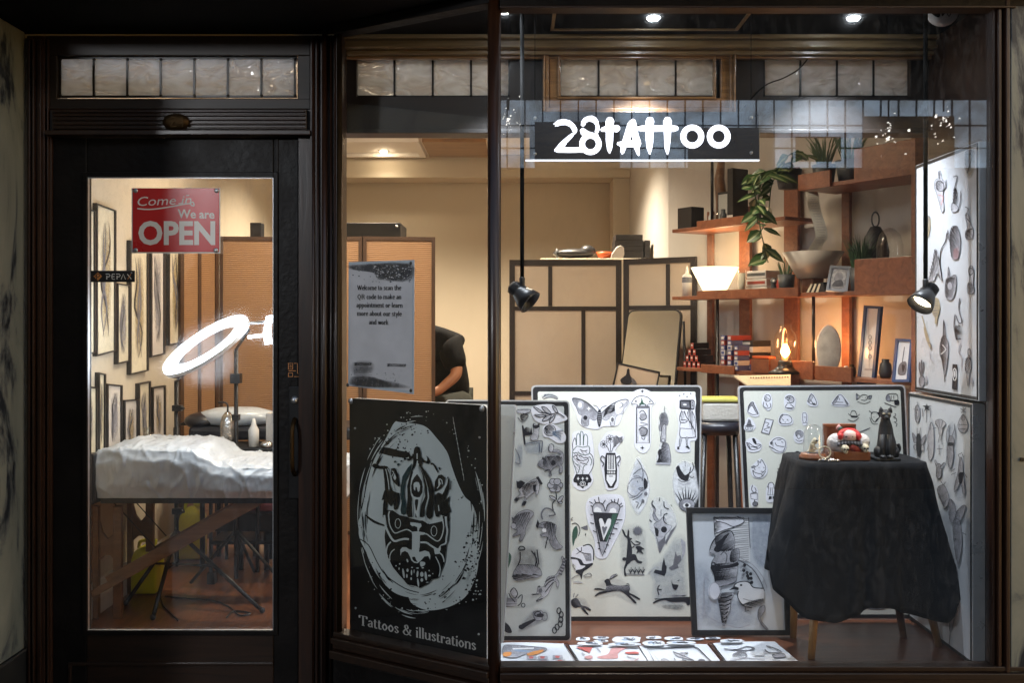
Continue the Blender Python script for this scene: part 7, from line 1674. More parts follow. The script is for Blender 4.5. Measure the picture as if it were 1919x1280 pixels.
outl('snowman_drawing', [], ['1490,440 1510,450 1500,480 1470,490', '1480,500 1520,520 1520,560 1480,570', '1500,580 1530,600 1510,640'], None, 7)
outl('rabbit_ear_drawing', [], ['120,430 110,520 140,580 175,570 175,490 160,430', '130,470 140,440', '150,500 165,520'], None, 5)
i = A.new(); i.l('960,720 1130,655', 7, 'ink_mid'); i.l('960,735 1120,665', 6, 'ink_mid'); i.done('chopstick_drawing', b3)
i = A.new(1280, 900, 3.31); i.b('1040,800 1060,790 1080,800 1060,808', 'ink_soft'); i.b('1140,785 1200,778 1270,785 1230,800 1160,798', 'ink_soft'); i.l('1030,780 1055,805', 6); i.l('855,812 1320,790', 1.5, 'ink_soft'); i.done('foot_drawing', b3)

# painting in front -----------------------------------------------------
pf = thing('framed_painting', 'black framed drawing of a shell whelk and gull standing before the draped table', 'picture', W(1385, 1192, 3.63))
f4 = Fr(W(1299, 1192, 3.64), W(1482, 1190, 3.64), W(1287, 952, 3.69))
flat_art(f4, [(1287, 952), (1474, 953), (1483, 1192), (1298, 1192)], 10, pf, 'black_plastic', 'sheet_blue', .02)
i = Ink(f4, 1280, 940, 4.922, -.006)
i.g('640,130 820,120 830,620 650,560', 'wash_blue', .55, .25); i.g('90,600 240,560 280,900 200,1150 110,1180', 'wash_blue', .35); i.g('200,900 640,950 700,1150 180,1160', 'wash_blue', .45)
i.f('292,140 610,152 628,560 470,540 300,300', 'ink_white'); i.l('292,140 296,310', 5); i.l('610,150 625,430', 6, 'ink_mid')
for k in range(20): y = 160+k*20; i.c([(440+rnd.uniform(-60, 40), y+20), (520, y+rnd.uniform(0, 14)), (612, y)], 3, 'ink_mid')
i.b('295,185 400,135 500,140 562,170 560,200 480,240 400,262 300,300 340,240', 'sticker'); i.h('300,145 560,150 540,180 320,180', 30, 10, 5); i.c('300,180 400,205 470,235 560,200 560,165 500,140', 6); i.c('300,300 400,262 480,240', 5); i.h('300,190 380,215 330,290 300,280', 10, 10, 4)
i.b('250,450 280,380 340,310 400,280 440,275 470,310 485,380 480,440 520,440 525,520 510,560 510,640 480,750 400,775 320,790 290,680 265,620 270,560 300,500 260,480', 'ink_soft')
i.b('290,440 340,370 400,310 430,300 380,380 350,460 310,470', 'ink'); i.h('300,330 440,280 480,430 340,460', -35, 9, 5); i.h('270,590 510,570 500,640 480,745 320,780 290,680', -6, 10, 6); i.h('450,460 520,440 525,540 440,560', -20, 9, 5)
i.b('285,600 400,600 510,570 505,600 400,620 290,640', 'ink'); i.b('300,740 400,725 490,700 480,750 320,790', 'ink_mid'); i.c('250,450 280,370 350,300 440,272 475,320', 7); i.c('265,620 275,560 320,590 400,600 510,565', 8); i.c('350,500 380,470 410,500 400,570', 5)
i.b('325,860 465,845 468,880 445,920 440,1000 410,1070 395,1140 370,1140 362,1080 345,1000 335,930', 'ink_soft')
for k in range(7): x = 330+k*6; i.c([(x, 880+k*38), (385+k, 892+k*38), (460-k*10, 868+k*38)], 10-k*.5, 'ink')
i.h('330,870 460,850 440,1000 400,1130 365,1130 345,1000', -5, 12, 5)
i.e(290, 830, 55, 78, 'sticker'); i.o(300, 830, 56, 80, 4, 'ink_soft')
i.c('250,740 200,720 200,1000 230,1060 330,1120 400,1140 520,1170 620,1140', 6, 'ink_soft'); i.c('520,545 640,620 720,740 755,830', 8, 'ink_mid'); i.c('530,520 650,590 740,700 780,800', 5, 'ink_soft')
for x, y in ((572, 592), (565, 640), (595, 660), (628, 672), (632, 712), (610, 712), (638, 750), (600, 690)): i.e(x, y, 15, 16, 'ink')
for k in range(9): i.o(520+rnd.uniform(0, 80), 600+k*14, 8, 8, 3, 'ink_mid', 8)
i.b('430,820 470,790 500,755 570,740 620,760 660,800 745,810 745,910 660,930 600,970 555,950 510,890 515,830 480,815', 'ink_white'); i.f('425,822 480,785 520,800 515,822 470,815', 'ink'); i.c('470,790 500,755 570,740 620,755 650,795 740,805', 7); i.c('515,830 510,890 560,965 640,985', 7); i.e(540, 775, 12, 9); i.h('560,950 740,900 750,970 620,980', 20, 9, 5); i.b('700,1000 750,960 760,1010 720,1090 790,1180 760,1180 700,1090', 'ink_mid'); i.l('585,975 575,1020 610,1010', 5); i.c('560,900 640,920 740,910', 4, 'ink_mid')
i.done('shell_and_gull_drawing', pf)

# side boards on the right wall of the display ---------------------------
def side_board(lab, Y0, Y1, z0, z1, X, sheet='sheet_blue'):
    t = thing('flash_board', lab, 'display board', (X, (Y0+Y1)/2, z0), 'tattoo flash boards in the window')
    MB().bx(X, X+.045, Y0, Y1, z0, z1, 'alu').build('rim', t, bevel=.003)
    mb = MB(); w = .011; mb.bx(X-.003, X-.0002, Y0+.004, Y1-.004, z0+.004, z0+.004+w, 'black_plastic'); mb.bx(X-.003, X-.0002, Y0+.004, Y1-.004, z1-.004-w, z1-.004, 'black_plastic')
    mb.bx(X-.003, X-.0002, Y0+.004, Y0+.004+w*.5, z0+.015, z1-.015, 'black_plastic'); mb.bx(X-.003, X-.0002, Y1-.004-w, Y1-.004, z0+.015, z1-.015, 'black_plastic'); mb.build('border', t)
    MB().bx(X-.0018, X-.0001, Y0+.0095, Y1-.015, z0+.015, z1-.015, sheet).build('sheet', t)
    return t, Fr((X-.0018, Y0, z0), (X-.0018, Y1, z0), (X-.0018, Y0, z1))
s1, fs1 = side_board('upper side board of anatomical flash drawings hung on the right of the window', 3.285, 3.80, 1.226, 2.103, 1.57)
A = Art(fs1, s1, 1700, 260, 5.333)
i = A.new(); i.g('590,130 680,120 690,300 650,400 590,370', 'wash_tan', .7); i.h('590,130 680,120 680,260 640,360 600,340', 70, 12, 5, 'ink_mid'); i.c('600,150 660,160 640,250 610,340', 6); i.done('tiger_drawing', s1)
i = A.new(); i.b('320,330 345,325 355,390 395,440 400,480 370,520 370,600 380,700 355,730 330,640 300,540 280,480 290,410 320,390', 'ink_soft'); i.c('295,470 320,420 370,440 375,510 330,520 300,480', 7); i.h('300,430 370,440 370,510 310,510', 40, 12, 5); i.c('330,330 335,400', 6); i.c('320,560 370,580 350,660', 7, 'ink_rose'); i.c('400,410 395,470', 5); i.done('torso_drawing', s1)
i = A.new(); i.c('470,380 510,370 500,430 480,520 500,600', 8, 'ink_mid'); i.h('475,500 510,520 520,680 470,690', 70, 12, 6); i.c('545,520 540,620 520,700 460,710', 6, 'ink_mid'); i.b('460,640 520,680 500,730 455,720', 'ink_soft'); i.done('heron_drawing', s1)
i = A.new(); i.b('590,760 620,750 650,860 670,900 660,990 600,1000 590,940 610,880', 'ink_soft'); i.h('600,920 665,900 655,990 600,1000', 30, 10, 6); i.c('590,680 620,700 600,780 640,830', 6); i.done('bottle_drawing', s1)
i = A.new(); i.b('415,910 440,960 470,890 500,870 530,920 545,1050 520,1190 470,1200 445,1130 440,1040 415,990', 'ink_mid'); i.h('440,900 530,900 540,1180 450,1180', 60, 14, 6); i.g('470,1100 530,1080 520,1200 470,1200', 'wash_red', .6); i.done('skull_drawing', s1)
i = A.new(); i.b('195,790 240,780 240,900 210,1000 195,980', 'ink_tan' ); i.h('195,790 240,780 240,900 210,1000', 70, 12, 5, 'ink_mid'); i.done('tan_drawing', s1)
A.a = (fs1, 1700, 480, 4.573)
i = A.new(); i.b('250,-60 270,-30 290,60 310,200 290,190 265,150 240,210 190,215 200,170 230,100 235,0', 'ink_soft'); i.h('250,-60 290,60 300,190 200,200 235,0', 80, 12, 5); i.c('350,-200 335,-120 300,-60 290,60 310,210', 6); i.done('flayed_leg_drawing', s1)
i = A.new(); i.b('360,90 372,130 380,175 410,160 430,175 425,290 395,370 350,365 332,300 340,200 355,180', 'ink_mid'); i.h('345,200 420,190 415,300 390,360 345,340', 50, 12, 6); i.e(375, 255, 20, 34, 'ink_soft'); i.done('anatomical_heart_drawing', s1)
i = A.new(); i.b('535,110 560,80 580,120 575,220 580,310 530,320 525,250 545,200', 'ink_soft'); i.g('530,230 580,230 580,320 530,325', 'wash_black', .8); i.o(555, 130, 18, 30, 5); i.done('urn_drawing', s1)
i = A.new(); i.b('215,410 240,360 280,370 290,450 270,530 262,580 245,575 245,530 220,480', 'ink_tan'); i.h('225,390 285,390 280,500 240,510', 0, 14, 4, 'ink_mid'); i.done('beetle_drawing', s1)
i = A.new(); i.c('460,360 450,450 478,560 450,570 420,500 410,600 430,700 470,710', 8, 'ink_mid'); i.h('420,600 480,610 480,710 425,710', 30, 12, 6); i.c('470,740 450,820 480,870 470,950', 7, 'ink_soft'); i.done('intestine_drawing', s1)
i = A.new(); i.b('320,550 330,590 340,690 360,740 360,850 330,1030 310,900 288,840 290,750 312,700', 'ink_mid'); i.h('300,700 350,700 355,860 330,1000 300,860', 40, 12, 6); i.l('322,550 324,700', 5); i.l('326,1020 330,1080', 4); i.c('310,760 340,800 300,840', 6, 'ink_white'); i.done('dagger_drawing', s1)
i = A.new(); i.c('135,510 160,600 190,700 215,790', 8, 'ink_tan'); i.b('150,600 190,690 215,790 190,760 160,680', 'ink_tan'); i.c('200,820 210,880 240,905', 6, 'ink_soft'); i.c('190,740 215,760 210,800', 5, 'ink_mid'); i.done('feather_drawing', s1)
i = A.new()
for x in (115, 133, 150): i.c([(x, 890+abs(x-133)), (x-4, 960), (130, 1040)], 9, 'ink_mid')
i.b('115,1040 150,1030 158,1080 135,1125 112,1090', 'ink_mid'); i.e(172, 1060, 10, 34, 'ink_soft'); i.done('claw_drawing', s1)
i = A.new(); i.f('397,925 438,930 436,1150 393,1140', 'ink'); i.o(416, 1015, 16, 52, 6, 'ink_white'); i.e(416, 1010, 8, 28, 'ink_white'); i.done('tarot_drawing', s1)
i = A.new(); i.o(540, 825, 12, 30, 6, 'ink_mid'); i.b('530,860 550,870 560,960 545,1000 530,1120 515,1000 505,960', 'ink_soft'); i.h('510,880 560,880 555,1000 510,1000', 60, 12, 6); i.e(565, 1070, 9, 34, 'ink_soft'); i.done('relic_drawing', s1)
s2, fs2 = side_board('lower side board of insect drawings standing on the right of the window', 3.335, 3.87, DZ+.003, 1.215, 1.572)
mb = MB()
A = Art(fs2, s2, 1700, 740, 5.333)
def bug(name, body, legs, m='ink_mid', wash=None):
    i = A.new()
    if wash: i.g(wash, 'wash_blue', .45, .3)
    for b_, m_ in body: i.b(b_, m_)
    for l_ in legs: i.c(l_, 5, m)
    i.done(name, s2)
bug('weevil_drawing', [('90,130 115,100 135,150 135,230 110,285 88,230', 'ink_mid'), ('105,160 120,160 118,230 108,230', 'ink_soft')], ['115,100 110,70', '90,150 75,140', '135,150 150,140'])
bug('star_beetle_drawing', [('165,110 200,105 205,85 215,108 250,112 220,130 235,160 205,145 180,165 190,130', 'ink')], ['205,150 200,280', '240,130 240,230', '165,140 165,220'])
bug('winged_beetle_drawing', [('105,400 140,400 150,520 135,620 110,600 100,500', 'ink'), ('60,380 100,430 100,480 75,470', 'ink_mid'), ('200,400 150,450 150,500 180,480', 'ink_mid'), ('75,510 100,500 100,550 80,545', 'ink_soft'), ('155,505 180,520 170,565 150,550', 'ink_soft')], ['110,400 110,330', '135,400 145,330', '110,600 115,660', '135,610 140,660'])
bug('long_beetle_drawing', [('245,280 262,290 275,360 275,560 255,640 225,640 218,400 240,340', 'ink_soft')], ['240,290 230,350', '265,340 300,330', '225,500 205,560'], 'ink_mid', '210,280 290,280 290,660 205,650')
bug('goliath_beetle_drawing', [('290,270 340,245 400,290 370,330 355,400 330,400 320,330', 'ink_soft')], ['290,290 330,340', '400,290 360,340', '325,260 340,330', '365,255 350,330', '335,410 320,480', '350,410 360,500', '310,540 365,540', '330,500 330,600'])
bug('stag_beetle_drawing', [('430,420 460,415 480,460 470,520 475,600 450,730 425,720 410,600 410,520', 'ink_mid'), ('420,480 470,480 468,510 420,510', 'ink')], ['430,420 430,340 430,300', '460,410 485,340 480,300', '410,480 400,400 430,300', '480,480 495,400 480,290', '410,600 395,700'], 'ink_mid', '400,300 500,300 500,730 400,720')
bug('cone_shell_drawing', [('570,195 610,270 612,340 570,385 525,350 520,280', 'ink_soft'), ('570,195 590,240 570,260 552,240', 'ink_mid')], ['540,135 600,180', '600,130 550,180', '530,300 610,300', '525,340 610,345', '570,120 572,180'])
bug('fly_drawing', [('535,640 560,640 570,760 580,860 590,980 570,990 545,880 510,940 480,970 490,880 515,790', 'ink_mid'), ('525,790 570,780 560,880 530,880', 'ink')], ['520,600 560,580', '560,590 575,630', '520,600 540,640', '500,780 450,800', '450,770 490,740', '580,780 610,830'], 'ink_mid', '480,800 600,800 600,1050 480,1040')
bug('bee_drawing', [('310,700 345,700 355,790 330,840 300,810', 'ink_mid'), ('285,660 300,660 320,720 305,730', 'ink_soft'), ('375,680 385,690 350,740 340,720', 'ink_soft')], ['285,670 310,720', '380,680 340,730'])
bug('butterfly_drawing', [('310,940 370,900 410,960 430,1050 390,1130 340,1040', 'ink_mid'), ('430,1050 480,1080 500,1180 470,1280 430,1230', 'ink_mid'), ('500,1180 560,1110 600,1120 560,1230 520,1290 500,1240', 'ink_mid'), ('470,1270 540,1270 560,1500 520,1700 480,1500', 'ink_mid')], ['345,860 370,900', '400,870 375,900'])
bug('locust_drawing', [('455,1850 500,1700 520,1900 480,2250 440,2380 430,2200', 'ink_mid')], ['560,1380 600,1400', '440,2380 430,2500'])

# ------------------------------------------------------------------ open sketchbooks and cut-outs on the display floor
def fl_p(px, py, z=DZ): Yf = (CZ-z)*F/(py-CY); return V(((px-CX)*Yf/F, Yf, z))
class Floor:
    n = V((0, 0, 1))
    def __init__(s, z): s.z = z
    def p(s, px, py, lift=0): return fl_p(px, py, s.z)+V((0, 0, lift))
def page(parent, q, thk, curl=.004, nm='page', m='paper'):
    a, b, c, d = [fl_p(*v, DZ+thk) for v in q]; mb = MB(); N = 10; P = []
    for i in range(N+1):
        u = i/N; h = curl*math.sin(u*math.pi)*(1 if u < .5 else .8)
        t0 = a.lerp(b, u); t1 = d.lerp(c, u); P += [t0+V((0, 0, h)), t1+V((0, 0, h)), t0+V((0, 0, -thk+.001)), t1+V((0, 0, -thk+.001))]
    Fs = []
    for i in range(N):
        k = 4*i; Fs += [(k, k+1, k+5, k+4), (k+2, k, k+4, k+6), (k+1, k+3, k+7, k+5), (k+3, k+2, k+6, k+7)]
    Fs += [(0, 2, 3, 1), (4*N, 4*N+1, 4*N+3, 4*N+2)]
    mb.poly(P, Fs, m, False); return mb.build(nm, parent)
def spiral(parent, p0, p1, n, r=.006):
    mb = MB(); a, b = fl_p(*p0, DZ+.010), fl_p(*p1, DZ+.010); d = (b-a).normalized(); s_ = d.cross(V((0, 0, 1)))
    for k in range(n):
        c = a.lerp(b, (k+.5)/n); mb.tube([c+s_*math.cos(t)*r*1.3+V((0, 0, math.sin(t)*r)) for t in [j*.785 for j in range(8)]], .0012, 'black_metal', 5, closed=True)
    mb.build('spiral_binding', parent)
FF = lambda z: Floor(z)
bk = thing('sketchbook', 'open spiral sketchbook with red figures on its near page beside the corner post', 'book', fl_p(1080, 1230)); 
page(bk, [(925, 1206), (1057, 1207), (1087, 1251), (925, 1254)], .008); page(bk, [(1066, 1210), (1196, 1213), (1220, 1250), (1090, 1251)], .008, .005); spiral(bk, (1061, 1208), (1088, 1251), 16)
i = Ink(FF(DZ+.014), 1060, 1180, 4.172, 0)
i.f('80,138 215,138 190,185', 'ink_red'); i.b('250,215 330,195 360,150 420,138 490,140 440,165 410,195 410,225 330,232 270,228', 'ink_rose'); i.b('375,262 460,245 560,250 640,268 560,275 400,275', 'ink_rose'); i.b('255,262 320,252 350,262 290,278', 'ink_soft'); i.l('245,140 275,180', 10, 'ink_soft'); i.b('470,180 550,175 580,190 490,192', 'ink_red'); i.b('150,215 200,205 215,225 170,232', 'ink_rose'); i.l('480,210 570,240', 6, 'ink_soft'); i.l('540,250 575,225', 5, 'ink_rose'); i.l('130,180 150,200', 6, 'ink_soft'); i.l('190,240 215,270', 4, 'ink_rose')
i.done('red_print', bk)
i = Ink(FF(DZ+.014), 940, 960, 4.264, 0)
i.b('20,1070 110,1065 240,1075 360,1090 330,1120 200,1135 120,1165 20,1150', 'ink_mid'); i.b('20,1125 80,1120 70,1150 20,1155', 'ink_orange'); i.b('210,1130 330,1100 320,1125 230,1150', 'ink_orange'); i.l('90,1095 260,1090', 8, 'ink_white'); i.b('110,1100 220,1110 210,1120 120,1115', 'ink_blue')
for x, y in ((240, 1165), (330, 1165), (450, 1160), (95, 1205), (215, 1205), (340, 1200), (470, 1195)): i.f([(x-38, y-14), (x+38, y-14), (x+44, y+14), (x-36, y+14)], 'ink_soft'); i.f([(x-20, y-10), (x+20, y-8), (x+10, y+10), (x-16, y+8)], 'ink_red')
i.done('photo_print', bk)
bk2 = thing('sketchbook', 'open spiral sketchbook with a bordered bird page and pencil sketches at the window foot', 'book', fl_p(1350, 1230))
page(bk2, [(1198, 1211), (1325, 1208), (1358, 1249), (1222, 1250)], .009, .004); page(bk2, [(1337, 1206), (1452, 1203), (1504, 1246), (1366, 1249)], .009, .003); spiral(bk2, (1331, 1207), (1364, 1249), 18)
i = Ink(FF(DZ+.0145), 1060, 1180, 4.172, 0)
i.l('640,150 1010,138 1040,150 1140,250 1110,265 740,272 700,262', 5, 'ink', closed=True); i.l('655,158 1000,147 1030,156 1122,250 745,262', 2.5, 'ink_mid', closed=True)
i.b('850,180 900,190 960,180 930,210 1000,240 940,230 870,210', 'ink_soft'); i.l('840,175 940,215 1005,245', 7, 'ink_mid'); i.b('750,240 780,232 815,255 770,260', 'ink_soft'); i.e(1065, 244, 26, 12, 'ink_mid'); i.l('850,225 860,245', 4); i.l('910,235 950,250', 5, 'ink_mid'); i.l('960,190 900,185', 4)
i.done('bird_print', bk2)
i = Ink(FF(DZ+.0145), 1060, 1180, 4.172, 0)
i.c('1240,150 1330,160 1420,135 1480,150 1420,165 1320,160', 6, 'ink_mid'); i.c('1310,200 1350,175 1400,185 1420,215 1360,225', 4, 'ink_mid'); i.h('1310,190 1400,170 1420,220 1330,225', 60, 10, 4, 'ink_mid'); i.c('1290,235 1400,225 1500,230 1560,232', 5, 'ink_soft'); i.b('1620,200 1700,190 1720,215 1640,222', 'ink_mid'); i.c('1570,130 1640,150 1690,180 1600,185 1560,160', 5); i.c('1480,210 1560,205', 4, 'ink_mid'); i.e(1560, 182, 16, 8, 'ink_soft'); i.c('1620,240 1680,245', 4, 'ink_mid')
i.done('pencil_print', bk2)
cuts = [((80, 60), (195, 90), 'first oval cut-out drawing from the left'), ((215, 55), (340, 76), 'small round cut-out lying behind the red sketchbook'), ((222, 82), (335, 100), 'thin pointed cut-out between two rounder ones'), ((368, 56), (592, 102), 'wide rectangular cut-out crowded with marks'), ((630, 52), (752, 76), 'greenish oval cut-out right of the wide one'), ((772, 56), (925, 86), 'blue tinted oval cut-out'), ((600, 88), (782, 130), 'large cut-out overlapping the bordered bird page'), ((945, 66), (1085, 84), 'slim cut-out with a dark point'), ((1090, 62), (1215, 76), 'narrow strip cut-out furthest back'), ((1205, 76), (1395, 104), 'cut-out lying over the pencil sketch page'), ((90, 98), (300, 124), 'long cut-out at the head of the red page'), ((330, 104), (590, 128), 'long low cut-out over the middle of the red page'), ((790, 92), (1020, 118), 'curved cut-out with a black shape near the bird page')]
for k, ((x0, y0), (x1, y1), lab) in enumerate(cuts):
    zz = DZ+(.0025 if y1 < 96 else .0185)+k*.0004; Fz = Floor(zz)
    t = thing('paper_cutout', lab, 'cut-out', Fz.p(1060+(x0+x1)/2/4.172, 1180+(y0+y1)/2/4.172), 'cut-out drawings strewn behind the sketchbooks')
    cx, cy, rx, ry = (x0+x1)/2, (y0+y1)/2, (x1-x0)/2, (y1-y0)/2
    pw = .45 if 'rect' in lab else .8
    pts = [(cx+rx*math.copysign(abs(math.cos(a))**pw, math.cos(a))*rnd.uniform(.9, 1.03), cy+ry*math.copysign(abs(math.sin(a))**pw, math.sin(a))*rnd.uniform(.9, 1.03)) for a in [j*2*math.pi/18 for j in range(18)]]
    q = Ink(Fz, 1060, 1180, 4.172, 0); P = [q.T(p) for p in cat(pts, True, 2)]
    MB().slab(P, V((0, 0, -.0015)), 'paper').build('paper', t)
    q.z = .0006
    for j in range(5):
        a, b = rnd.uniform(-.6, .2), rnd.uniform(-.5, .5); q.c([(cx+rx*a, cy+ry*b), (cx+rx*(a+.25), cy+ry*rnd.uniform(-.5, .5)), (cx+rx*(a+.5), cy+ry*rnd.uniform(-.5, .5))], rnd.uniform(4, 9), ('ink', 'ink_mid', 'ink_blue')[j % 3])
    if 'black' in lab or 'dark' in lab: q.b([(cx, cy-ry*.4), (cx+rx*.5, cy), (cx, cy+ry*.4), (cx-rx*.3, cy)], 'ink')
    q.done('drawing', t)

# ------------------------------------------------------------------ draped table and the curios on it
TY = 3.56; TZ = W(0, 868, 3.42).z
tb = thing('side_table', 'small table on splayed pale wood legs hidden under the black cloth', 'table', (wx(1620, TY), TY, DZ))
tx0, tx1, ty0, ty1 = W(1506, 870, 3.43).x, W(1742, 870, 3.43).x, 3.425, 3.72
MB().bx(tx0+.03, tx1-.03, ty0+.03, ty1-.03, TZ-.03, TZ-.006, 'leg_wood').build('table_top', tb, bevel=.01)
for (px, py, tx, ty) in ((1521, 1236, tx0+.09, ty0+.07), (1760, 1212, tx1-.09, ty0+.08), (1487, 1196, tx0+.05, ty1-.05), (1694, 1196, tx1-.10, ty1-.05)):
    b = fl_p(px, py); mb = MB(); mb.tube([b, b.lerp(V((tx, ty, TZ-.03)), .5), V((tx, ty, TZ-.03))], [.012, .019, .022], 'leg_wood' if px != 1694 else 'bed_wood', 14); mb.build('leg', tb)
mb = MB(); a, b = V((tx0+.05, ty0+.1, DZ+.2)), V((tx0+.04, ty1-.06, DZ+.2)); mb.tube([a, b], .009, 'leg_wood'); mb.build('rail', tb)
# cloth: top disc, rounded edge and a falling skirt with four long corners
N_ = 144; rows = 26; P = []; mb = MB(); cxT, cyT = (tx0+tx1)/2, (ty0+ty1)/2; hx, hy = (tx1-tx0)/2+.006, (ty1-ty0)/2+.006
def edge(a):
    c, s_ = math.cos(a), math.sin(a); n = 7; r_ = (abs(c/hx)**n+abs(s_/hy)**n)**(-1/n); return V((cxT+r_*c, cyT+r_*s_, 0)), V((c, s_, 0))
def hem(a):
    """drop and flare of the cloth at this direction"""
    d = math.degrees(a) % 360
    keys = [(0, .42, .035), (35, .30, .05), (60, .40, .05), (90, .46, .03), (125, .34, .05), (150, .40, .06), (180, .42, .05), (205, .30, .115), (214, .44, .135), (224, .53, .105), (238, .55, .035), (255, .53, .02), (272, .50, .015), (290, .50, .018), (305, .52, .035), (320, .545, .085), (336, .46, .115), (350, .36, .09), (360, .42, .035)]
    for (a0, d0, f0), (a1, d1, f1) in zip(keys, keys[1:]):
        if a0 <= d <= a1: k = (d-a0)/(a1-a0); k = k*k*(3-2*k); return d0*(1-k)+d1*k, f0*(1-k)+f1*k
P.append(V((cxT, cyT, TZ)))
for r_ in (.35, .7, .93, 1.0):
    for j in range(N_):
        e, o_ = edge(2*math.pi*j/N_); q = V((cxT, cyT, 0)).lerp(e, r_); q.z = TZ-(0 if r_ < 1 else .003)+.0015*NZ.noise(V((q.x*22, q.y*22, 3))); P.append(q)
for i in range(1, rows+1):
    k = i/rows
    for j in range(N_):
        a = 2*math.pi*j/N_; e, o_ = edge(a); drop, fl_ = hem(a)
        fold = (abs(math.sin(a*4.5+1.3))**.6*2-1.2+.5*math.sin(a*17+.4+k))*.013*k**.8+.020*k*NZ.noise(V((math.cos(a)*4, math.sin(a)*4, k*2.2)))+.004*NZ.noise(V((math.cos(a)*14, math.sin(a)*14, k*7)))
        out = .010*min(1, k*6)+fl_*k**1.15+fold
        P.append(V((e.x+o_.x*out, e.y+o_.y*out*.62, TZ-.003-drop*k)))
Fs = [(0, 1+j, 1+(j+1) % N_) for j in range(N_)]
for i in range(3+rows):
    for j in range(N_): a = 1+i*N_+j; b = 1+i*N_+(j+1) % N_; Fs.append((a, a+N_, b+N_, b))
mb.poly(P, Fs, 'cloth_black', True)
o = mb.build('table_cloth'); so = o.modifiers.new('t', 'SOLIDIFY'); so.thickness = .0022; so.offset = -1
tag(o, 'black cloth draped unevenly over the small table in the window', 'cloth')

# wooden box with the red haired doll
CB = 3.50
def TT(px, py, Y): return W(px, py, Y)
tz = TZ+.0015
def on_table(name, lab, cat_, px, Y): p = V((W(px, 860, Y).x, Y, tz)); return thing(name, lab, cat_, p), p
t, p = on_table('wooden_box', 'open reddish wooden box with its lid standing up behind the doll', 'box', 1597, 3.52)
s_ = 3.47/F
x0, x1 = W(1564, 0, 3.47).x, W(1632, 0, 3.47).x
mb = MB(); h_ = .030
mb.bx(x0, x1, 3.47, 3.475, tz, tz+h_, 'box_wood'); mb.bx(x0, x1, 3.575, 3.58, tz, tz+h_, 'box_wood'); mb.bx(x0, x0+.005, 3.475, 3.575, tz, tz+h_, 'box_wood'); mb.bx(x1-.005, x1, 3.475, 3.575, tz, tz+h_, 'box_wood'); mb.bx(x0+.005, x1-.005, 3.475, 3.575, tz, tz+.006, 'box_wood')
mb.build('tray', t, bevel=.0015)
mb = MB(); lx0, lx1 = W(1545, 0, 3.58).x, W(1606, 0, 3.58).x; lz0, lz1 = tz+.004, W(0, 795, 3.58).z; yb = 3.584
mb.bx(lx0, lx1, yb+.012, yb+.016, lz0, lz1, 'box_wood'); mb.bx(lx0, lx1, yb, yb+.012, lz1-.012, lz1, 'box_wood'); mb.bx(lx0, lx1, yb, yb+.012, lz0, lz0+.012, 'box_wood'); mb.bx(lx0, lx0+.012, yb, yb+.012, lz0+.012, lz1-.012, 'box_wood'); mb.bx(lx1-.012, lx1, yb, yb+.012, lz0+.012, lz1-.012, 'box_wood')
mb.build('lid', t, bevel=.002)
t, p = on_table('doll', 'red haired doll in a black ruff lying on white fur in the wooden box', 'doll', 1591, 3.50)
Yd = 3.50
def DP(x, y, Y=Yd): return W(1490+x/8, 720+y/8, Y)
mb = MB(); mb.ball(DP(810, 775), (.031, .026, .024), 'doll_skin', 24); mb.ball(DP(810, 835), (.022, .02, .012), 'doll_skin', 16); mb.build('head', t)
mb = MB(); mb.ball(DP(812, 760, Yd+.012), (.040, .027, .025), 'doll_red', 24)
for k in range(16): a = math.pi*(.03+.94*k/15); mb.tube([DP(812+120*math.cos(a), 790-95*math.sin(a), Yd-.010), DP(812+158*math.cos(a), 800-90*math.sin(a), Yd+.0), DP(812+140*math.cos(a), 830-40*math.sin(a), Yd+.02)], [.006, .009, .005], 'doll_red', 8)
for x in (690, 930): mb.tube([DP(x, 740, Yd-.012), DP(x-12 if x < 800 else x+12, 800, Yd-.016), DP(x-5 if x < 800 else x+30, 840, Yd-.01)], [.010, .009, .004], 'doll_red', 8)
mb.build('hair', t)
mb = MB()
for x in (772, 862): mb.ball(DP(x, 790, Yd-.024), (.0045, .002, .0028), 'ink', 8)
mb.ball(DP(812, 812, Yd-.028), (.003, .002, .0015), 'ink_red', 8); mb.build('face', t)
mb = MB()
for k in range(22):
    f = k/21; x = 670+320*f; y = 850+45*math.sin(math.pi*f)*.2+ (30*abs(f-.5)*2)
    mb.tube([DP(x, y-26, Yd-.012), DP(x-6+12*f, y+44, Yd-.028)], [.004, .0065], 'ink' if k % 3 else 'ink_mid', 7)
mb.build('ruff', t)
mb = MB()
for x, y, r_, Y in ((625, 880, .034, 3.515), (1005, 860, .028, 3.515), (680, 930, .022, 3.50)): mb.ball(DP(x, y, Y), r_, 'fur_white', 20)
mb.build('fur', t)
mb = MB(); mb.tube([DP(700, 690, 3.53), DP(660, 650, 3.54)], .009, 'ink_green'); mb.tube([DP(665, 656, 3.54), DP(640, 640, 3.54)], .010, 'ink_rose'); mb.build('hair_clip', t)
mb = MB(); mb.tube([DP(830, 930, 3.48), DP(980, 1000, 3.485)], [.014, .010], 'box_red', 12); mb.tube([DP(900, 920, 3.49), DP(1000, 960, 3.49)], [.012, .012], 'ink_blue', 12); mb.build('dress', t)
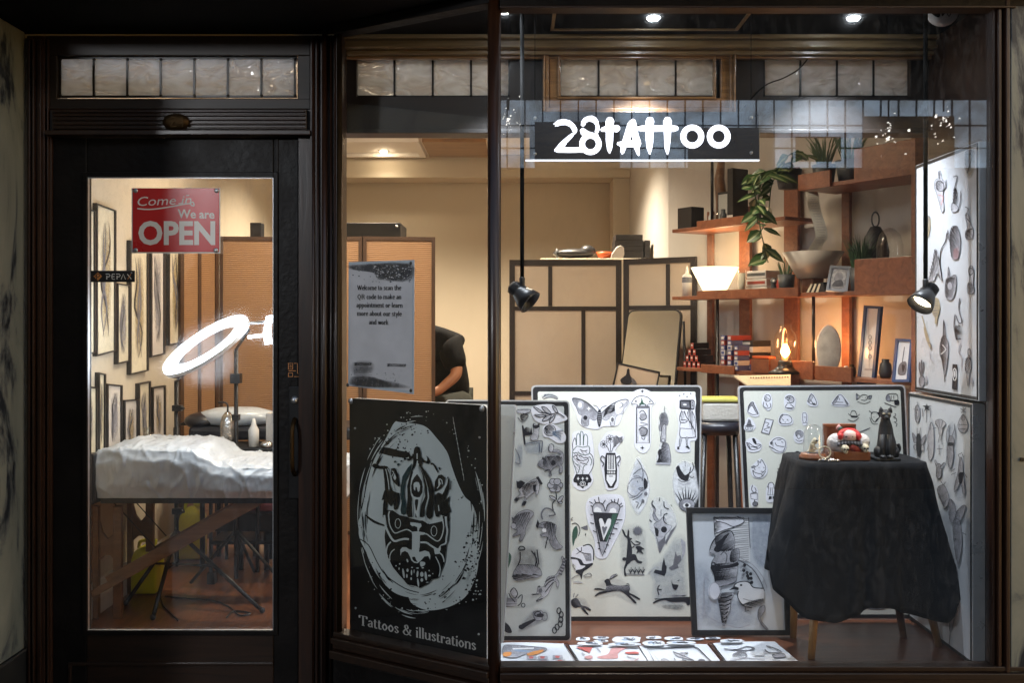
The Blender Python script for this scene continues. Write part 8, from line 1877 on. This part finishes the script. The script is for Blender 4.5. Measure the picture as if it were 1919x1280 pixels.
def skull(lab, px, py, Y, s_, m='bone', parent=None):
    t = thing('skull', lab, 'skull', W(px, py+4, Y)); c = W(px, py, Y)
    mb = MB(); mb.ball(c+V((0, .2*s_, .15*s_)), (s_, s_*1.15, s_*.9), m, 20); mb.ball(c+V((0, -.55*s_, -.55*s_)), (s_*.55, s_*.5, s_*.5), m, 14); mb.build('cranium', t)
    mb = MB()
    for dx in (-.38, .38): mb.ball(c+V((dx*s_, -.9*s_, .0)), (s_*.25, s_*.2, s_*.25), 'ink', 12)
    mb.ball(c+V((0, -1.02*s_, -.35*s_)), (s_*.12, s_*.1, s_*.17), 'ink', 8); mb.build('socket', t); return t
skull('little yellowed skull resting on the right corner of the wooden box', 1621.5, 840, 3.475, .0150)
skull('pale round skull lying on the front edge of the wooden box under the doll', 1584, 842, 3.468, .0150)
# glass dome with a seated skeleton
t, p = on_table('glass_dome', 'glass dome on a wooden base over a seated ivory skeleton figure', 'glass dome', 1525, 3.52)
s_ = 3.52/F
mb = MB(); mb.lathe(p, [(0, 0), (26*s_, 0), (26*s_, 5*s_), (23*s_, 8*s_), (23*s_, 10*s_), (0, 10*s_)], 'box_wood', 40); mb.build('base', t)
mb = MB(); z0 = 10*s_; mb.lathe(p+V((0, 0, z0)), [(19*s_, 0), (19*s_, 34*s_), (17.5*s_, 42*s_), (13*s_, 49*s_), (7*s_, 53*s_), (0, 54.5*s_)], 'thin_glass', 40); mb.build('dome', t)
def SP(x, y, Y=3.52): return W(1490+x/8, 720+y/8, Y)
sk_ = thing('skeleton_figure', 'small ivory skeleton figure crouching inside the glass dome', 'figurine', p+V((0, 0, z0)))
bv = [SP(250, 1010), SP(235, 960), SP(250, 910), SP(275, 870), SP(300, 850), SP(330, 845), SP(290, 930), SP(330, 975), SP(375, 960), SP(185, 1010), SP(300, 1030), SP(215, 1040), SP(330, 1040), SP(270, 990), SP(320, 985, 3.51)]
skinned('bones', bv, [(0, 1), (1, 2), (2, 3), (3, 4), (4, 5), (3, 6), (6, 7), (7, 8), (0, 9), (0, 10), (9, 11), (10, 12), (2, 13), (13, 14)], [.008, .006, .007, .008, .013, .014, .003, .003, .0025, .004, .004, .004, .004, .003, .003], 'bone', sk_, 2)
mb = MB()
for k in range(5): mb.tube([SP(225+k*4, 900+k*16, 3.512), SP(262+k*6, 905+k*17, 3.506), SP(290, 900+k*18, 3.514)], .0016, 'bone', 6)
mb.ball(SP(322, 846, 3.508), (.003, .003, .003), 'ink', 6); mb.ball(SP(338, 850, 3.508), (.0025, .003, .003), 'ink', 6); mb.build('rib_cage', sk_)
mb = MB()
for k in range(9): mb.ball(SP(200+k*22, 1040, 3.515), (.007, .008, .004), 'ink_mid', 8)
mb.build('rubble', t)
mb = MB()
mb.lathe(W(1546, 848, 3.44), [(.0195, -.002), (.0225, -.002), (.0225, .002), (.0195, .002), (.0195, -.002)], 'bone', 32, T=Matrix.Rotation(R(82), 4, 'X')); t = thing('magnifying_lens', 'round clear lens propped on a crumpled silver stand before the dome', 'lens', W(1548, 868, 3.44)); mb.build('rim', t)
mb = MB(); mb.lathe(W(1546, 848, 3.44), [(0, -.003), (.012, -.0025), (.0195, 0), (.012, .0025), (0, .003)], 'thin_glass', 28, T=Matrix.Rotation(R(82), 4, 'X')); mb.build('glass', t)
mb = MB()
for k in range(16): mb.ball(V((W(1535+k*2.4, 0, 3.44).x, 3.44+rnd.uniform(-.006, .006), tz+rnd.uniform(.002, .009))), (rnd.uniform(.003, .007), .005, rnd.uniform(.003, .006)), 'foil', 7)
mb.build('stand', t)
# black cat statue
t, p = on_table('cat_statue', 'black seated cat statue on a slab at the right end of the draped table', 'statue', 1663, 3.50)
def KP(x, y, Y=3.50): return W(1490+x/8, 720+y/8, Y)
mb = MB(); a, b = KP(1205, 1110, 3.47), KP(1580, 1160, 3.47); mb.bx(a.x, b.x, 3.46, 3.555, tz, a.z+.001, 'cat_black'); mb.build('plinth', t, bevel=.003)
zz = KP(0, 1110).z
prof = [(1370, 1105, 125, .028), (1375, 1040, 148, .034), (1378, 950, 145, .036), (1376, 860, 130, .034), (1372, 760, 112, .028), (1370, 680, 102, .024), (1368, 610, 90, .022), (1366, 560, 72, .018), (1362, 520, 66, .017)]
mb = MB(); rings = []; n = 20
for x, y, hw, hd in prof:
    c = KP(x, y); w = hw/8*3.5/F; rings.append([c+V((w*math.cos(2*math.pi*j/n), hd*math.sin(2*math.pi*j/n)+(0 if y > 800 else .004), 0)) for j in range(n)])
mb.poly([q for r_ in rings for q in r_], [(i*n+(j+1) % n, i*n+j, (i+1)*n+j, (i+1)*n+(j+1) % n) for i in range(len(rings)-1) for j in range(n)]+[tuple(range(n)), tuple((len(rings)-1)*n+j for j in range(n))[::-1]], 'cat_black', True)
mb.ball(KP(1362, 460, 3.495), (.0185, .020, .0195), 'cat_black', 20); mb.ball(KP(1375, 500, 3.475), (.0085, .011, .008), 'cat_black', 14)
for x in (1295, 1425): mb.tube([KP(x, 430), KP(x+(4 if x > 1300 else -2), 380), KP(x+(8 if x > 1300 else -6), 338)], [.009, .007, .0012], 'cat_black', 10)
for x in (1290, 1440): mb.tube([KP(x+(20 if x < 1300 else -25), 760, 3.475), KP(x+(20 if x < 1300 else -20), 950, 3.466), KP(x+(25 if x < 1300 else -15), 1085, 3.466)], [.009, .0085, .009], 'cat_black', 12); mb.ball(KP(x+(30 if x < 1300 else -10), 1090, 3.462), (.012, .014, .007), 'cat_black', 12)
for x in (1265, 1485): mb.ball(KP(x, 1020, 3.50), (.018, .03, .024), 'cat_black', 16)
mb.tube(cat([tuple(KP(1500, 1060, 3.52)), tuple(KP(1560, 1000, 3.52)), tuple(KP(1565, 940, 3.52)), tuple(KP(1545, 900, 3.52))], k=4), .006, 'cat_black')
mb.build('body', t)
mb = MB()
for x in (1335, 1412): mb.ball(KP(x, 445, 3.4775), (.0055, .003, .0028), 'ink_tan', 10)
mb.build('eye', t)

# ================================================================== air, light, camera
w = bpy.data.worlds.new('World'); S.world = w; w.use_nodes = True; nt = w.node_tree
sky = nt.nodes.new('ShaderNodeTexSky'); sky.sky_type = 'NISHITA'; sky.sun_disc = False; sky.sun_elevation = R(12); sky.sun_rotation = R(140)
nt.links.new(sky.outputs[0], nt.nodes['Background'].inputs[0]); nt.nodes['Background'].inputs[1].default_value = .28
cam = bpy.data.cameras.new('camera'); co = bpy.data.objects.new('camera', cam); COL.objects.link(co); S.camera = co
co.location = CAM; co.rotation_euler = (R(90), 0, 0)
cam.sensor_width = 36; cam.lens = 36*F/1919; cam.shift_x = 0.0; cam.shift_y = -(640-CY)/1919; cam.clip_end = 200; cam.clip_start = .05
S.view_settings.view_transform = 'Standard'; S.view_settings.look = 'None'; S.view_settings.exposure = 0; S.view_settings.gamma = 1
S.cycles.max_bounces = 12; S.cycles.transparent_max_bounces = 24; S.cycles.glossy_bounces = 5; S.cycles.diffuse_bounces = 4; S.cycles.transmission_bounces = 8
S.cycles.sample_clamp_indirect = 4; S.cycles.caustics_reflective = False; S.cycles.caustics_refractive = False
S.cycles.use_denoising = True
